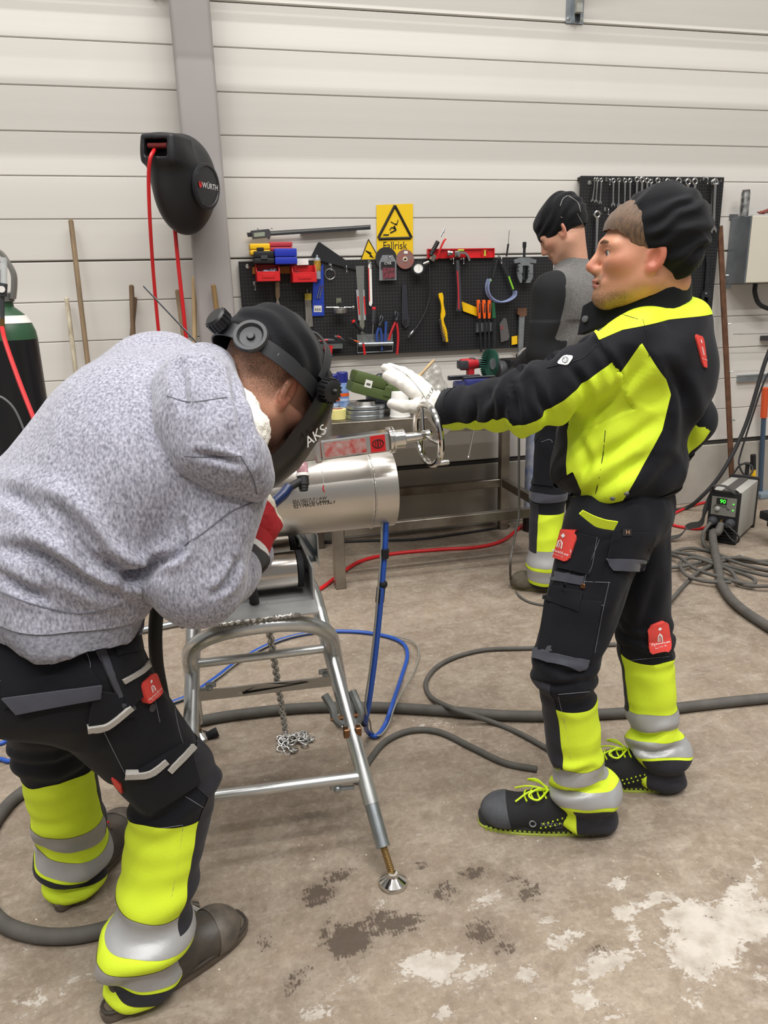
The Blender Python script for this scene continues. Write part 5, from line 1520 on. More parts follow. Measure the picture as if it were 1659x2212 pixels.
    # ---- boots
    M_bl = mat('worn_black_leather', '#2f2c28', .5, var=.45, vscale=22, col2='#4b433a', bump=.35, bscale=70); M_bt = mat('scuffed_boot_toe', '#45423d', .5, var=.4, vscale=30, col2='#6b6055'); M_bs = mat('dusty_boot_sole', '#62574b', .85, var=.25, vscale=30)
    for heel, toe in ((Vector((-.292, 1.30, 0)), Vector((-.035, 1.452, 0))), (Vector((-.44, 1.64, 0)), Vector((-.30, 1.895, 0)))):
        up, P0, F3, PP = shoe(t, heel, toe, M_bl, M_bt, M_bs, 'boot', hgt=.11, boot=.02, w=.05, sole_s=1.1)
        for k in range(4):
            x = .42+.06*k
            b = MB(); b.tube([PP(x-.012, .028), PP(x+.008, .012), PP(x+.01, 0), PP(x+.008, -.012), PP(x-.012, -.028)], .0032, 6); b.build('lace', mat('brown_lace', '#4a3a30', .8), up)
        b = MB(); pl = [P0(.5+.57*math.cos(a), (.049+.012*math.cos(a))*math.copysign(abs(math.sin(a))**.7, math.sin(a)), .028) for a in np.linspace(0, 2*math.pi, 40, endpoint=False)]
        b.tube(pl, .0045, 6, close=True); b.build('welt', mat('boot_welt', '#3a332c', .8), up)
        b = MB(); b.box(PP(.62, -.0), (.016, .022, .005), F3); b.build('boot_label', M_red, up)
    return t


person_left()


# ------------------------------------------------------------------ man at the bench with his back turned
def person_back():
    t = thing('person', 'man in grey and black raglan shirt turned to the workbench', 'person', (1.66, 3.13, 0))
    f = Vector((-.5, .866, 0)); B3 = frame3(f); l = B3.col[1].copy()
    hL, kL, aL = Vector((1.60, 3.12, .90)), Vector((1.572, 3.14, .49)), Vector((1.556, 3.125, .085))
    hR, kR, aR = Vector((1.75, 3.19, .90)), Vector((1.77, 3.18, .49)), Vector((1.80, 3.14, .085))
    ch, nk = Vector((1.70, 3.16, 1.26)), Vector((1.672, 3.175, 1.55))
    sL, eL, wL = Vector((1.535, 3.09, 1.42)), Vector((1.488, 3.085, 1.16)), Vector((1.50, 3.40, 1.02))
    sR, eR, wR = Vector((1.86, 3.25, 1.44)), Vector((1.93, 3.30, 1.17)), Vector((1.75, 3.48, 1.05))
    HC = Vector(W(1213, 497, 3.19)); H = frame3((-.62, .52, -.55), (-.35, .25, .9))
    S = SDF(); P = head_sdf(S, HC, H, nk, .06)
    V, F = S.mesh(.004); A = head_attrs(V, HC, H, .5)
    S2 = SDF(); S2.ell(ch, (.10, .15, .2), B3, .05); S2.ell((1.67, 3.15, .95), (.1, .14, .12), B3, .08); S2.cone(ch, nk, .07, .05, .05)
    for pts, rr in (((hL, kL, aL), (.075, .05, .035)), ((hR, kR, aR), (.075, .05, .035)), ((sL, eL, wL), (.045, .038, .028)), ((sR, eR, wR), (.045, .038, .028))): S2.chain(pts, rr, .04)
    for w_, d_ in ((wL, Vector((0, 1, -.2))), (wR, Vector((-.4, .9, -.2)))):
        gv, gf, _ = glove(t, 'hand', w_, d_, Vector((0, .2, 1)), None, h=.004, size=.92, curl=(.5, .5, .5, .5, .4), thumb_side=1 if w_ is wL else -1)
        n0 = len(V); V = np.concatenate([V, gv]); F = np.concatenate([F, gf+n0]); A = {k: np.concatenate([a, np.zeros(len(gv))]) for k, a in A.items()}
    V2, F2 = S2.mesh(.014); A = {k: np.concatenate([a, np.zeros(len(V2))]) for k, a in A.items()}
    body = soft_obj('body', np.concatenate([V, V2]), np.concatenate([F, F2+len(V)]), skin_mat('skin_light', '#d6a68c', '#c07c66', '#7a6250'), t, attrs=A)
    eyes(body, P, H)
    # hat
    S = SDF(); S.ell(P(-.01, 0, .04), (.112, .092, .1), H, .02); S.ell(P(-.05, 0, .045), (.08, .085, .09), H, .04)
    V, F = S.mesh(.0045); N = vnormals(V, F); q = (V-npv(HC)) @ np.array(H)
    V = V+N*(.003*np.sin(q[:, 2]*130+q[:, 0]*50+3*vnoise(q*14, 3)))[:, None]; V = folds(V, N, 19, .003, (12, 12, 12))
    pc = split(V, F, vnormals(V, F), q[:, 2]+.028-.1*q[:, 0])[0]
    hat = soft_obj('beanie', pc[0], pc[1], M_hat, t, pc[2]); hc = Cloth(V, F, t, 'beanie', M_hat); hc.obj = hat
    gs = mat('grey_flatlock', '#7d7b78', .8)
    for pp in ([(1226, 423), (1216, 430), (1210, 445)], [(1228, 423), (1248, 438), (1254, 458)], [(1247, 462), (1256, 478), (1262, 492)]): hc.seam('flatlock_seam', pp, gs, .0022)
    # trousers
    S = SDF(); S.ell((1.675, 3.15, .93), (.135, .18, .14), B3, .06)
    for a, b_, c in ((hL, kL, aL), (hR, kR, aR)):
        S.cone(a, b_, .098, .08, .05); S.cone(b_, c, .078, .075, .03); S.ell(c+Vector((0, 0, .06)), (.08, .08, .055), B3, .03)
    S.plane((0, 0, .03), (0, 0, -1))
    V, F = S.mesh(.008); N = vnormals(V, F); V = folds(V, N, 81, .006, (11, 11, 9)); z = V[:, 2]+.012*vnoise(V*11, 2)
    s1, a1, r1 = limb(V, (hL, kL, aL), (-1, 0, 0)); s2, a2, r2 = limb(V, (hR, kR, aR), (-1, 0, 0)); an = np.where(r1 < r2, a1, a2)
    cl = Cloth(V, F, t, 'trousers', M_cblk); band = lambda a, c: np.minimum(z-a, c-z)
    cl.build([('pocket_trim', band(.475, .51), M_cgry, .003), ('knee_pad', np.minimum(band(.22, .47), (.6-np.abs(an))*.07), M_knee, .001), ('reflective_band', band(.15, .23), M_refl, .002), ('reflective_band', band(.07, .13), M_refl, .002), ('hi_vis_panel', np.minimum(.41-z, z-.05), M_hiv, .001)])
    cl.patch('pocket', [(1152, 955), (1196, 955), (1194, 1050), (1148, 1045)], M_cblk, .006)
    for pp in ([(1160, 958), (1194, 956), (1192, 1050)], [(1158, 985), (1194, 984)]): cl.seam('stitching', pp, M_stitch, .0012)
    cl.patch('red_label', [(1212, 925), (1226, 925), (1224, 940), (1214, 938)], M_patch, .004, 2, 2)
    # raglan shirt: grey body, black sleeves
    S = SDF(); S.ell((1.68, 3.15, 1.02), (.14, .18, .12), B3, .06); S.ell(ch+Vector((-.0, 0, -.06)), (.14, .19, .18), B3, .07); S.ell(ch-f*.03+Vector((0, 0, .1)), (.13, .19, .16), B3, .07)
    S.cone(nk-Vector((0, 0, .07)), sL, .07, .07, .06); S.cone(nk-Vector((0, 0, .07)), sR, .07, .07, .06)
    S.cone(sL, eL, .078, .066, .05); S.cone(eL, wL, .062, .045, .03); S.cone(sR, eR, .075, .066, .05); S.cone(eR, wR, .062, .045, .03)
    S.cone(nk-Vector((0, 0, .05)), nk+Vector((-.012, .01, .03)), .068, .062, .03); S.plane(nk+Vector((-.012, .01, .035)), (-.35, .3, 1)); S.plane((0, 0, .93), (0, 0, -1))
    V, F = S.mesh(.007); N = vnormals(V, F); V = folds(V, N, 91, .006, (8, 8, 6))
    V = V+N*(.006*np.sin(V[:, 2]*22+(V @ npv(l))*30+2*vnoise(V*6, 5))*(V[:, 2] < 1.3))[:, None]
    cl = Cloth(V, F, t, 'shirt', mat('charcoal_marl', '#6c6a68', .9, var=.35, vscale=180, col2='#4f4d4b', bump=.3, bscale=200, sheen=.2))
    lat = (V-npv(ch)) @ npv(l); s1, a1, r1 = limb(V, (sL, eL, wL), (1, 0, 0)); s2, a2, r2 = limb(V, (sR, eR, wR), (1, 0, 0))
    eq = sorted((p.z, (p-ch).dot(l)) for p in (W(*q_, 3.06) for q_ in ((1254, 525), (1225, 560), (1206, 592), (1192, 620), (1190, 671), (1184, 716), (1166, 775))))
    edge = np.interp(V[:, 2], [e[0] for e in eq], [e[1] for e in eq])
    slv = np.where((r1 < .105) & (s1 > .2), .03, lat-edge); slvR = np.where((r2 < .098) & (s2 > .2), .03, -lat-edge)
    low = np.where((V[:, 2] < 1.06) & (r1 > .1) & (r2 > .1), -.03, 1)
    cl.build([('sleeve', np.minimum(slv, low), mat('black_sleeve_knit', '#121316', .9, bump=.3, bscale=200), .001), ('sleeve', np.minimum(slvR, low), mat('black_sleeve_knit', '#121316'), .001)])
    M_bb = mat('olive_suede_boot', '#5c5546', .85, var=.3, vscale=25, bump=.3); M_so = mat('ochre_sole', '#5f5a3c', .8)
    for heel, toe in ((Vector((1.66, 3.10, 0)), Vector((1.44, 3.215, 0))), (Vector((1.86, 3.12, 0)), Vector((1.70, 3.32, 0)))):
        shoe(t, heel, toe, M_bb, M_bb, M_so, 'boot', hgt=.11, boot=.01, h=.005)
    return t


person_back()


# ------------------------------------------------------------------ things on the wall
def wp(px, py, off=0.0): return W(px, py, WALLY-off)


XW, ZW, NW = Vector((1, 0, 0)), Vector((0, 0, 1)), Vector((0, -1, 0))


def wprism(b, pts, off, thick):
    P_ = [wp(x, y, off) for x, y in pts]; b.prism([(p.x, p.z) for p in P_], (0, -thick, 0), (0, WALLY-off, 0)); return b


def wtube(b, pts, r, off, n=8, m=5):
    b.tube(catmull([wp(x, y, off) for x, y in pts], m) if len(pts) > 2 else [wp(*p, off) for p in pts], r, n); return b


def wroot(name, label, cat, pts, off, group=None):
    P_ = [wp(x, y, off) for x, y in pts]; return thing(name, label, cat, (sum(p.x for p in P_)/len(P_), WALLY-off, min(p.z for p in P_)), group)


# pegboards
def peg_mat():
    mt = mat('black_pegboard', '#1b1b1e', .55); nt = mt.node_tree; N = nt.nodes.new; L = nt.links.new; b = nt.nodes['Principled BSDF']
    tc = N('ShaderNodeTexCoord'); sp = N('ShaderNodeSeparateXYZ'); L(tc.outputs['Object'], sp.inputs[0])
    def m_(op, a, c=None):
        x = N('ShaderNodeMath'); x.operation = op
        for i, s in enumerate((a, c)):
            if s is None: continue
            if isinstance(s, (int, float)): x.inputs[i].default_value = s
            else: L(s, x.inputs[i])
        return x.outputs[0]
    d = []
    for ax in ('X', 'Z'):
        d.append(m_('POWER', m_('SUBTRACT', m_('FRACT', m_('MULTIPLY', sp.outputs[ax], 55)), .5), 2))
    r = m_('LESS_THAN', m_('ADD', d[0], d[1]), .05)
    mx = N('ShaderNodeMix'); mx.data_type = 'RGBA'; L(r, mx.inputs[0]); mx.inputs[6].default_value = srgb('#111113'); mx.inputs[7].default_value = srgb('#303033'); L(mx.outputs[2], b.inputs['Base Color'])
    return mt


def pegboard(x0, x1, z0, z1, off, label, bolts):
    t = thing('tool_board', label, 'tool board', ((x0+x1)/2, WALLY-off, z0))
    b = MB(); b.box(((x0+x1)/2, WALLY-off, (z0+z1)/2), (x1-x0, .012, z1-z0), bev=.002); b.box(((x0+x1)/2, WALLY-off/2-.003, z1-.01), (x1-x0-.01, off-.004, .015)); b.box(((x0+x1)/2, WALLY-off/2-.003, z0+.01), (x1-x0-.01, off-.004, .015))
    b.build('panel', peg_mat(), t)
    for x, z in bolts:
        b = MB(); b.lathe((x, WALLY-off-.006, z), NW, [(0, .012), (.002, .012), (.003, .007), (.008, .007), (.009, .004)], 14); b.build('bolt', M_chrome, t)
    return t


p1a, p1b = wp(515, 566, .03), wp(1195, 553, .03); z1b = wp(740, 768, .03).z
bq = wp(535, 575, .03)
pegboard(p1a.x, p1b.x, z1b, (p1a.z+p1b.z)/2, .03, 'long black perforated tool board above the workbench', [(bq.x, bq.z)])
q1, q2, q3 = wp(1254, 380, .05), wp(1564, 383, .05), wp(1531, 729, .05)
bq = [wp(1272, 395, .05), wp(1519, 714, .05), wp(1548, 395, .05)]
pegboard(q1.x, (q2.x+q3.x)/2, q3.z, (q1.z+q2.z)/2, .05, 'black perforated board hung with rows of wrenches', [(p.x, p.z) for p in bq])
P1O, P2O = .037, .057

# signs
def sign_plate(name, pts, label, mt, off=.004, th=.002):
    t = wroot(name, label, 'sign', pts, off); b = MB(); wprism(b, pts, off, th); b.build('plate', mt, t, smooth=0); return t


M_sy = mat('sign_yellow', '#edc40f', .5)
t = sign_plate('warning_sign', [(813, 443), (892, 440), (892, 575), (814, 578)], 'yellow fall hazard sign reading Fallrisk with falling figure', M_sy)
def sgn(t, pts, mt, off=.0075, name='pictogram'): b = MB(); wprism(b, pts, off, .0006); b.build(name, mt, t, smooth=0)
O_ = [(853, 445), (888, 511), (884, 517), (821, 519), (817, 512)]; I_ = [(853, 460), (832, 508), (876, 507)]
for i, (a, c) in enumerate((((853, 444), (889, 513)), ((887, 514), (818, 516)), ((817, 514), (853, 444)))):
    b = MB(); b.tube([wp(*a, .0066), wp(*c, .0066)], .0075, 8); o = b.build('triangle_bar', M_print_k, t)
for a, c, r_ in (((851, 488), (855, 497), .0055), ((855, 497), (843, 503), .004), ((856, 486), (844, 479), .0026), ((857, 486), (860, 475), .0026), ((854, 495), (846, 491), .003), ((846, 491), (842, 497), .003), ((855, 483), (855, 484), .006)):
    b = MB(); b.tube([wp(*a, .0066), wp(*c, .0066)], r_, 7); b.build('falling_figure', M_print_k, t)
sgn(t, [(827, 509), (829, 506), (841, 506), (839, 509)], M_print_k)
c = wp(853, 531, .0064); lettering('sign_lettering', 'Fallrisk', .058, c, XW, ZW, M_print_k, t, .0008, .86)
t = sign_plate('warning_sign', [(796, 516), (822, 563), (778, 564)], 'small yellow triangle with black lightning bolt', M_sy, .006)
for a, c in (((796, 517), (821, 562)), ((821, 562), (779, 563)), ((779, 563), (796, 517))):
    b = MB(); b.tube([wp(*a, .0082), wp(*c, .0082)], .0025, 6); b.build('triangle_bar', M_print_k, t)
sgn(t, [(789, 540), (803, 546), (799, 550), (808, 558), (798, 554), (801, 549), (791, 544)], M_print_k, .009, 'lightning_bolt')

# digital caliper resting on two pegs
t = wroot('digital_caliper', 'long digital caliper mounted above the tool board', 'caliper', [(535, 515), (800, 490)], .04)
b = MB(); wprism(b, [(533, 503), (543, 502), (800, 486), (800, 496), (545, 512), (535, 512)], .035, .006); b.build('beam', M_dsteel, t, smooth=0)
b = MB(); wprism(b, [(545, 503), (800, 487), (800, 490), (546, 508)], .0415, .0008); b.build('scale', M_tool, t, smooth=0)
b = MB(); wprism(b, [(541, 499), (580, 495), (584, 500), (584, 512), (581, 518), (576, 514), (545, 517)], .035, .016); b.build('slider', M_dgrey, t, smooth=0)
b = MB(); wprism(b, [(548, 503), (572, 501), (572, 510), (549, 512)], .0515, .0008); b.build('display', mat('lcd_grey', '#8c968c', .3), t, smooth=0)
b = MB(); wprism(b, [(648, 505), (770, 497), (766, 492), (655, 500)], .0, .034); b.build('bracket', M_grey, t, smooth=0)
for q in ((557, 496), (587, 495)):
    b = MB(); b.cyl(wp(q[0], q[1], .045), wp(q[0], q[1]-2, .045), .005, n=8); b.build('thumb_screw', M_tool, t)

# scuff marks on the wall stay out; plastic cases on the left of the board
def case(name, label, pts, th, mt, off, latch=None):
    t = wroot(name, label, 'case', pts, off); P_ = [wp(x, y, off) for x, y in pts]
    x0, x1 = min(p.x for p in P_), max(p.x for p in P_); z0, z1 = min(p.z for p in P_), max(p.z for p in P_)
    b = MB(); zc = z0+(z1-z0)*.48
    b.box(((x0+x1)/2, WALLY-off-th/2, (z0+zc)/2-.001), (x1-x0, th, zc-z0-.002), bev=.006); b.build('base', mt, t)
    b = MB(); b.box(((x0+x1)/2, WALLY-off-th/2, (z1+zc)/2), (x1-x0, th, z1-zc), bev=.006)
    b.build('lid', mt, t)
    if latch:
        b = MB(); b.box(((x0+x1)/2, WALLY-off-th-.003, zc), ((x1-x0)*.35, .008, (z1-z0)*.3), bev=.002); b.build('latch', latch, t)
    return t


case('bit_case', 'yellow plastic bit case with black latch above red bins', [(538, 529), (579, 529), (579, 552), (538, 552)], .10, M_yel, .04, M_black)
case('bit_case', 'black plastic case standing below the yellow case', [(546, 547), (586, 545), (586, 571), (546, 571)], .12, M_black, .045, M_dgrey)
case('bit_case', 'red plastic case lying behind the blue one', [(580, 526), (628, 524), (628, 542), (580, 544)], .07, mat('crimson_case', '#b03238', .45), .04)
case('bit_case', 'royal blue ribbed case next to the black one', [(590, 541), (635, 539), (635, 572), (590, 573)], .11, M_blue, .045)
t = wroot('shelf_rail', 'orange mounting rail behind the two red bins', 'rail', [(545, 590), (680, 590)], .037)
b = MB(); wprism(b, [(545, 577), (678, 575), (678, 590), (545, 592)], .037, .012); b.build('rail_bar', mat('amber_rail', '#b4701c', .5), t)
def bin_(px0, px1, py0, py1, label, fill):
    a, c = wp(px0, py0, .05), wp(px1, py1, .05); x0, x1, z1, z0 = a.x, c.x, a.z, c.z; y0, dpt, w = WALLY-.05, .11, .003
    t = thing('storage_bin', label, 'bin', ((x0+x1)/2, y0-dpt/2, z0), 'red storage bins')
    b = MB(); b.box(((x0+x1)/2, y0-dpt/2, z0+.002), (x1-x0, dpt, .004)); b.box(((x0+x1)/2, y0-.002, (z0+z1)/2), (x1-x0, .004, z1-z0)); b.box(((x0+x1)/2, y0-dpt, z0+(z1-z0)*.28), (x1-x0, .004, (z1-z0)*.56), bev=.001)
    for x in (x0, x1): b.prism([(0, z0), (dpt, z0), (dpt, z0+(z1-z0)*.55), (dpt*.7, z1), (0, z1)], (w, 0, 0), (x-w/2, y0, 0), (0, -1, 0), (0, 0, 1))
    b.box(((x0+x1)/2, y0-dpt-.003, z0+(z1-z0)*.3), ((x1-x0)*.55, .004, (z1-z0)*.22), bev=.001)
    b.build('tray', M_red, t); return t, ((x0+x1)/2, y0-dpt*.5, z0+(z1-z0)*.4)
t, c = bin_(550, 600, 572, 608, 'left red storage bin with a crumpled wrapper inside', 1)
b = MB()
for i in range(9): b.ball((c[0]-.045+.011*i, c[1]+random.uniform(-.02, .02), c[2]+.012+random.uniform(-.006, .01)), (.013, .011, .011), 8, 5)
tag(b.build('crumpled_wrapper', mat('clear_wrap', '#d5dbe6', .15, var=.3, vscale=60, col2='#8d98b8'), smooth=0), 'crumpled shiny wrapper lying in the left red bin', 'wrapper')
t, c = bin_(626, 677, 574, 610, 'right red storage bin below a white card', 0)
b = MB(); b.torus((c[0]-.03, c[1], c[2]-.0), (.2, -1, .3), .018, .004, 18, 6); tag(b.build('rubber_ring', M_rubber), 'black rubber ring inside the right red bin', 'ring')
t = wroot('white_card', 'white folded card over the right red bin', 'card', [(640, 572), (666, 559)], .05); b = MB(); wprism(b, [(640, 560), (665, 559), (666, 572), (641, 573)], .06, .012); b.build('card', M_white, t, smooth=0)

# generic hook
def hook(px, py, off, label, drop=14, cat='hook'):
    t = thing('peg_hook', label, cat, wp(px, py+drop, off), 'peg hooks')
    a = wp(px, py, off); b = MB(); b.tube(catmull([a, a+NW*.03, a+NW*.045+Vector((0, 0, -.006)), a+NW*.045+Vector((0, 0, -.03))], 5), .0025, 7); b.ball(a+NW*.045+Vector((0, 0, -.034)), .0045); b.build('wire', M_tool, t)
    b = MB(); b.box(a+NW*.002, (.012, .004, .02)); b.build('base_plate', M_tool, t)
hook(549, 612, P1O, 'empty hook under the left red bin'); hook(745, 574, P1O, 'empty hook right of the steel ring')

# scraper, brush, blue bag, glue bottle, ring, black square
t = wroot('paint_scraper', 'paint scraper with grey handle and trapezoid blade', 'scraper', [(598, 670)], P1O)
b = MB(); wprism(b, [(594, 610), (603, 609), (604, 640), (601, 647), (597, 647), (595, 640)], P1O+.008, .012); b.build('handle', M_wood, t)
b = MB(); wprism(b, [(598, 646), (601, 646), (609, 671), (593, 672)], P1O+.012, .0015); b.build('blade', M_steel, t, smooth=0)
t = wroot('long_brush', 'narrow wire brush with yellow ferrule', 'brush', [(665, 710)], P1O)
b = MB(); wprism(b, [(658, 634), (672, 634), (672, 648), (658, 648)], P1O+.004, .012); b.build('ferrule', mat('dull_yellow', '#b5a134', .5), t)
b = MB(); wprism(b, [(658, 648), (671, 648), (676, 705), (661, 708)], P1O+.006, .010); b.build('bristles', mat('grey_bristle', '#77736d', .8, var=.4, vscale=120, stretch=(1, 1, .1)), t)
b = MB(); b.tube(catmull([wp(663, 620, P1O), wp(663, 626, P1O+.01), wp(664, 636, P1O+.01)], 4), .002, 6); b.build('hanger', M_tool, t)
t = wroot('drill_bit_pack', 'flat blue pack holding two steel drill bits', 'package', [(688, 682)], P1O)
b = MB(); wprism(b, [(676, 600), (698, 570), (700, 682), (674, 683)], P1O+.002, .006); b.build('card', mat('pack_blue', '#1f3fae', .4, var=.2, vscale=9), t, smooth=0)
for dx in (0, 5):
    b = MB(); b.cyl(wp(692+dx, 616, P1O+.012), wp(685+dx, 645, P1O+.012), .0035, n=8); b.build('drill_bit', M_tool, t)
b = MB(); wprism(b, [(678, 660), (695, 660), (695, 674), (678, 674)], P1O+.0085, .0006); b.build('barcode_label', M_white, t, smooth=0)
for i in range(7):
    b = MB(); wprism(b, [(680+2*i, 666), (681+2*i, 666), (681+2*i, 672), (680+2*i, 672)], P1O+.0096, .0004); b.build('barcode_bar', M_print_k, t, smooth=0)
t = wroot('glue_bottle', 'grey and yellow glue bottle hung in front of the blue pack', 'bottle', [(687, 605)], P1O+.02)
a, c = wp(686, 604, .06), wp(685, 556, .06)
b = MB(); b.lathe(a, c-a, [(0, .014), (.004, .019), (.02, .018), (.10, .019), (.112, .014), (.114, .006), (.128, .005)], 16); b.build('bottle', mat('bottle_grey', '#8f949a', .35), t)
b = MB(); b.lathe(a, c-a, [(.045, .0195), (.098, .0195)], 16, cap=False); b.build('label', mat('bottle_label', '#c9971b', .5, var=.4, vscale=60, col2='#6a5a33'), t)
t = wroot('steel_ring', 'thin steel ring hanging on a hook', 'ring', [(713, 605)], P1O); b = MB(); b.torus(wp(713, 592, P1O+.012), NW, .028, .0025, 32, 7); b.build('ring', M_steel, t)
hook(712, 570, P1O, 'hook carrying the thin steel ring')
t = wroot('framing_square', 'black steel square tucked behind the board top', 'square', [(672, 557), (687, 524), (766, 580)], P1O)
b = MB(); wprism(b, [(671, 556), (686, 525), (690, 523), (768, 577), (768, 583), (700, 566)], P1O+.001, .008); b.build('blade', M_mblack, t, smooth=0)

# bevel strip, hacksaw blade pack, pipe-hanger
t = wroot('steel_rule_set', 'steel rule with red striped slider hanging upright', 'rule', [(778, 710)], P1O)
b = MB(); wprism(b, [(768, 575), (786, 574), (787, 705), (779, 722), (777, 705)], P1O+.004, .004); b.build('rule', M_tool, t, smooth=0)
b = MB(); wprism(b, [(769, 626), (774, 626), (779, 691), (774, 692)], P1O+.009, .004); b.build('slider', mat('grey_slider', '#9a9a9c', .5), t, smooth=0); b = MB(); wprism(b, [(784, 626), (787, 626), (790, 691), (785, 691)], P1O+.009, .004); b.build('slider', mat('grey_slider', '#9a9a9c'), t, smooth=0)
for a in ((773, 640), (786, 640)):
    b = MB(); wprism(b, [(a[0]-1, 640), (a[0]+2, 640), (a[0]+5, 680), (a[0]+2, 680)], P1O+.0135, .0006); b.build('red_stripe', M_red, t, smooth=0)
t = wroot('blade_pack', 'slim white and red hacksaw blade pack', 'package', [(800, 660)], P1O)
b = MB(); wprism(b, [(795, 573), (798, 569), (802, 571), (804, 655), (801, 662), (797, 659)], P1O+.004, .006); b.build('sleeve', M_white, t, smooth=0)
b = MB(); wprism(b, [(795, 580), (797, 578), (799, 650), (797, 652)], P1O+.0105, .0006); b.build('red_edge', M_red, t, smooth=0)
hook(797, 566, P1O, 'hook carrying the slim white blade pack')
t = wroot('circle_cutter', 'round steel cutter on a thin cross bar', 'tool', [(735, 678)], P1O)
a = wp(735, 668, .09); b = MB(); b.lathe(a, (0, 0, 1), [(-.022, .034), (-.02, .036), (.0, .036), (.002, .034)], 24); b.build('drum', M_steel, t)
b = MB(); b.cyl(wp(704, 664, .075), wp(762, 664, .075), .004, n=8); b.ball(wp(763, 664, .075), .01); b.build('cross_bar', M_tool, t)
b = MB(); wprism(b, [(726, 644), (737, 644), (737, 662), (726, 662)], P1O+.002, .004); b.build('hang_plate', M_tool, t, smooth=0)
b = MB(); wprism(b, [(733, 655), (741, 652), (744, 662), (732, 664)], .08, .01); b.build('knob', M_mblack, t)

# cutting discs and blister pack
def disc(px, py, r, label, mt, off, hub):
    t = thing('cutting_disc', label, 'cutting disc', wp(px, py, off)-Vector((0, 0, r)))
    c = wp(px, py, off); b = MB(); b.lathe(c, NW, [(0, r*.14), (0, r), (.003, r), (.003, r*.14)], 36, cap=False); b.build('disc', mt, t)
    b = MB(); b.torus(c+NW*.0035, NW, r*.2, r*.05, 24, 6); b.build('hub_ring', hub, t); return t, c
disc(834, 559, .062, 'black cutting disc behind the blister pack', mat('disc_black', '#2c2b2b', .85, bump=.6, bscale=200), P1O+.006, M_dgrey)
t, c = disc(875, 560, .052, 'red printed cutting disc beside the tyre inflator', mat('disc_red', '#9a4a3e', .7, var=.4, vscale=40, col2='#6f6a66'), P1O+.012, M_white)
b = MB(); b.box(c+Vector((.004, -.0045, .036)), (.022, .0008, .014)); b.build('disc_label', M_white, t)
t = wroot('charger_pack', 'clear blister pack with black and red cable charger', 'package', [(836, 605)], P1O+.03)
b = MB(); wprism(b, [(819, 566), (826, 551), (848, 551), (856, 566), (856, 605), (819, 606)], P1O+.02, .004); b.build('blister_back', mat('blister_clear', '#9a9ca0', .15, alpha=.55), t, smooth=0)
b = MB(); wprism(b, [(823, 566), (853, 565), (853, 580), (823, 581)], P1O+.026, .002); b.build('card', M_print_k, t, smooth=0)
b = MB(); wprism(b, [(826, 578), (853, 578), (853, 601), (827, 602)], P1O+.026, .003); b.build('print', mat('pack_print', '#8a3b46', .5, var=.6, vscale=60, col2='#2a2226'), t, smooth=0)
c = wp(838, 569, P1O+.0295); lettering('pack_lettering', 'CTEK', .017, c, XW, ZW, M_print_w, t)
hook(838, 553, P1O+.004, 'hook carrying the clear blister pack')

# tyre inflator
t = wroot('tyre_inflator', 'tyre inflator with red lever, round gauge and hanging hose', 'inflator', [(900, 700)], P1O)
c = wp(904, 580, P1O+.05); nrm = Vector((-.35, -.9, .1))
b = MB(); b.lathe(c, nrm, [(-.02, .03), (-.014, .036), (.006, .036), (.01, .032), (.01, .026), (.004, .026)], 28)
for i in range(26):
    e = fr(nrm) @ Vector((math.cos(i*math.pi/13), math.sin(i*math.pi/13), 0)); b.box(c+e*.037, (.005, .004, .018), fr(nrm))
b.build('gauge_body', M_black, t)
b = MB(); b.lathe(c+nrm.normalized()*.005, nrm, [(0, .0265), (.001, .0265)], 24); gd = b.build('gauge_dial', M_white, t)
b = MB(); nv = nrm.normalized(); b.box(c+nv*.007+Vector((.004, 0, .002)), (.03, .001, .002), fr(nv) ); b.build('needle', M_print_k, gd)
a, c2 = wp(930, 552, P1O+.045), wp(951, 512, P1O+.045)
b = MB(); b.lathe(a, c2-a, [(i*.005, .011+(.002 if i % 2 else 0)) for i in range(18)], 14); b.build('grip', M_black, t)
b = MB(); b.cyl(c2, wp(960, 494, P1O+.045), .005, n=10); b.lathe(wp(957, 502, P1O+.045), c2-a, [(0, .007), (.006, .007)], 8); b.build('air_nipple', M_tool, t)
b = MB(); b.ribbon(catmull([wp(942, 560, P1O+.05), wp(950, 540, P1O+.055), wp(958, 522, P1O+.055), wp(962, 517, P1O+.05)], 5), (0, -1, 0), .016, .008); b.build('lever', M_red, t)
b = MB(); b.box(wp(935, 557, P1O+.04), (.03, .025, .035), Euler((0, R(30), 0)).to_matrix(), bev=.003); b.cyl(wp(926, 566, P1O+.04), wp(912, 572, P1O+.045), .009, n=10); b.build('valve_block', mat('pewter', '#9a958c', .35, .9), t)
b = MB(); wtube(b, [(927, 568), (928, 600), (928, 640), (920, 670), (905, 700), (893, 716)], .006, P1O+.03, 8, 6); b.build('hose', M_rubber, t)
b = MB(); b.cyl(wp(893, 715, P1O+.03), wp(886, 723, P1O+.03), .007, n=10); b.box(wp(884, 724, P1O+.03), (.012, .012, .028), Euler((0, R(30), 0)).to_matrix()); b.build('chuck', M_tool, t)

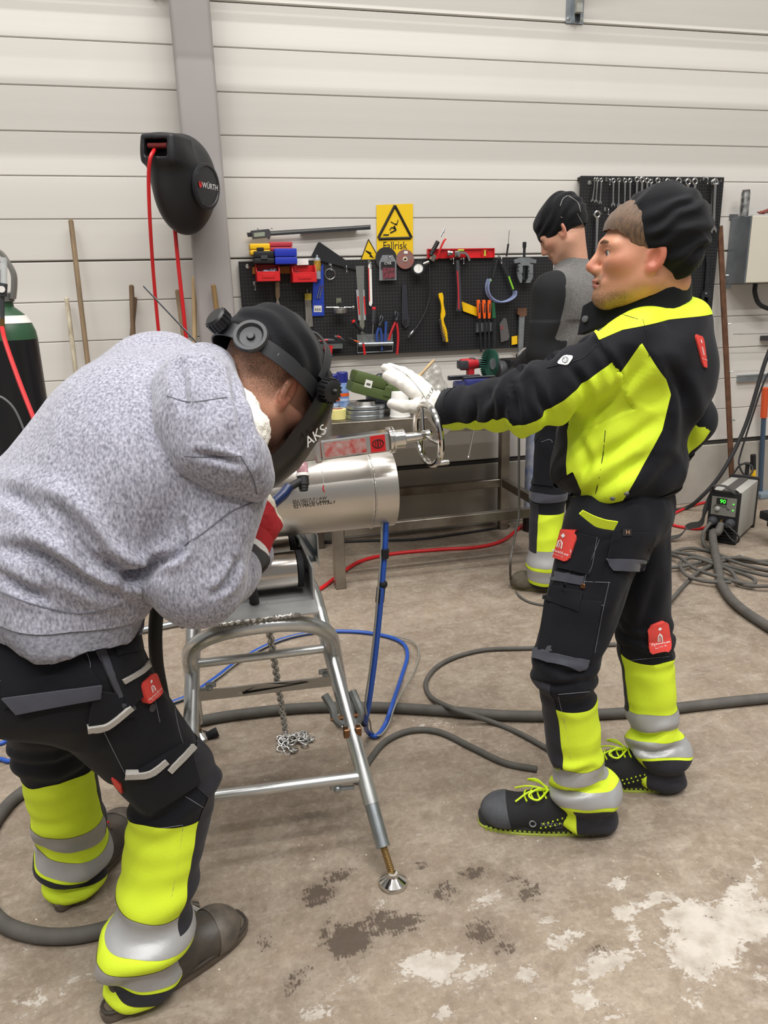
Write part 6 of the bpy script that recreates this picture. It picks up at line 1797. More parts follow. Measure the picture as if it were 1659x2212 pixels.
# spirit level
t = wroot('spirit_level', 'red spirit level resting on top of the tool board', 'spirit level', [(924, 557), (1066, 556)], .03)
a, c = wp(924, 548, .045), wp(1066, 547, .045); zc = wp(990, 547, .045).z
zt, zb_ = wp(990, 537, .045).z, wp(990, 558, .045).z
b = MB(); x0, x1 = a.x, c.x
b.box(((x0+x1)/2, WALLY-.045, zt-.003), (x1-x0, .022, .006)); b.box(((x0+x1)/2, WALLY-.045, zb_+.003), (x1-x0, .022, .006)); b.box(((x0+x1)/2, WALLY-.045, (zt+zb_)/2), (x1-x0, .006, zt-zb_-.006))
for x in (x0, x1): b.box((x, WALLY-.045, (zt+zb_)/2), (.006, .022, zt-zb_))
b.build('body', M_red, t)
p = wp(1047, 547, .05); b = MB(); b.torus(p, NW, .02, .005, 22, 6); b.build('vial_frame', M_red, t); b = MB(); b.lathe(p+Vector((0, .008, 0)), NW, [(0, .018), (.004, .018)], 20); b.cyl(p+Vector((0, -.004, -.016)), p+Vector((0, -.004, .016)), .006, n=10); b.build('vial', mat('vial_yellow', '#c9c04a', .15), t)
p = wp(995, 540, .05); b = MB(); b.cyl(p-Vector((.018, 0, 0)), p+Vector((.018, 0, 0)), .007, n=10); b.build('vial', mat('vial_green', '#b9d84a', .15), t)

# claw hammer
t = wroot('claw_hammer', 'claw hammer with grey and red striped handle', 'hammer', [(990, 675)], P1O)
b = MB(); b.tube(catmull([wp(988, 562, .075), wp(990, 600, .075), wp(992, 640, .07), wp(991, 672, .07)], 5), [.011, .0115, .012, .0125, .013, .0135, .014, .0145, .0145, .015, .015, .0155, .0165, .017, .0175, .018], 10); b.build('handle', M_dgrey, t)
b = MB(); b.tube([wp(988, 585, .088), wp(990, 620, .087), wp(991, 668, .087)], .005, 8); b.build('grip_stripe', mat('grip_red', '#b32a38', .5), t)
b = MB(); b.lathe(wp(966, 547, .075), XW, [(0, .013), (.004, .015), (.014, .015), (.018, .011), (.03, .012)], 14); b.box(wp(987, 549, .075), (.034, .026, .034), bev=.006)
b.ribbon(catmull([wp(992, 546, .075), wp(1003, 547, .075), wp(1009, 553, .075), wp(1013, 563, .072)], 5), (0, -1, 0), .024, .012); b.build('head', M_tool, t)
hook(974, 557, P1O, 'left hook carrying the claw hammer'); hook(996, 557, P1O, 'right hook carrying the claw hammer')

# goggles
t = wroot('safety_goggles', 'clear safety goggles hanging by a black strap', 'goggles', [(1080, 652)], P1O)
mg = mat('goggle_clear', '#b7c3e0', .12, alpha=.45)
b = MB(); pts = [wp(x, y, P1O+.03) for x, y in ((1056, 602), (1052, 620), (1057, 640), (1075, 652), (1095, 650), (1110, 640), (1112, 628))]
b.ribbon(catmull(pts, 6), (0, -1, .15), .05, .004); b.build('lens', mg, t)
b = MB(); b.tube(catmull([p+Vector((0, -.026, 0)) for p in pts], 6), .004, 7); b.tube(catmull([p+Vector((0, .022, 0)) for p in pts], 6), .004, 7); b.build('frame', mat('goggle_frame', '#8d99c4', .2, alpha=.8), t)
b = MB(); b.ribbon([wp(1064, 600, P1O+.03), wp(1074, 560, P1O+.02)], (1, 0, .2), .012, .002); b.ribbon([wp(1108, 626, P1O+.03), wp(1096, 590, P1O+.03), wp(1080, 558, P1O+.02)], (1, 0, .6), .02, .002); b.build('strap', M_mblack, t)
b = MB(); b.ribbon([wp(1109, 625, P1O+.033), wp(1099, 597, P1O+.033)], (1, 0, .6), .009, .0025); b.ball(wp(1059, 606, P1O+.035), .009); b.build('green_accent', mat('lime_accent', '#7fc42a', .5), t)
hook(1077, 556, P1O, 'hook carrying the safety goggles')

# thin screwdriver on the wall, bearing puller
t = wroot('scriber', 'thin black handled scriber stuck upright above the board', 'scriber', [(1095, 556)], .03)
b = MB(); b.cyl(wp(1094, 554, .04), wp(1098, 527, .04), .005, .006, 10); b.build('handle', M_black, t); b = MB(); b.cyl(wp(1098, 527, .04), wp(1100, 497, .04), .0016, n=6); b.build('needle', M_dsteel, t)
t = wroot('bearing_puller', 'two armed steel bearing puller hanging on the board', 'puller', [(1131, 612)], P1O)
b = MB(); b.lathe(wp(1131, 606, .08), (0, 0, 1), [(0, .006)]+[(.004*i+.004, .0075+(.0008 if i % 2 else 0)) for i in range(44)]+[(.185, .011), (.21, .011), (.212, .008)], 12); b.build('screw', M_dsteel, t)
b = MB(); wprism(b, [(1107, 562), (1122, 557), (1140, 557), (1155, 562), (1154, 569), (1142, 568), (1140, 574), (1122, 574), (1120, 568), (1108, 569)], .068, .024); b.build('crosshead', M_zinc, t)
for s in (-1, 1):
    x = 1131+s*11; b = MB(); wprism(b, [(x-5, 571), (x+5, 571), (x+5, 590), (x-5, 590)], .066, .028); wprism(b, [(x-5+s*1, 588), (x+5+s*1, 588), (x+6, 600), (x+2-s*2, 611), (x-4-s*5, 611), (x-4, 600)], .07, .02); b.build('arm', M_zinc, t)
    for yy in (577, 585):
        b = MB(); b.lathe(wp(x, yy, .094), NW, [(0, .004), (.001, .004)], 10); b.build('hole', M_print_k, t)

# black strap wrench, wire brush, yellow card
t = wroot('hook_wrench', 'black steel ring handled wrench hanging alone', 'wrench', [(875, 710)], P1O)
b = MB(); wprism(b, [(868, 617), (873, 612), (878, 617), (881, 680), (884, 690), (882, 704), (875, 709), (868, 700), (867, 688)], P1O+.006, .008); b.build('bar', mat('phosphate_black', '#3a3a41', .45, .4), t)
b = MB(); wprism(b, [(871, 690), (879, 690), (879, 700), (875, 705), (871, 698)], P1O+.0145, .0006); b.build('eye_slot', M_print_k, t, smooth=0)
b = MB(); b.tube([wp(870, 620, P1O+.015), wp(869, 680, P1O+.015)], .003, 6); b.build('edge', M_dgrey, t)
t = wroot('wire_brush', 'wire brush with yellow plastic handle', 'brush', [(958, 740)], P1O)
hp = catmull([wp(951, 633, P1O+.03), wp(954, 650, P1O+.03), wp(957, 675, P1O+.03), wp(955, 690, P1O+.03), wp(960, 715, P1O+.028), wp(965, 738, P1O+.025)], 5)
b = MB(); b.ribbon(hp, (1, 0, 0), [.02+.006*math.sin(i*.7) for i in range(len(hp))], .014); b.build('handle', M_yel, t)
b = MB()
for i in range(11):
    y = 690+i*4.4; x = 950+i*.75
    for k in range(2): b.cyl(wp(x+6, y, P1O+.022+.01*k), wp(x-1.5, y+2, P1O+.022+.01*k), .0042, .0055, 6)
b.build('bristles', mat('steel_bristle', '#5d5147', .7, .4, var=.4, vscale=150), t)
t = wroot('yellow_card', 'blank yellow tag leaning by the screwdrivers', 'tag', [(1012, 680)], P1O); b = MB(); wprism(b, [(997, 651), (1029, 664), (1030, 683), (1000, 672)], P1O+.01, .003); b.build('card', M_yel, t, smooth=0)
t = wroot('yellow_card', 'small square yellow tag beside the pipe wrench', 'tag', [(1110, 742)], P1O); b = MB(); wprism(b, [(1105, 727), (1117, 725), (1117, 743), (1105, 745)], P1O+.01, .003); b.build('card', M_yel, t, smooth=0)

# files in a magnetic rack
t = wroot('file_rack', 'small steel rack holding four hand files', 'rack', [(1045, 718)], P1O); b = MB(); wprism(b, [(1027, 698), (1064, 696), (1064, 715), (1027, 718)], P1O+.002, .02); b.build('bar', M_zinc, t, smooth=0)
fl = [(1033, 648, 1040, 760, 'left'), (1045, 648, 1049, 755, 'middle'), (1057, 648, 1056, 758, 'right')]
for x0_, y0_, x1_, y1_, nm in fl:
    t = wroot('hand_file', f'{nm} one of three files with orange and black handles', 'file', [(x1_, y1_)], P1O+.03, 'orange handled files')
    a, c = wp(x0_, y0_, P1O+.035), wp(x0_+(x1_-x0_)*.4, y0_+43, P1O+.035)
    b = MB(); b.lathe(a, c-a, [(0, .007), (.003, .011), (.03, .0125), (.06, .011), (.09, .009), (.104, .008)], 14); b.build('handle', M_orange, t)
    b = MB(); b.box((a+c)/2+Vector((0, -.009, .012)), (.009, .012, .055), bev=.004); b.build('handle_inlay', M_dgrey, t)
    b = MB(); b.box((c+wp(x1_, y1_, P1O+.035))/2, (.012, .005, (c.z-wp(x1_, y1_, P1O+.035).z)), Euler((0, R(-3 if nm == 'left' else -1), 0)).to_matrix()); b.build('blade', M_dsteel, t)
t = wroot('hand_file', 'flat file with dark green handle right of the orange ones', 'file', [(1068, 755)], P1O+.03)
a, c = wp(1065, 653, P1O+.035), wp(1067, 690, P1O+.035)
b = MB(); b.lathe(a, c-a, [(0, .008), (.004, .012), (.04, .011), (.07, .012), (.088, .013), (.09, .009)], 14); b.build('handle', mat('file_green', '#1f5a38', .45), t)
b = MB(); b.box((c+wp(1069, 752, P1O+.035))/2, (.02, .005, c.z-wp(1069, 752, P1O+.035).z)); b.build('blade', M_dsteel, t)
t = wroot('parts_bag', 'small clear plastic bag with red letter on the board', 'bag', [(1086, 740)], P1O)
b = MB(); wprism(b, [(1078, 700), (1088, 686), (1093, 690), (1099, 728), (1096, 734), (1081, 739)], P1O+.006, .012); b.build('film', mat('bag_film', '#6d6a68', .2, alpha=.6), t, smooth=0)
c = wp(1084, 708, P1O+.019); lettering('bag_print', 'Z', .026, c, XW, ZW, M_red, t)
t = wroot('pipe_wrench', 'rusty headed pipe wrench beside the man in grey', 'wrench', [(1120, 756)], P1O)
b = MB(); wprism(b, [(1119, 683), (1131, 682), (1127, 758), (1117, 760)], P1O+.006, .018); b.build('handle', M_zinc, t)
b = MB(); wprism(b, [(1115, 666), (1134, 665), (1134, 682), (1121, 684), (1115, 678)], P1O+.004, .024); b.build('jaw', M_rust, t)

# plier rack and pliers
t = wroot('plier_rack', 'zinc bar rack holding pliers and screwdrivers', 'rack', [(810, 760)], P1O)
b = MB(); wprism(b, [(770, 723), (848, 720), (848, 737), (772, 740)], P1O+.001, .004); b.build('back_plate', M_zinc, t, smooth=0); b = MB(); b.cyl(wp(774, 744, .08), wp(849, 742, .08), .011, n=14); b.build('bar', M_zinc, t)
b = MB(); b.tube([wp(772, 738, P1O), wp(772, 762, .05), wp(848, 758, .05), wp(848, 738, P1O)], .004, 6); b.build('lower_wire', M_zinc, t)
def plier(label, jaw, piv, h1, h2, mt, off=.07):
    t = wroot('pliers', label, 'pliers', [h1[-1], h2[-1]], off, 'pliers on the rack')
    b = MB(); b.tube(catmull([wp(*jaw, off), wp((jaw[0]+piv[0])/2-2, (jaw[1]+piv[1])/2, off), wp(*piv, off)], 4), [.004, .006, .0075, .0085, .009, .009, .009, .009, .009], 8); b.tube(catmull([wp(jaw[0]+3, jaw[1]+2, off), wp((jaw[0]+piv[0])/2+4, (jaw[1]+piv[1])/2, off), wp(*piv, off)], 4), [.004, .006, .0075, .0085, .009, .009, .009, .009, .009], 8)
    b.lathe(wp(*piv, off)+Vector((0, .01, 0)), NW, [(0, .011), (.02, .011), (.022, .006)], 12); b.build('jaws', M_dsteel, t)
    for h_ in (h1, h2):
        b = MB(); b.tube(catmull([wp(*piv, off)]+[wp(*q, off) for q in h_], 5), .0072, 8); b.build('grip', mt, t)
plier('blue handled pliers in the middle of the rack', (824, 681), (820, 703), [(814, 722), (815, 738)], [(824, 725), (825, 757)], mat('tool_blue', '#2c4788', .45))
plier('red handled pliers at the right end of the rack', (855, 672), (856, 692), [(846, 715), (840, 735)], [(860, 725), (858, 766)], mat('tool_red', '#b7222a', .45), .075)
t = wroot('pliers', 'single blue tool handle between the pliers', 'pliers', [(832, 735)], .07); b = MB(); b.tube([wp(834, 694, .07), wp(832, 740, .07)], .008, 8); b.build('grip', mat('tool_blue', '#2c4788'), t); b = MB(); b.cyl(wp(832, 740, .07), wp(831, 756, .07), .005, n=8); b.build('tip', M_dsteel, t)
def driver(label, a, m_, c, off, mt, tipmt=None):
    t = wroot('screwdriver', label, 'screwdriver', [a, c], off, 'screwdrivers on the rack')
    A, B, C_ = wp(*a, off), wp(*m_, off), wp(*c, off); L_ = (B-A).length
    b = MB(); b.lathe(A, B-A, [(0, .006), (.004, .011), (L_*.35, .0125), (L_*.7, .0105), (L_*.85, .012), (L_, .008)], 12); b.build('handle', mt, t)
    b = MB(); b.lathe(A, B-A, [(-.002, .006), (.002, .0116), (L_*.12, .0125)], 12); b.build('end_cap', M_red, t)
    b = MB(); b.cyl(B, C_, .0032, n=8); b.build('shaft', tipmt or M_tool, t)
driver('black screwdriver with red cap tilted left on the rack', (762, 693), (782, 716), (803, 737), .09, M_black)
driver('black and red screwdriver standing upright on the rack', (808, 664), (806, 700), (804, 736), .08, M_dgrey)
t = wroot('needle_file', 'red tipped thin tool hanging left on the rack', 'tool', [(787, 765)], .09); b = MB(); b.cyl(wp(781, 712, .095), wp(785, 745, .095), .0035, n=8); b.build('shaft', M_tool, t); b = MB(); b.tube([wp(785, 742, .095), wp(788, 766, .095)], [.006, .0075], 8); b.build('grip', M_red, t)
t = wroot('hex_key_rack', 'steel rack with black and red T handle hex keys', 'rack', [(708, 762)], P1O); b = MB(); wprism(b, [(688, 744), (738, 742), (738, 752), (688, 754)], P1O+.004, .03); b.build('bar', M_zinc, t)
for i, (a, c, e) in enumerate((((686, 737), (722, 736), (704, 760)), ((722, 727), (742, 735), (748, 736)), ((694, 772), (718, 768), (712, 796)))):
    t = wroot('hex_key', ('T handle hex key lying on the small rack', 'angled grey and red hex key above the small rack', 'T handle hex key hanging low by the helmet')[i], 'hex key', [a, c], .09, 'T handle hex keys')
    b = MB(); b.tube(catmull([wp(*a, .1), wp((a[0]+c[0])/2, (a[1]+c[1])/2-1, .1), wp(*c, .1)], 4), [.007, .009, .0105, .011, .011, .011, .0105, .009, .007], 10); b.build('grip', M_dgrey, t)
    b = MB(); b.tube(catmull([wp(a[0]+5, a[1]-1, .109), wp((a[0]+c[0])/2, (a[1]+c[1])/2-2, .11)], 4) if False else [wp(a[0]+6, a[1]-1, .109), wp((a[0]+c[0])/2+4, (a[1]+c[1])/2-2, .109)], .005, 8); b.build('grip_inlay', M_red, t)
    b = MB(); b.cyl(wp((a[0]+c[0])/2, (a[1]+c[1])/2, .1) if i != 1 else wp(*c, .1), wp(*e, .1), .003, n=6); b.build('shaft', M_dsteel, t)
t = wroot('red_clip', 'small red plastic clip below the hex keys', 'clip', [(709, 765)], .08); b = MB(); wprism(b, [(699, 747), (718, 746), (716, 764), (702, 765)], .085, .015); b.build('clip', M_red, t)
t = wroot('orange_bit', 'thin orange and black bit holder on the board', 'tool', [(770, 738)], .06); b = MB(); b.cyl(wp(752, 731, .06), wp(764, 735, .06), .006, n=8); b.build('sleeve', M_black, t); b = MB(); b.cyl(wp(764, 735, .06), wp(776, 739, .06), .004, n=8); b.build('tip', M_orange, t)

# wrenches
def wrench(label, top, bot, w, off, ratchet=True, group='combination wrenches on the board'):
    A, B = wp(*top, off), wp(*bot, off); t = thing('combination_wrench', label, 'wrench', (B.x, WALLY-off, B.z), group)
    d = (A-B).normalized(); s = NW.cross(d).normalized(); th = w*.55
    b = MB(); b.torus(A, NW, w*1.15, w*.42, 22, 8); b.build('ring_end', M_tool, t)
    b = MB(); hw = w*.55; L_ = (A-B).length
    b.prism([(-hw, w*1.4), (hw, w*1.4), (hw*.8, L_*.5), (hw*1.15, L_-w*1.3), (-hw*1.15, L_-w*1.3), (-hw*.8, L_*.5)], (0, -th, 0), B+Vector((0, th/2, 0)), s, d); b.build('shank', M_tool, t)
    b = MB(); o = B+d*w*.7; k = w*1.45
    b.prism([(-.35*k, -.2*k), (-.7*k, -1.0*k), (-1.0*k, -.5*k), (-1.0*k, .2*k), (-.55*k, .9*k), (.55*k, .9*k), (1.0*k, .2*k), (1.05*k, -.45*k), (.75*k, -.95*k), (.4*k, -.25*k), (0, .05*k)], (0, -th*1.2, 0), o+Vector((0, th*.6, 0)), s, d); b.build('open_end', M_tool, t)
    return t
sm = ['smallest polished wrench at the left end of the top row', 'second small wrench in the top row', 'third small wrench in the top row', 'fourth wrench of the top row after a gap', 'fifth wrench of the top row', 'sixth wrench of the top row', 'seventh wrench of the top row', 'eighth wrench of the top row', 'ninth wrench of the top row', 'tenth wrench of the top row', 'eleventh wrench of the top row', 'twelfth wrench of the top row', 'thirteenth wrench of the top row', 'fourteenth wrench, wide ring, over the beanie', 'long wrench right of the beanie, left of two', 'long wrench right of the beanie, right of two', 'rear one of two big wrenches at the right end', 'front one of two big wrenches at the right end', 'lone ring wrench left of the bearded man head', 'large wrench hanging behind the yellow shoulder']
wl = [((1286, 388), (1279, 436), .007), ((1291, 388), (1287, 437), .007), ((1299, 389), (1296, 440), .007), ((1325, 390), (1324, 445), .009), ((1337, 389), (1336, 446), .008), ((1350, 390), (1349, 460), .009), ((1361, 390), (1360, 465), .009), ((1376, 388), (1373, 470), .0105), ((1387, 388), (1384, 474), .0115), ((1398, 390), (1396, 476), .0105), ((1406, 392), (1404, 478), .009), ((1421, 390), (1418, 482), .011), ((1442, 392), (1438, 484), .0115), ((1466, 391), (1462, 505), .0135), ((1486, 393), (1482, 512), .0135), ((1501, 392), (1497, 505), .0135), ((1541, 394), (1533, 502), .012), ((1545, 393), (1541, 500), .0135), ((1290, 463), (1287, 560), .0145), ((1487, 545), (1478, 690), .017)]
for i, (a, c, w) in enumerate(wl):
    wrench(sm[i], a, c, w, P2O+.025+(.012 if i in (1, 8, 17) else 0))
    if i not in (0, 16): 
        p = wp(a[0], a[1]+2, P2O); t = thing('peg_hook', f'wire hook carrying the {sm[i]}' if len(sm[i].split()) < 12 else 'wire hook at the top row', 'hook', p, 'peg hooks'); b = MB(); b.tube([p, p+NW*.05, p+NW*.055+Vector((0, 0, .01))], .002, 6); b.build('wire', M_tool, t)
for px, py, nm in ((1309, 388, 'empty hook between the third and fourth wrenches'), (1449, 392, 'empty hook right of the thirteenth wrench'), (1519, 386, 'empty long hook left of the two big wrenches'), (1499, 552, 'empty hook over the adjustable wrench'), (1306, 452, 'hook tip above the lone ring wrench')): hook(px, py, P2O, nm, 10)
t = wroot('adjustable_wrench', 'dark adjustable wrench at the lower right of the board', 'wrench', [(1524, 655)], P2O)
b = MB(); wprism(b, [(1523, 552), (1531, 552), (1531, 575), (1529, 625), (1520, 628), (1524, 575)], P2O+.01, .01); wprism(b, [(1518, 628), (1531, 625), (1536, 640), (1531, 653), (1526, 656), (1526, 643), (1519, 641), (1515, 651), (1512, 645), (1513, 636)], P2O+.006, .016); b.build('body', M_dsteel, t)
b = MB(); b.lathe(wp(1522, 634, P2O+.026), (1, 0, 0), [(0, .006), (.014, .006)], 10); b.build('knurl', M_tool, t)


# ------------------------------------------------------------------ things on the bench
def at_b(px, py): return FL(px, py, BZ)


c = at_b(733, 908)+Vector((0, .05, 0))
t = thing('tape_roll', 'roll of pale yellow masking tape on the bench edge', 'tape', c)
b = MB(); b.lathe(c, (0, 0, 1), [(0, .032), (0, .044), (.002, .0455), (.048, .0455), (.05, .044), (.05, .032), (0, .032)], 36, cap=False); b.build('tape', mat('masking_tape', '#e3d98c', .7, var=.06, vscale=20), t)
b = MB(); b.lathe(c, (0, 0, 1), [(.001, .029), (.001, .032), (.0505, .032), (.0505, .029), (.001, .029)], 32, cap=False); b.build('core', mat('core_print', '#c9b8a8', .7, var=.7, vscale=40, col2='#b0363a'), t)
def spray(px, py, h, label, off=0):
    c = at_b(px, py); t = thing('spray_can', label, 'spray can', c, 'blue spray cans')
    b = MB(); b.lathe(c, (0, 0, 1), [(0, .03), (.003, .033), (h*.68, .033), (h*.72, .03)], 24); b.build('can', mat('can_blue', '#3f66a8', .35, var=.5, vscale=18, col2='#9fb6d8'), t)
    b = MB(); b.lathe(c, (0, 0, 1), [(h*.33, .0334), (h*.42, .0334)], 24, cap=False); b.build('orange_band', M_orange, t)
    b = MB(); b.lathe(c, (0, 0, 1), [(h*.2, .0333), (h*.27, .0333)], 24, cap=False); b.build('pale_band', mat('pale_blue', '#b9cbe4', .5), t)
    b = MB(); b.lathe(c, (0, 0, 1), [(h*.715, .031), (h*.72, .032), (h*.98, .031), (h, .028)], 24); b.build('cap', mat('cap_navy', '#232a7a', .4), t)
spray(722, 893, .2, 'blue spray can with orange band left of the tool case'); spray(742, 880, .19, 'second blue spray can standing behind the first')
c0 = at_b(790, 903)+Vector((0, .02, 0)); t0 = None
for i, (r, h, z, nm) in enumerate(((.096, .022, 0, 'lowest'), (.095, .02, .023, 'middle'), (.094, .018, .046, 'top'))):
    c = c0+Vector((.004*i, .003*i, z)); t = thing('pipe_flange', f'{nm} steel flange of the stack on the bench', 'flange', c, 'stacked steel flanges')
    b = MB(); b.lathe(c, (0, 0, 1), [(0, .05), (0, r-.002), (.002, r), (h-.002, r), (h, r-.002), (h, .05), (0, .05)], 44, cap=False); b.build('ring', M_zinc, t)
    if nm == 'top':
        b = MB(); b.lathe(c, (0, 0, 1), [(h, .046), (h, .056), (h+.018, .05), (h+.018, .044), (h, .046)], 36, cap=False); b.build('neck', M_steel, t)
c = at_b(870, 902)+Vector((0, .05, 0))
t = thing('white_cup', 'white tapered plastic cup upside down by the flanges', 'cup', c); b = MB(); b.lathe(c, (0, 0, 1), [(0, .052), (.004, .052), (.006, .05), (.12, .042), (.123, .04)], 30); b.build('shell', M_white, t)
# blue crate and green case leaning on it
c = at_b(790, 860)+Vector((.0, .1, 0))
t = thing('blue_crate', 'blue plastic crate behind the steel flanges', 'crate', c)
b = MB(); w, d, h = .2, .16, .075
b.box(c+Vector((0, 0, .002)), (w, d, .004)); b.box(c+Vector((0, -d/2, h/2)), (w, .004, h)); b.box(c+Vector((0, d/2, h/2)), (w, .004, h)); b.box(c+Vector((-w/2, 0, h/2)), (.004, d, h)); b.box(c+Vector((w/2, 0, h/2)), (.004, d, h)); b.box(c+Vector((0, -d/2, h)), (w+.012, .012, .008)); b.box(c+Vector((0, d/2, h)), (w+.012, .012, .008)); b.build('walls', M_blue, t)
p, q = W(757, 823, 3.62), W(905, 862, 3.62); ax = (q-p).normalized(); upv = NW.cross(ax).normalized()*-1; upv = upv if upv.z > 0 else -upv
RM = Matrix((ax, -NW, upv)).transposed(); cen = (p+q)/2; L_ = (q-p).length
t = thing('tool_case', 'olive green plastic tool case leaning askew with yellow latch', 'case', cen-Vector((0, 0, .06)))
mg = mat('olive_plastic', '#4a5a2e', .5, var=.1, vscale=10)
b = MB(); b.box(cen-upv*.022, (L_, .15, .05), RM, bev=.008); b.build('base', mg, t)
b = MB(); b.box(cen+upv*.03-ax*L_*.27, (L_*.44, .15, .055), RM, bev=.014); b.box(cen+upv*.02+ax*L_*.22, (L_*.52, .14, .034), RM, bev=.01); b.build('lid', mg, t)
b = MB(); b.box(cen-upv*.0+NW*.078-ax*L_*.02, (.035, .012, .05), RM, bev=.004); b.build('clasp', mg, t)
b = MB()
o = cen+NW*.08+ax*L_*.17-upv*.01
b.box(o-ax*.018, (.008, .01, .042), RM, bev=.002); b.box(o+upv*.02, (.04, .01, .008), RM, bev=.002); b.box(o-upv*.02, (.04, .01, .008), RM, bev=.002); b.build('yellow_latch', M_yel, t)
b = MB(); o = cen+NW*.0757-ax*L_*.3+upv*.012; b.box(o, (.036, .001, .036), RM); b.build('label', M_white, t); b = MB(); b.box(o+NW*.001-upv*.002, (.02, .001, .01), RM); b.build('label_picture', mat('label_pic', '#4d5a48', .6), t)
# dark visor, plastic bag, brush
c = W(828, 815, 3.9); t = thing('dark_visor', 'dark smoked visor behind the green case', 'visor', (c.x, c.y, BZ)); b = MB(); b.lathe((c.x, c.y, BZ), (0, 0, 1), [(0, .1), (c.z-BZ-.04, .098), (c.z-BZ-.01, .075), (c.z-BZ+.02, .03)], 24); b.build('dome', mat('smoked_plastic', '#2f3338', .2), t)
S = SDF(); c = W(935, 815, 3.75)
for dx, dz, r in ((-.04, -.03, .04), (.0, -.04, .05), (.045, -.03, .04), (.01, .03, .035), (.02, .07, .022), (-.03, .02, .03)): S.ell(c+Vector((dx, .0, dz-.03)), (r, r*.7, r*1.2), None, .03)
V, F = S.mesh(.006); N_ = vnormals(V, F); V = V+N_*(.008*vnoise(V*38, 3)+.003*vnoise(V*90, 5))[:, None]; V[:, 2] = np.maximum(V[:, 2], BZ+.001)
tag(soft_obj('plastic_bag', V, F, mat('clear_bag', '#c3c0b8', .12, alpha=.55, spec=.8), None), 'crumpled clear plastic bag standing on the bench', 'bag')
t = thing('paint_brush', 'paint brush with pale wooden handle leaning on the bench', 'brush', W(905, 812, 3.70)-Vector((0, 0, .08))); a, e = W(906, 812, 3.68), W(944, 771, 3.72)
b = MB(); b.lathe(a, e-a, [(0, .009), (.03, .007), (.09, .0085), (.12, .006), (.124, .003)], 12); b.build('handle', M_wood2, t); b = MB(); b.lathe(a, a-e, [(-.002, .01), (.03, .012)], 12); b.build('ferrule', M_yel, t); b = MB(); b.lathe(a+(a-e).normalized()*.03, a-e, [(0, .012), (.05, .014)], 12); b.build('bristles', M_dgrey, t)
# bench vise
vx = W(1020, 840, 3.56); t = thing('bench_vise', 'blue bench vise with grey jaws on the bench', 'vise', (vx.x, 3.56, BZ)); mvb = mat('vise_blue', '#2b3270', .4, var=.2, vscale=20)
zt_ = W(1000, 815, 3.53).z
b = MB(); b.lathe((vx.x, 3.6, BZ), (0, 0, 1), [(0, .075), (.015, .075), (.03, .05), (.06, .045)], 24); b.box((vx.x, 3.6, BZ+(zt_-BZ)*.55), (.13, .17, (zt_-BZ)*.55), bev=.015); b.build('body', mvb, t)
b = MB(); b.box((vx.x+.01, 3.50, BZ+(zt_-BZ)*.7), (.15, .06, (zt_-BZ)*.5), bev=.012); b.build('sliding_jaw', mvb, t)
for y, dx in ((3.525, .02), (3.60, -.03)):
    b = MB(); b.box((vx.x+dx, y, zt_-.008), (.17, .024, .022), bev=.003); b.build('jaw_plate', M_dsteel, t)
a, e = W(1026, 915, 3.40), W(1012, 988, 3.40); b = MB(); b.cyl(a, e, .0055, n=10); b.ball(a, .011); b.ball(e, .010); b.cyl((vx.x+.01, 3.48, a.z-.02), (vx.x+.01, 3.39, a.z-.02), .012, n=12); b.build('handle_bar', M_tool, t)
# cordless drill with flap wheel
o = W(1012, 787, 3.78); t = thing('cordless_drill', 'red and black cordless drill fitted with an abrasive wheel', 'drill', (o.x, 3.78, BZ)); mr = mat('drill_red', '#b3202a', .4)
b = MB(); b.lathe(o-XW*.05, XW, [(0, .02), (.006, .03), (.07, .032), (.085, .026), (.1, .024)], 20); b.build('motor_housing', mr, t)
b = MB(); b.box(o-XW*.035+Vector((0, -.005, .0)), (.05, .062, .045), bev=.01); b.box(o+XW*.02+Vector((0, 0, .028)), (.03, .03, .012), bev=.004); b.build('rubber_cover', M_dgrey, t)
b = MB(); b.box(Vector((o.x+.01, 3.78, (o.z+BZ)/2)), (.038, .044, o.z-BZ-.02), bev=.012); b.build('grip', mr, t); b = MB(); b.box((o.x, 3.78, BZ+.03), (.12, .075, .06), bev=.01); b.build('battery', M_black, t)
b = MB(); b.lathe(o+XW*.05, XW, [(0, .022), (.015, .024), (.04, .02), (.05, .012), (.075, .01)], 18); b.build('chuck', M_dgrey, t)
wc = W(1058, 786, 3.78); wn = Vector((.6, -.8, 0))
t = thing('flap_wheel', 'green abrasive flap wheel on the drill spindle', 'abrasive wheel', wc-Vector((0, 0, .075))); mgw = mat('abrasive_green', '#24584a', .85, bump=.4, bscale=150)
FW = fr(wn)
for k in range(40):
    a = 2*math.pi*k/40; e = FW @ Vector((math.cos(a), math.sin(a), 0)); s_ = wn.normalized().cross(e)
    b = MB(); b.add([wc+e*.028-wn*.016, wc+e*.028+wn*.016, wc+e*.074+wn*.016+s_*.014, wc+e*.074-wn*.016+s_*.014], [(0, 1, 2, 3)]); b.add([p+s_*.004+e*.001 for p in b.v[:4]], [(3, 2, 1, 0)]); b.f += [(0, 4, 5, 1), (1, 5, 6, 2), (2, 6, 7, 3), (3, 7, 4, 0)]; b.build('flap', mgw, t, smooth=0)
b = MB(); b.lathe(wc-wn*.02, wn, [(0, .018), (.0, .03), (.04, .03), (.04, .018)], 24); b.lathe(wc-wn.normalized()*.024, -wn, [(0, .022), (.006, .02), (.01, .01)], 18); b.build('hub', M_zinc, t)
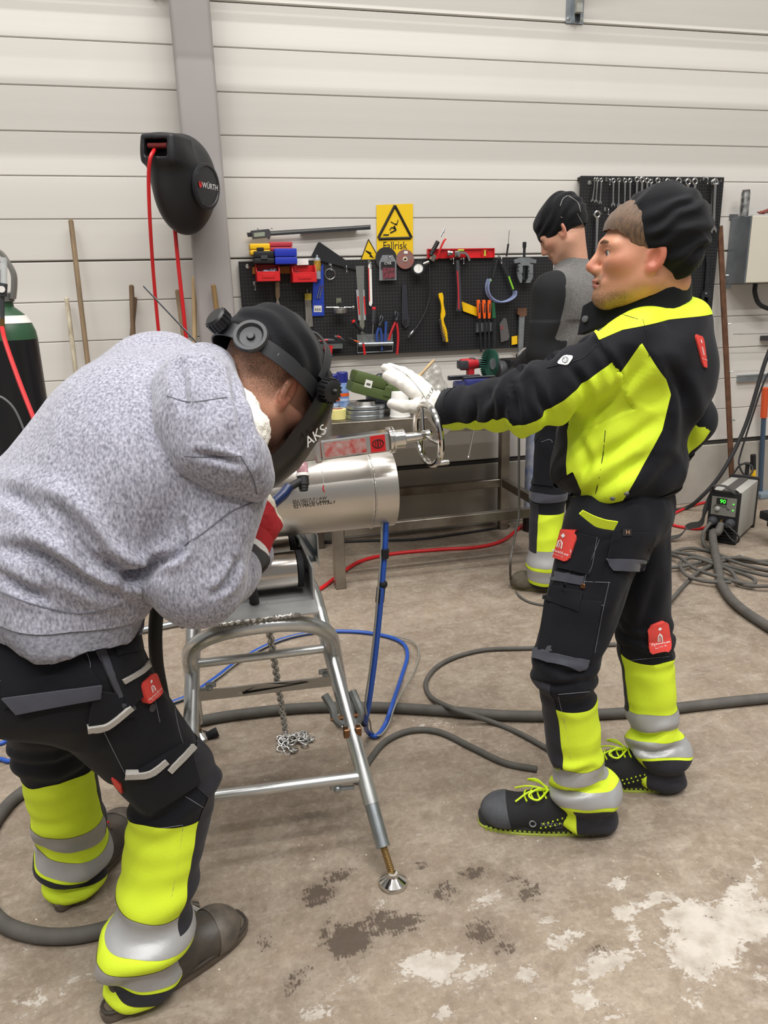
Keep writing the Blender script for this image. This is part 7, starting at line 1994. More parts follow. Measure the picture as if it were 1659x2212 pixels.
# bench grinder body
o = W(1118, 800, 3.86); t = thing('bench_grinder', 'black electric motor grinder at the right of the bench', 'grinder', (o.x, 3.86, BZ))
b = MB(); b.box((o.x+.02, 3.86, o.z), (.2, .16, .13), bev=.012); b.build('motor', M_black, t); b = MB(); b.box((o.x+.02, 3.86, (BZ+o.z-.065)/2), (.14, .12, o.z-.065-BZ), bev=.006); b.build('foot', M_black, t)
b = MB(); b.lathe((o.x-.08, 3.86, o.z), -XW, [(0, .055), (.03, .06), (.04, .055), (.04, .045), (.05, .03), (.06, .012), (.075, .012)], 24); b.build('end_bell', M_dgrey, t)
b = MB(); b.lathe((o.x+.12, 3.86, o.z), XW, [(0, .05), (.04, .05), (.05, .02)], 20); b.build('end_cap', M_black, t)
b = MB(); b.cyl((o.x-.03, 3.80, o.z+.065), (o.x-.03, 3.80, o.z+.085), .007, n=10); b.ball((o.x-.03, 3.80, o.z+.088), .009); b.build('switch', M_black, t)
p = W(1140, 762, 3.8); b = MB()
for i in range(4): b.tube(catmull([p+Vector((-.06+.02*i, 0, -.01)), p+Vector((-.03+.02*i, -.01, .02)), p+Vector((.01+.02*i, .0, .022)), p+Vector((.05+.01*i, 0, .0))], 5), .004, 6)
b.box(p+Vector((.01, 0, -.012)), (.15, .1, .01)); tag(b.build('clear_guard', mat('guard_clear', '#b9b7b2', .15, .3)), 'pile of shiny metal brackets on the grinder', 'bracket')
# patterned roll and pipe right of the bench
c = FL(1140, 1175)+Vector((.06, .05, 0)); t = thing('blue_roll', 'tall white roll with blue printed wrap beside the bench', 'roll', c)
c = Vector((BX1+.12, 4.05, 0)); t.location = c
b = MB(); b.lathe(c, (0, 0, 1), [(.1, .045), (.85, .045)], 24); b.build('wrap', mat('blue_print', '#1f66c4', .5, var=.9, vscale=11, col2='#e6ecf4'), t); b = MB(); b.lathe(c, (0, 0, 1), [(0, .05), (.1, .05), (.1, .03)], 24); b.build('base', M_black, t)
# things behind the bench's left end
p = FL(655, 1185); t = thing('wooden_post', 'short pale wooden board standing behind the pipe stand', 'board', p); b = MB(); b.box(p+Vector((-.02, .1, .11)), (.16, .03, .22), bev=.003); b.build('board', mat('pine_board', '#b79560', .7, var=.2, vscale=6, stretch=(5, 5, .6)), t)

# ------------------------------------------------------------------ hose reel on the column
def hose_reel():
    C_ = Vector(W(398, 402, 3.86)); n = Vector((.80, -.58, -.08)).normalized(); fwd = Vector((-.58, -.80, 0)).normalized(); up = n.cross(fwd); up = up if up.z > 0 else -up
    t = thing('hose_reel', 'black hose reel with red hose on the grey column', 'hose reel', C_-Vector((0, 0, .24)))
    M3 = Matrix((n, fwd, up)).transposed(); S = SDF(); mr_ = mat('reel_black', '#18181b', .5, bump=.15, bscale=200)
    S.ell(C_, (.10, .195, .215), M3, .02); S.ell(C_+up*.03-fwd*.02, (.105, .17, .17), M3, .05)
    mo = Vector(W(342, 320, 3.70))
    S.box(mo-fwd*.06, (.085, .075, .058), M3, .012, .03); S.cone(mo-fwd*.05-up*.02, C_-up*.02, .07, .09, .06, (n, .8))
    S.box(mo+fwd*.01, (.06, .05, .035), M3, .008, .004, op='s')
    V, F = S.mesh(.006); sh = soft_obj('shell', V, F, mr_, t)
    cp = C_+n*.127; b = MB(); b.lathe(cp-n*.012, n, [(0, .1), (.014, .1), (.018, .092), (.018, .085), (.014, .082), (.015, .06), (.016, .002)], 36); b.build('badge_plate', mat('plate_black', '#222226', .45), t)
    X_ = (Vector((0, 0, 1)).cross(n)).normalized(); Y_ = n.cross(X_)
    lettering('reel_lettering', 'W\u00dcRTH', .034, cp+n*.004+X_*.015, X_, Y_, M_print_w, t, .002)
    b = MB(); b.prism([(-.011, .013), (-.003, .013), (-.003, .002), (.003, .002), (.003, .013), (.011, .013), (.011, -.004), (.006, -.012), (-.006, -.012), (-.011, -.004)], n*.0006, cp+n*.006-X_*.062, X_, Y_); b.build('reel_emblem', M_red, t, smooth=0)
    for a in (60, 150, 240, 330):
        e = X_*math.cos(R(a))+Y_*math.sin(R(a)); b = MB(); b.lathe(cp+e*.09+n*.004, n, [(0, .005), (.003, .004)], 8); b.build('screw', M_dgrey, t)
    b = MB(); b.box(C_-n*.08+Vector((.03, .1, 0)), (.1, .16, .12)); b.build('wall_mount', M_black, t)
    b = MB(); o = mo+fwd*.0; b.cyl(o-n*.05+up*.01, o+n*.05+up*.01, .012, n=10); b.build('outlet_roller', mat('dark_red_roller', '#6a1a1a', .5), t)
    b = MB(); pts = [Vector(W(336, 322, 3.74)), Vector(W(331, 328, 3.68)), Vector(W(324, 345, 3.66)), Vector(W(321, 390, 3.68)), Vector(W(324, 480, 3.72)), Vector(W(332, 600, 3.8)), Vector(W(345, 740, 3.86)), Vector(W(362, 880, 3.9)), Vector(W(380, 1000, 3.95))]
    b.tube(catmull(pts, 6), .0085, 10); h1 = b.build('red_hose', M_red, t); h1['label'] = 'red air hose from the mouth of the reel'
    b = MB(); pts = [Vector(W(374, 470, 3.9)), Vector(W(378, 500, 3.9)), Vector(W(386, 580, 3.9)), Vector(W(398, 690, 3.9)), Vector(W(408, 800, 3.92)), Vector(W(420, 930, 3.95))]
    b.tube(catmull(pts, 6), .0095, 10); b.build('red_hose', M_red, t)
hose_reel()

# ------------------------------------------------------------------ broom handles against the wall
def handle(label, top, slope, mt, r, bend=0, off=.05):
    a = W(*top, WALLY-off); e = None
    x = top[0]; y = top[1]
    py = 1195; pxx = x+slope*(py-y); e = FL(pxx, py); e = Vector((e.x, min(e.y, WALLY-.06), .0)); e.y = WALLY-.25 if e.y > WALLY-.25 else e.y
    d = ray(pxx, py); e = CAM+d*((WALLY-.28)/d.y); e.z = max(e.z, .0)
    t = thing('broom', label, 'broom', e, 'long wooden handles leaning on the wall')
    b = MB(); k = 10; pts = [a.lerp(e, i/k)+Vector((bend*math.sin(math.pi*i/k), 0, 0)) for i in range(k+1)]
    b.tube([a+(a-e).normalized()*.006]+pts, [r*.6]+[r]*(k+1), 10); b.build('stick', mt, t)
    b = MB(); b.box(e+Vector((0, 0, .03)), (.2, .05, .05), bev=.01); b.build('brush_head', M_dgrey, t)
handle('tallest brown wooden handle left of the hose reel', (153, 477), .119, M_wood, .0125)
handle('short pale weathered handle at far left', (144, 645), .115, mat('whitewashed_wood', '#cdc4b0', .75, var=.4, vscale=14, col2='#8f8066', stretch=(4, 4, .8)), .0115, .004)
handle('dark brown handle standing left of the red hose', (284, 618), .035, mat('dark_wood', '#6a543c', .7, var=.3, vscale=8, stretch=(6, 6, .8)), .0125)
handle('shorter dark handle crossing behind its neighbour', (292, 645), -.09, mat('dark_wood', '#6a543c'), .011, off=.03)
handle('brown handle just left of the second red hose', (383, 628), .14, M_wood, .0125)
handle('pale new wooden handle beside the grey column', (419, 600), .012, M_wood2, .0125)
handle('brown handle leaning across the grey column', (461, 617), .135, mat('honey_wood', '#8a6f45', .7, var=.3, vscale=8, stretch=(6, 6, .8)), .0125, off=.24)

# filler rod
a, e = W(310, 618, 1.98), W(640, 968, 1.82)
t = thing('filler_rod', 'thin steel welding rod rising behind the hooded welder', 'rod', e); b = MB(); b.cyl(a, e, .0022, n=6); b.build('rod', M_dsteel, t)

# ------------------------------------------------------------------ gas cylinder
cy_ = Vector((-.725, 3.3, 0)); zs = W(20, 640, 3.3).z
t = thing('gas_cylinder', 'tall black gas cylinder with green shoulder at the left edge', 'gas cylinder', cy_); zk = zs-.165
b = MB(); b.lathe(cy_, (0, 0, 1), [(0, .10), (.006, .115), (zk, .115)], 36); b.build('body', mat('cylinder_black', '#141417', .3), t)
b = MB(); b.lathe(cy_, (0, 0, 1), [(zk, .115), (zk+.03, .112), (zk+.065, .1), (zk+.095, .08), (zk+.115, .058), (zk+.125, .046), (zs, .046)], 36); b.build('shoulder', mat('cylinder_green', '#2c5136', .4), t)
b = MB()
for i in range(20):
    a0 = R(-140+i*6.2); pass
rg = []
for i in range(25):
    a = R(-150+i*6.6); rg.append([cy_+Vector((math.cos(a)*r, math.sin(a)*r, z)) for r, z in ((.1025, zk+.063), (.0855, zk+.092), (.0835, zk+.0905), (.1005, zk+.0615))])
b.loft(rg); b.build('shoulder_label', M_white, t)
a = R(-95); p = cy_+Vector((math.cos(a)*.098, math.sin(a)*.098, zk+.081)); b = MB(); b.box(p, (.022, .003, .022), Matrix.Rotation(R(45), 3, 'Y')); b.build('green_diamond', mat('diamond_green', '#1f8a4a', .5), t)
b = MB(); gm = mat('guard_grey', '#7d7d78', .45, .5)
for s in (1, -1):
    pts = [cy_+Vector((s*.05, -.01, zs-.01)), cy_+Vector((s*.062, -.01, zs+.04)), cy_+Vector((s*.066, -.01, zs+.085)), cy_+Vector((s*.05, -.01, zs+.13)), cy_+Vector((s*.03, -.01, zs+.165)), cy_+Vector((0, -.01, zs+.178))]
    b.ribbon(catmull(pts, 5), (0, 1, 0), .055, .012)
b.lathe(cy_+Vector((0, 0, zs-.02)), (0, 0, 1), [(0, .052), (.03, .052), (.035, .045)], 24); b.build('valve_guard', gm, t)
b = MB(); b.lathe(cy_, (0, 0, 1), [(zs, .02), (zs+.06, .018), (zs+.08, .024), (zs+.1, .024)], 14); b.cyl(cy_+Vector((0, 0, zs+.045)), cy_+Vector((.02, -.1, zs+.045)), .013, n=12); b.build('valve', M_tool, t)
fm = W(8, 560, 3.17); b = MB(); b.cyl(W(8, 556, 3.17), W(8, 612, 3.17), .012, n=14); b.build('flow_tube', mat('flow_tube', '#cfd3d4', .1, alpha=.6), t)
b = MB(); b.cyl(W(8, 612, 3.17), W(6, 640, 3.17), .014, n=14); b.cyl(W(5, 640, 3.17), W(5, 690, 3.17), .008, n=10); b.build('regulator', M_dgrey, t); b = MB(); b.lathe(W(4, 625, 3.155), (0, -1, 0), [(0, .012), (.006, .012)], 14); b.build('gauge', M_white, t); b = MB(); b.cyl(W(4, 688, 3.17), W(4, 708, 3.17), .010, n=8); b.build('hose_nut', M_brass, t)
b = MB(); b.tube(catmull([W(4, 706, 3.17), W(12, 740, 3.1), W(40, 820, 3.0), W(75, 910, 2.9), W(110, 1000, 2.85)], 6), .0085, 8); b.build('red_gas_hose', M_red, t)
b = MB(); b.tube(catmull([W(-20, 850, 3.0), W(10, 862, 3.0), W(35, 890, 3.0), W(60, 950, 3.0)], 6), .004, 6); tag(b.build('grey_wire', M_grey), 'thin grey wire curving in front of the gas cylinder', 'wire')

# ------------------------------------------------------------------ right side: switch box, can, plugs, bars
bx0 = 3.306; zb, zt = 1.437, 1.828; yb = 4.075
t = thing('switch_box', 'grey electrical cabinet on the wall at the right edge', 'electrical box', (bx0+.25, WALLY, zb))
b = MB(); b.box((bx0+.25, (WALLY-.004+yb)/2, (zb+zt)/2), (.5, WALLY-.004-yb, zt-zb), bev=.003); b.build('housing', mat('box_zinc', '#8f9498', .4, .6, var=.4, vscale=7, col2='#6f767c'), t)
b = MB(); b.box((bx0+.25, yb-.008, (zb+zt)/2), (.496, .014, zt-zb-.006), bev=.004); b.build('door', mat('box_cream', '#c9c3b4', .5, var=.06, vscale=3), t)
b = MB(); b.lathe((bx0+.17, yb-.016, zb+.2), NW, [(0, .018), (.004, .018), (.012, .012), (.02, .012)], 18); b.build('lock_knob', M_black, t)
for z_ in (zb-.012, zt+.01):
    b = MB(); b.box((bx0+.02, WALLY-.004, z_), (.06, .006, .03)); b.build('mount_tab', M_zinc, t)
b = MB(); b.tube(catmull([Vector((bx0+.16, WALLY-.09, zb)), Vector((bx0+.165, WALLY-.09, zb-.06)), Vector((bx0+.21, WALLY-.09, zb-.13)), Vector((bx0+.32, WALLY-.09, zb-.17))], 6), .014, 10); b.build('cable', M_rubber, t)
cz = zt+.001
c = Vector((W(1606, 470, 4.17).x, 4.17, cz)); t = thing('drink_can', 'silver drinks can standing on the electrical box', 'can', c)
b = MB(); b.lathe(c, (0, 0, 1), [(0, .022), (.004, .026), (.135, .026), (.148, .022), (.152, .023)], 24); b.build('can', mat('can_silver', '#cfcfcf', .3, .8, var=.5, vscale=34, col2='#4c4a48'), t); b = MB(); b.lathe(c+Vector((0, 0, .15)), (0, 0, 1), [(0, .0215), (.001, .0215)], 20); b.build('lid', M_tool, t)
c = Vector((bx0+.26, 4.13, cz+.035)); t = thing('power_plug', 'blue and red industrial plug lying on the electrical box', 'plug', c-Vector((0, 0, .035)))
b = MB(); b.lathe(c, (1, -.2, 0), [(0, .03), (.06, .032), (.1, .03)], 20); b.build('body', mat('plug_blue', '#3c5fa0', .45), t); b = MB(); b.lathe(c, (-1, .2, 0), [(0, .032), (.03, .032), (.03, .027), (.01, .027)], 20); b.build('collar', mat('plug_red', '#7d1f28', .45), t)
for i in range(5):
    a = i*2*math.pi/5; b = MB(); p = c+fr((-1, .2, 0)) @ Vector((.016*math.cos(a), .016*math.sin(a), .012)); b.cyl(p, p+Vector((-.018, .004, 0)), .0035, n=6); b.build('pin', M_tool, t)
b = MB()
for k in range(5): b.tube(catmull([c+Vector((-.05, 0, -.01)), c+Vector((-.09, .02*k-.04, .02-.008*k)), c+Vector((-.15, .02*k-.05, -.01)), c+Vector((-.19+.01*k, -.03, -.024))], 5), .004, 6)
tag(b.build('loose_wires', mat('wire_red_brown', '#7a3a30', .6)), 'tangle of loose red brown wires on the electrical box', 'wires')

p0, p1 = W(1555, 488, WALLY-.04), W(1567, 1062, WALLY-.04)
t = thing('rusty_bar', 'tall rusty flat bar with bolts leaning on the wall', 'bar', (p1.x, WALLY-.1, 0)); pf = Vector((p1.x+.005, WALLY-.12, 0))
b = MB(); b.ribbon([p0, p0.lerp(pf, .25), p0.lerp(pf, .5)+Vector((.002, 0, 0)), pf], (1, 0, 0), .034, .012); b.build('bar', M_rust, t)
for py in (595, 700, 802, 906, 1006):
    k = (py-488)/(1062-488); q = p0.lerp(pf, (p0.z-W(1560, py, WALLY-.05).z)/p0.z)+Vector((.012, -.006, 0)); b = MB(); b.cyl(q, q+Vector((.022, -.008, 0)), .005, n=8); b.lathe(q, Vector((.9, -.3, 0)), [(0, .008), (.006, .008)], 6); b.build('bolt', M_tool, t)
t = thing('wall_rail', 'zinc mounting rail on the wall beside the hanging cables', 'rail', W(1640, 828, WALLY)); a, e = W(1592, 818, WALLY-.006), W(1680, 812, WALLY-.006)
b = MB(); b.box((a+e)/2, ((e-a).length, .01, .042)); b.box((a+e)/2+Vector((0, -.01, .018)), ((e-a).length, .012, .005)); b.box((a+e)/2+Vector((0, -.01, -.018)), ((e-a).length, .012, .005)); b.build('channel', M_zinc, t)
t = thing('wall_rod', 'thin bright rod sticking out from the right edge', 'rod', W(1640, 722, WALLY-.1)); b = MB(); b.cyl(W(1584, 722, WALLY-.1), W(1690, 720, WALLY-.1), .0022, n=6); b.build('rod', M_tool, t); b = MB(); b.box(W(1662, 730, WALLY-.03), (.1, .05, .03)); b.build('holder', M_dgrey, t)
def cable(name, label, pts, r, mt, cat='cable', m=7, n=9, group=None):
    b = MB(); b.tube(catmull(pts, m), r, n); o = b.build(name, mt, smooth=60); return tag(o, label, cat, group)
M_cab = mat('dusty_grey_cable', '#55524d', .75, var=.2, vscale=20, bump=.3, bscale=40); M_cabk = mat('black_cable', '#232325', .6)
cable('hanging_cable', 'thick black cable hanging from the right edge to the floor', [W(1690, 700, 4.0), W(1655, 775, 4.0), W(1610, 920, 4.0), W(1560, 1020, 4.0), W(1510, 1078, 4.05), FL(1480, 1098, .012), FL(1440, 1104, .012)], .013, M_cabk)
cable('hanging_cable', 'thinner dark cable with a loop beside the thick one', [W(1690, 770, 4.05), W(1655, 815, 4.05), W(1625, 900, 4.05), W(1600, 980, 4.05), W(1597, 1005, 4.03), W(1610, 1028, 4.0), W(1625, 1020, 4.0), W(1622, 1005, 4.03), W(1600, 1004, 4.08), W(1580, 1030, 4.1), W(1562, 1055, 4.1)], .006, M_cabk)
# bottle jack, yellow bar, lever jack
j = FL(1606, 1084); t = thing('bottle_jack', 'small black bottle jack standing by the wall', 'jack', j)
b = MB(); b.box(j+Vector((0, 0, .012)), (.12, .1, .024), bev=.004); b.lathe(j, (0, 0, 1), [(.02, .045), (.16, .045), (.17, .038), (.18, .03)], 20); b.build('body', M_black, t); b = MB(); b.lathe(j, (0, 0, 1), [(.18, .014), (.26, .014), (.262, .022), (.275, .022)], 14); b.build('ram', M_dsteel, t); b = MB(); b.lathe(j, (0, 0, 1), [(.06, .0455), (.12, .0455)], 20, cap=False); b.build('label', mat('jack_label', '#8a7a5a', .6), t); b = MB(); b.box(j+Vector((.055, -.01, .07)), (.03, .03, .1), bev=.004); b.build('pump', M_black, t)
j = FL(1622, 1086)+Vector((.02, .0, 0)); e = W(1627, 982, j.y); t = thing('pry_bar', 'yellow steel bar with black grip standing by the wall', 'bar', j); b = MB(); b.cyl(j, j.lerp(e, .72), .016, n=12); b.build('bar', M_yel, t); b = MB(); b.cyl(j.lerp(e, .70), e, .018, n=12); b.build('grip', M_black, t)
j = FL(1641, 1072)+Vector((.0, .0, 0)); e = W(1653, 838, j.y-.05); t = thing('floor_jack_lever', 'blue grey lever with orange grip at the right edge', 'lever', j); b = MB(); b.cyl(j+Vector((0, 0, .03)), j.lerp(e, .76), .016, n=12); b.build('lever', mat('lever_blue', '#3f5266', .45), t); b = MB(); b.cyl(j.lerp(e, .74), e, .022, n=12); b.build('grip', mat('grip_orange', '#d4542a', .5), t)
b = MB(); b.box(j+Vector((.02, -.02, .02)), (.16, .12, .04), bev=.01); b.build('foot', mat('jack_foot', '#7b8790', .5), t)
# dark trolley leg and wheel at the right edge
j = FL(1668, 1175); t = thing('trolley', 'dark trolley leg and rubber wheel cut by the right edge', 'trolley', j); b = MB(); b.box(j+Vector((.03, .02, .42)), (.07, .07, .66), bev=.006); b.box(j+Vector((.0, -.0, .17)), (.14, .1, .05), bev=.012); b.build('frame', M_mblack, t); b = MB(); b.lathe(j+Vector((-.02, -.01, .06)), (1, -.6, 0), [(0, .02), (.0, .055), (.006, .06), (.03, .06), (.036, .055), (.036, .02)], 24); b.build('wheel', mat('brown_rubber', '#3b332e', .8), t)

# ------------------------------------------------------------------ welding machine
def welder():
    n = Vector((-.80, -.60, 0)); r_ = Vector((.60, -.80, 0)); r_ = Vector((.6, -.8, 0))
    c = FL(1556, 1172); w, h, L_ = .155, .30, .42; t = thing('welding_machine', 'portable welding machine with green 90 display on the floor', 'welding machine', c-n*L_/2)
    Q = Matrix((r_, -n, Vector((0, 0, 1)))).transposed(); P = lambda x, y, z: c+Q @ Vector((x, y, z))
    b = MB(); b.box(P(0, L_/2+.012, h/2+.01), (w, L_-.03, h-.02), Q, bev=.006); b.build('housing', mat('welder_grey', '#a9a8a2', .45, var=.1, vscale=5), t)
    b = MB(); b.box(P(0, L_/2, h+.002), (.05, L_-.04, .006), Q); b.build('top_strip', mat('welder_strip', '#4a4744', .6), t)
    b = MB(); b.box(P(0, .006, h*.5), (w+.012, .03, h+.01), Q, bev=.008); b.build('front_frame', M_black, t); b = MB(); b.box(P(0, L_-.01, h*.52), (w+.012, .03, h+.02), Q, bev=.008); b.build('rear_frame', M_black, t)
    b = MB(); b.box(P(0, -.0105, h*.73), (w*.86, .004, h*.36), Q, bev=.001); cp = b.build('control_panel', mat('panel_grey', '#77766f', .5), t)
    b = MB(); b.box(P(-.012, -.014, h*.83), (.055, .003, .034), Q); b.build('display', M_print_k, t)
    lettering('display_digits', '90', .032, P(-.005, -.0165, h*.83), r_, (0, 0, 1), mat('led_green', '#46ff3c', .5, emit=('#3cff34', 2.2)), t, .001)
    for x, z in ((.052, .8), (.052, .68)):
        b = MB(); b.ball(P(x, -.014, h*z), .004, 8, 6); b.build('led', mat('led_green', '#46ff3c'), t)
    b = MB(); b.lathe(P(-.03, -.012, h*.68), n, [(0, .013), (.012, .012), (.014, .009)], 18); b.build('knob', mat('knob_grey', '#a9a9a6', .4), t)
    b = MB(); b.tube([P(-.055, -.0145, h*.69), P(-.045, -.0145, h*.75), P(-.01, -.0145, h*.75), P(.0, -.0145, h*.72), P(.012, -.0145, h*.75), P(.022, -.0145, h*.69), P(.035, -.0145, h*.69)], .0014, 5); b.build('curve_print', M_print_k, t)
    for x in (-.05, .045):
        b = MB(); b.lathe(P(x, -.008, h*.42), n, [(0, .028), (.01, .028), (.03, .022), (.05, .016)], 18); b.build('socket', M_dgrey, t)
    b = MB(); b.lathe(P(0, -.008, h*.46), n, [(0, .009), (.02, .008)], 12); b.build('gas_nipple', M_brass, t)
    for k in range(5):
        b = MB(); b.box(P(0, -.012, .02+.018*k), (w*.9, .014, .008), Q @ Euler((R(25), 0, 0)).to_matrix()); b.build('vent_slat', M_black, t)
    b = MB(); st = [P(-.07, .03, h), P(-.06, -.02, h+.035), P(-.0, -.02, h+.04), P(.045, .0, h+.005), P(.05, .03, h)]
    b.ribbon(catmull(st, 6), -n, .035, .003); st = [P(-.075, .03, h-.02), P(-.1, .0, h*.6), P(-.11, -.03, h*.35), P(-.16, -.08, h*.3), P(-.2, -.12, h*.12), P(-.28, -.16, .02), P(-.42, -.14, .015), P(-.55, -.12, .02)]
    b.ribbon(catmull(st, 6), [Vector((0, 0, 1)) if i < 20 else -n+Vector((0, 0, .3)) for i in range(43)], .04, .003); b.build('carry_strap', mat('strap_webbing', '#3c3b39', .85), t)
    cable('torch_hose', 'thick dusty grey torch hose running from the welding machine', [P(.0, -.02, h*.38), P(.0, -.08, h*.28), P(-.01, -.14, .08), FL(1553, 1235, .025), FL(1558, 1262, .025), FL(1580, 1295, .025), FL(1620, 1328, .025), FL(1700, 1378, .025)], .022, M_cab, 'hose')
    cable('earth_cable', 'grey cable looping from the left socket of the machine', [P(-.05, -.05, h*.42), P(-.07, -.1, h*.25), P(-.06, -.13, .03), P(.0, -.2, .012), P(.12, -.28, .012), FL(1640, 1215, .012), FL(1700, 1225, .012)], .010, M_cab)
    cable('control_lead', 'thin black lead looping at the front of the machine', [P(.01, -.02, h*.38), P(.05, -.06, h*.4), P(.11, -.07, h*.25), P(.1, -.06, h*.12), P(.06, -.05, h*.18), P(.02, -.04, h*.3), P(-.03, -.05, h*.3), P(-.08, -.06, h*.2)], .005, M_cabk)
welder()
# tangle of cables on the floor in front of the machine
tang = [([(1430, 1205), (1480, 1185), (1530, 1190), (1590, 1215), (1659, 1232), (1700, 1238)], 'lying highest in the tangle'), ([(1432, 1228), (1480, 1222), (1540, 1208), (1600, 1205), (1640, 1212), (1700, 1208)], 'running straight through the tangle'), ([(1440, 1195), (1470, 1205), (1500, 1228), (1550, 1245), (1620, 1262), (1625, 1248), (1560, 1225), (1500, 1205), (1470, 1215), (1480, 1240), (1520, 1255), (1580, 1258)], 'making the big double loop'), ([(1428, 1310), (1450, 1295), (1480, 1262), (1510, 1235), (1560, 1212), (1600, 1202)], 'reaching toward the man\'s leg'), ([(1540, 1215), (1580, 1235), (1600, 1262), (1659, 1266), (1700, 1262)], 'at the lower edge of the tangle'), ([(1430, 1190), (1500, 1200), (1570, 1222), (1640, 1240), (1700, 1250)], 'sloping down to the right edge')]
for i, (pp, w_) in enumerate(tang):
    cable('welding_cable', f'dusty grey welding cable {w_}', [FL(x, y, .011+.012*(k % 2)+.008*(i % 3)) for k, (x, y) in enumerate(pp)], .0095, M_cab, group='tangled welding cables')
cable('red_hose', 'red air hose running behind the hi-vis man to the machine', [FL(1400, 1140, .01), FL(1440, 1118, .01), FL(1480, 1098, .01), FL(1520, 1086, .01), FL(1560, 1080, .012)], .009, M_red, 'hose')
cable('red_hose', 'second red hose curving low beside the machine', [FL(1440, 1130, .01), FL(1470, 1138, .01), FL(1510, 1142, .01), FL(1545, 1132, .012), FL(1570, 1120, .012)], .009, M_red, 'hose')

# ------------------------------------------------------------------ cables and hoses on the floor
cable('supply_hose', 'thick grey supply hose crossing the floor and looping left', [FL(1720, 1502, .018), FL(1560, 1518, .018), FL(1400, 1536, .018), FL(1240, 1545, .018), FL(1100, 1546, .018), FL(950, 1535, .018), FL(820, 1528, .018), FL(680, 1528, .018), FL(560, 1538, .018), FL(440, 1556, .018), FL(330, 1590, .018), FL(200, 1640, .018), FL(60, 1705, .018), FL(0, 1760, .018), FL(-40, 1840, .018), FL(-35, 1930, .018), FL(0, 1990, .018), FL(70, 2018, .018), FL(150, 2022, .018), FL(225, 2008, .018), FL(270, 1990, .018), FL(330, 1955, .018)], .0185, M_cab, 'hose', 8, 12)
cable('floor_cable', 'grey cable making a wide loop left of the man\'s leg', [FL(1330, 1392, .009), FL(1150, 1400, .009), FL(1040, 1405, .009), FL(960, 1430, .009), FL(922, 1468, .009), FL(930, 1505, .009), FL(985, 1533, .05), FL(1070, 1562, .009), FL(1130, 1588, .009), FL(1190, 1622, .009)], .009, M_cab)
cable('floor_cable', 'dark grey cable arching from stand leg to shoe', [FL(770, 1690, .009), FL(800, 1640, .009), FL(835, 1600, .009), FL(890, 1578, .009), FL(950, 1582, .009), FL(1020, 1615, .009), FL(1090, 1648, .009), FL(1160, 1662, .009)], .0105, M_cab)
cable('thin_cable', 'thin dark cable hanging from the bench to the floor', [W(1121, 930, 3.40), W(1121, 1040, 3.40), W(1121, 1110, 3.40), W(1112, 1160, 3.30), W(1103, 1210, 3.1), FL(1105, 1262, .006), FL(1125, 1290, .006), FL(1160, 1305, .006), FL(1230, 1312, .006)], .006, M_cab)
cable('red_hose', 'red air hose curving over the floor under the bench', [FL(560, 1300, .01), FL(640, 1290, .01), FL(690, 1273, .01), FL(735, 1240, .01), FL(780, 1212, .01), FL(850, 1196, .01), FL(950, 1187, .01), FL(1030, 1182, .01), FL(1085, 1168, .01), FL(1125, 1138, .01), FL(1165, 1108, .01)], .0105, M_red, 'hose')
cable('black_cable', 'black cable lying along the wall under the bench', [FL(700, 1172, .008), FL(800, 1168, .008), FL(900, 1165, .008), FL(1000, 1152, .008), FL(1100, 1136, .008)], .008, M_cabk)
for i, (y0, y1, w_) in enumerate(((1580, 1572, 'upper'), (1606, 1596, 'middle'), (1640, 1644, 'lower'))):
    cable('blue_hose', f'{w_} of the blue hoses at the left edge', [FL(-60, y0, .008), FL(0, y0, .008), FL(20, y1, .008), FL(70, y1-6, .008), FL(140, y1-30, .008)], .0075, mat('hose_blue', '#2450a8', .4), 'hose', group='blue hoses at the left edge')

# purge hose with wire, taped together, hanging from the pipe end
MBL = mat('hose_blue', '#2450a8')
t = thing('purge_hose', 'blue purge hose with taped wire hanging from the pipe end', 'hose', FL(790, 1575))
v0 = [W(834, 1128, 1.87), W(832, 1180, 1.86), W(826, 1260, 1.85), W(818, 1350, 1.85), W(808, 1440, 1.85), W(797, 1520, 1.86), W(790, 1562, 1.9), FL(795, 1582, .03), FL(812, 1590, .012), FL(832, 1565, .01), FL(848, 1520, .05), FL(868, 1460, .01), FL(880, 1415, .01), FL(868, 1388, .01), FL(825, 1372, .01), FL(760, 1364, .01), FL(680, 1366, .01), FL(600, 1384, .01), FL(520, 1424, .01), FL(460, 1468, .01), FL(400, 1506, .01), FL(330, 1530, .01)]
b = MB(); b.tube(catmull(v0, 7), .0078, 9); b.build('hose', MBL, t)
v1 = [p+Vector((-.012 if i < 6 else .012, -.006, .004)) for i, p in enumerate(v0)]; v1[13] += Vector((.03, 0, 0)); v1[12] += Vector((.035, 0, 0)); v1[11] += Vector((.03, 0, 0))
b = MB(); b.tube(catmull([W(848, 1090, 1.88), W(842, 1110, 1.88)]+v1, 7), .003, 6); b.build('wire', mat('grey_wire', '#8a8880', .5), t)
lp = [W(842, 1110, 1.88), W(838, 1085, 1.88), W(843, 1064, 1.88), W(852, 1058, 1.88), W(857, 1066, 1.88), W(852, 1085, 1.88), W(844, 1108, 1.88)]
b = MB(); b.tube(catmull(lp, 6), .0022, 6); b.build('wire_loop', M_tool, t)
for a, e in (((831, 1186), (830, 1205)), ((823, 1270), (820, 1300))):
    b = MB(); b.cyl(W(*a, 1.855), W(*e, 1.855), .0125, n=12); b.build('tape_wrap', M_mblack, t)
b = MB(); b.ball(W(828, 1262, 1.85), .012); b.ball(W(787, 1562, 1.9), .011); b.build('tape_knot', M_mblack, t)
b = MB(); b.lathe(W(833, 1124, 1.87), (-.02, 0, 1), [(0, .012), (.008, .012), (.01, .008), (.02, .009), (.022, .006), (.045, .004)], 12); b.build('brass_fitting', M_brass, t)

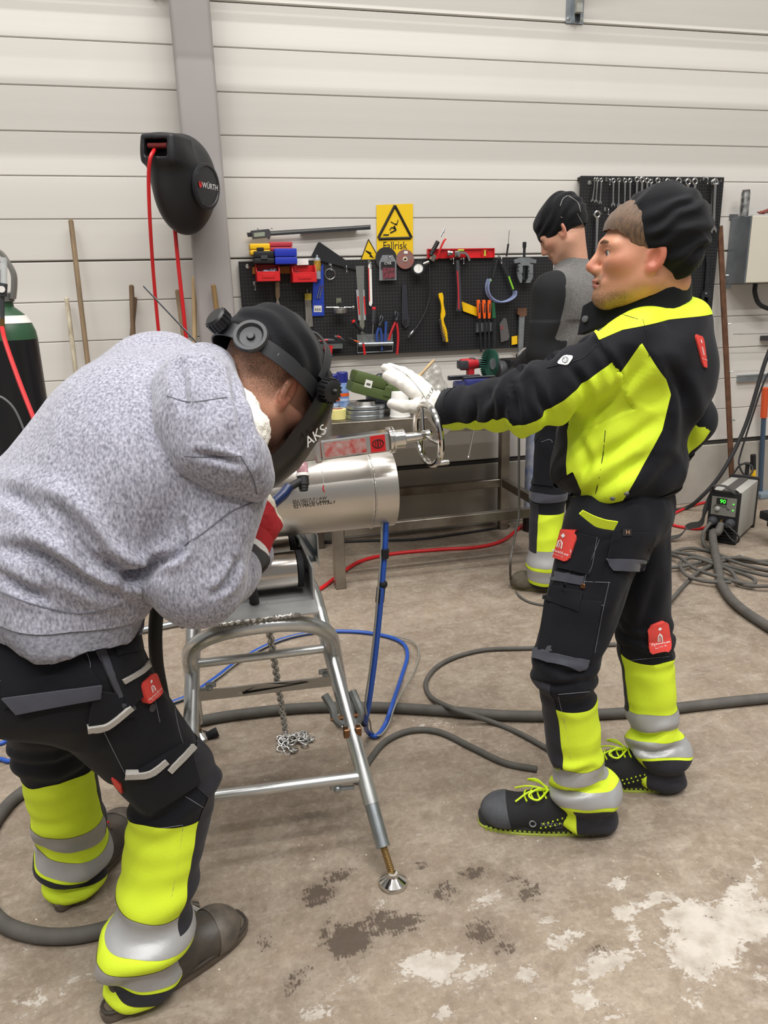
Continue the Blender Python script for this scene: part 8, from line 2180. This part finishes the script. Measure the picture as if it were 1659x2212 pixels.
# torch lead: black braided sleeve down to the tray, strap behind the arm
cable('torch_lead', 'black braided torch lead going into the tray opening', [W(585, 1096, 1.67), W(560, 1150, 1.66), W(540, 1205, 1.68), W(543, 1260, 1.76), W(550, 1300, 1.80), Vector((.085, 1.81, .668))], .0125, mat('braid_black', '#2a2725', .9, bump=.8, bscale=120), 'cable')
cable('cable_sleeve', 'wide black cable sleeve hanging behind the hooded man\'s elbow', [W(372, 1190, 1.55), W(352, 1250, 1.58), W(338, 1330, 1.62), W(336, 1400, 1.66), W(345, 1470, 1.75), W(370, 1560, 1.9), FL(420, 1600, .02), FL(470, 1580, .02)], .016, M_mblack, 'cable')

# red and silver squeegee on the floor behind the welder
a, e = FL(300, 1362, .02), FL(398, 1343, .02); t = thing('floor_squeegee', 'silver bar with red end cap lying on the floor', 'bar', a); b = MB(); b.cyl(a, e, .014, n=12); b.build('bar', M_zinc, t); b = MB(); b.cyl(e, FL(424, 1338, .02), .02, n=12); b.build('end_cap', M_red, t); b = MB(); b.box(FL(412, 1348, .008), (.09, .04, .014), .1, bev=.004); b.build('foot', M_rubber, t)

# ------------------------------------------------------------------ chain through the cross plate
t = thing('steel_chain', 'steel link chain hanging under the stand with a heap on the floor', 'chain', FL(630, 1612))
top = Vector((.115, 1.80, .655)); bot = FL(618, 1588, .03)
lk = MB(); L_, wl_, r_ = .027, .0098, .0033
pl = [Vector((wl_*math.cos(a), 0, (L_/2-wl_)*(1 if math.sin(a) >= 0 else -1)+wl_*math.sin(a))) for a in np.linspace(0, 2*math.pi, 18, endpoint=False)]
lk.tube(pl, r_, 6, close=True); me = bpy.data.meshes.new('chain_link'); me.from_pydata([tuple(v) for v in lk.v], [], lk.f); me.shade_smooth(); me.materials.append(M_tool)
def add_link(p, rot):
    o = bpy.data.objects.new('chain_link', me); COL.objects.link(o); o.parent = t; o.location = p-absloc(t); o.rotation_euler = rot
n_ = int((top-bot).length/(L_*.74)); dv = (bot-top).normalized(); tilt = dv.to_track_quat('-Z', 'Y').to_euler()
for i in range(n_):
    q = dv.to_track_quat('-Z', 'Y') @ Euler((0, 0, R(45+90*(i % 2)))).to_quaternion(); add_link(top+dv*(L_*.74*i), q.to_euler())
rnd = random.Random(5); hc = FL(632, 1606)
for i in range(38):
    a = rnd.uniform(0, 6.28); rr = .042*math.sqrt(rnd.random())*(1.2 if i % 3 else .8); add_link(hc+Vector((rr*math.cos(a)*1.3, rr*math.sin(a), .006+.022*max(0, 1-rr/.04)*rnd.random())), (R(90+rnd.uniform(-35, 35)), R(rnd.uniform(-30, 30)), rnd.uniform(0, 6.28)))
zp = (pL+pR)/2
t = thing('cable_tie', 'black cable tie through the slot holding the chain', 'cable tie', hole); a = hole+nn*.004; ex = Vector((.125, a.y-.02, .47))
sgn_ = 1 if nn.y < 0 else -1
b = MB(); e1 = pL+ax*0; dx = (pR-pL).normalized()
b.ribbon(catmull([hole+NW*.004, hole+NW*.03+dx*.06+Vector((0, 0, .035)), hole+NW*.03+dx*.14+Vector((0, 0, .025)), hole+NW*.02+dx*.19+Vector((0, 0, .02))], 6), (0, -1, .4), .005, .002); b.ribbon([hole+NW*.006, hole+NW*.012+dx*.12+Vector((0, 0, .012)), hole+NW*.016+dx*.22+Vector((0, 0, .022))], (0, .2, 1), .008, .002); b.build('tie', M_mblack, t)

# earth clamp on the stand leg
g = BR+(BtR-BR)*(W(748, 1572, 1.72).z/BtR.z)
t = thing('earth_clamp', 'grey earth clamp with copper jaws gripping the stand leg', 'clamp', g); mgc = mat('clamp_grey', '#6c6e6c', .55, .4, var=.2, vscale=30)
ld = (BtR-BR).normalized(); sx = Vector((1, 0, 0))
for s in (-1, 1):
    b = MB(); pts = [g+ld*-.01+sx*s*.022, g+ld*.015+sx*s*.036+NW*.01, g+ld*.04+sx*s*.035+NW*.01, g+ld*.075+sx*s*(.046 if s < 0 else .03)]
    b.tube(catmull(pts, 5), [.011]*8+[.012]*8, 8); b.build('jaw_arm', mgc, t)
    b = MB(); b.box(g-ld*.022+sx*s*.016+NW*.018, (.016, .02, .026), bev=.002); b.build('copper_jaw', M_copper, t)
b = MB(); b.cyl(g+ld*.015+sx*-.048+NW*.012, g+ld*.015+sx*.045+NW*.012, .006, n=10); b.build('pivot', M_copper, t)
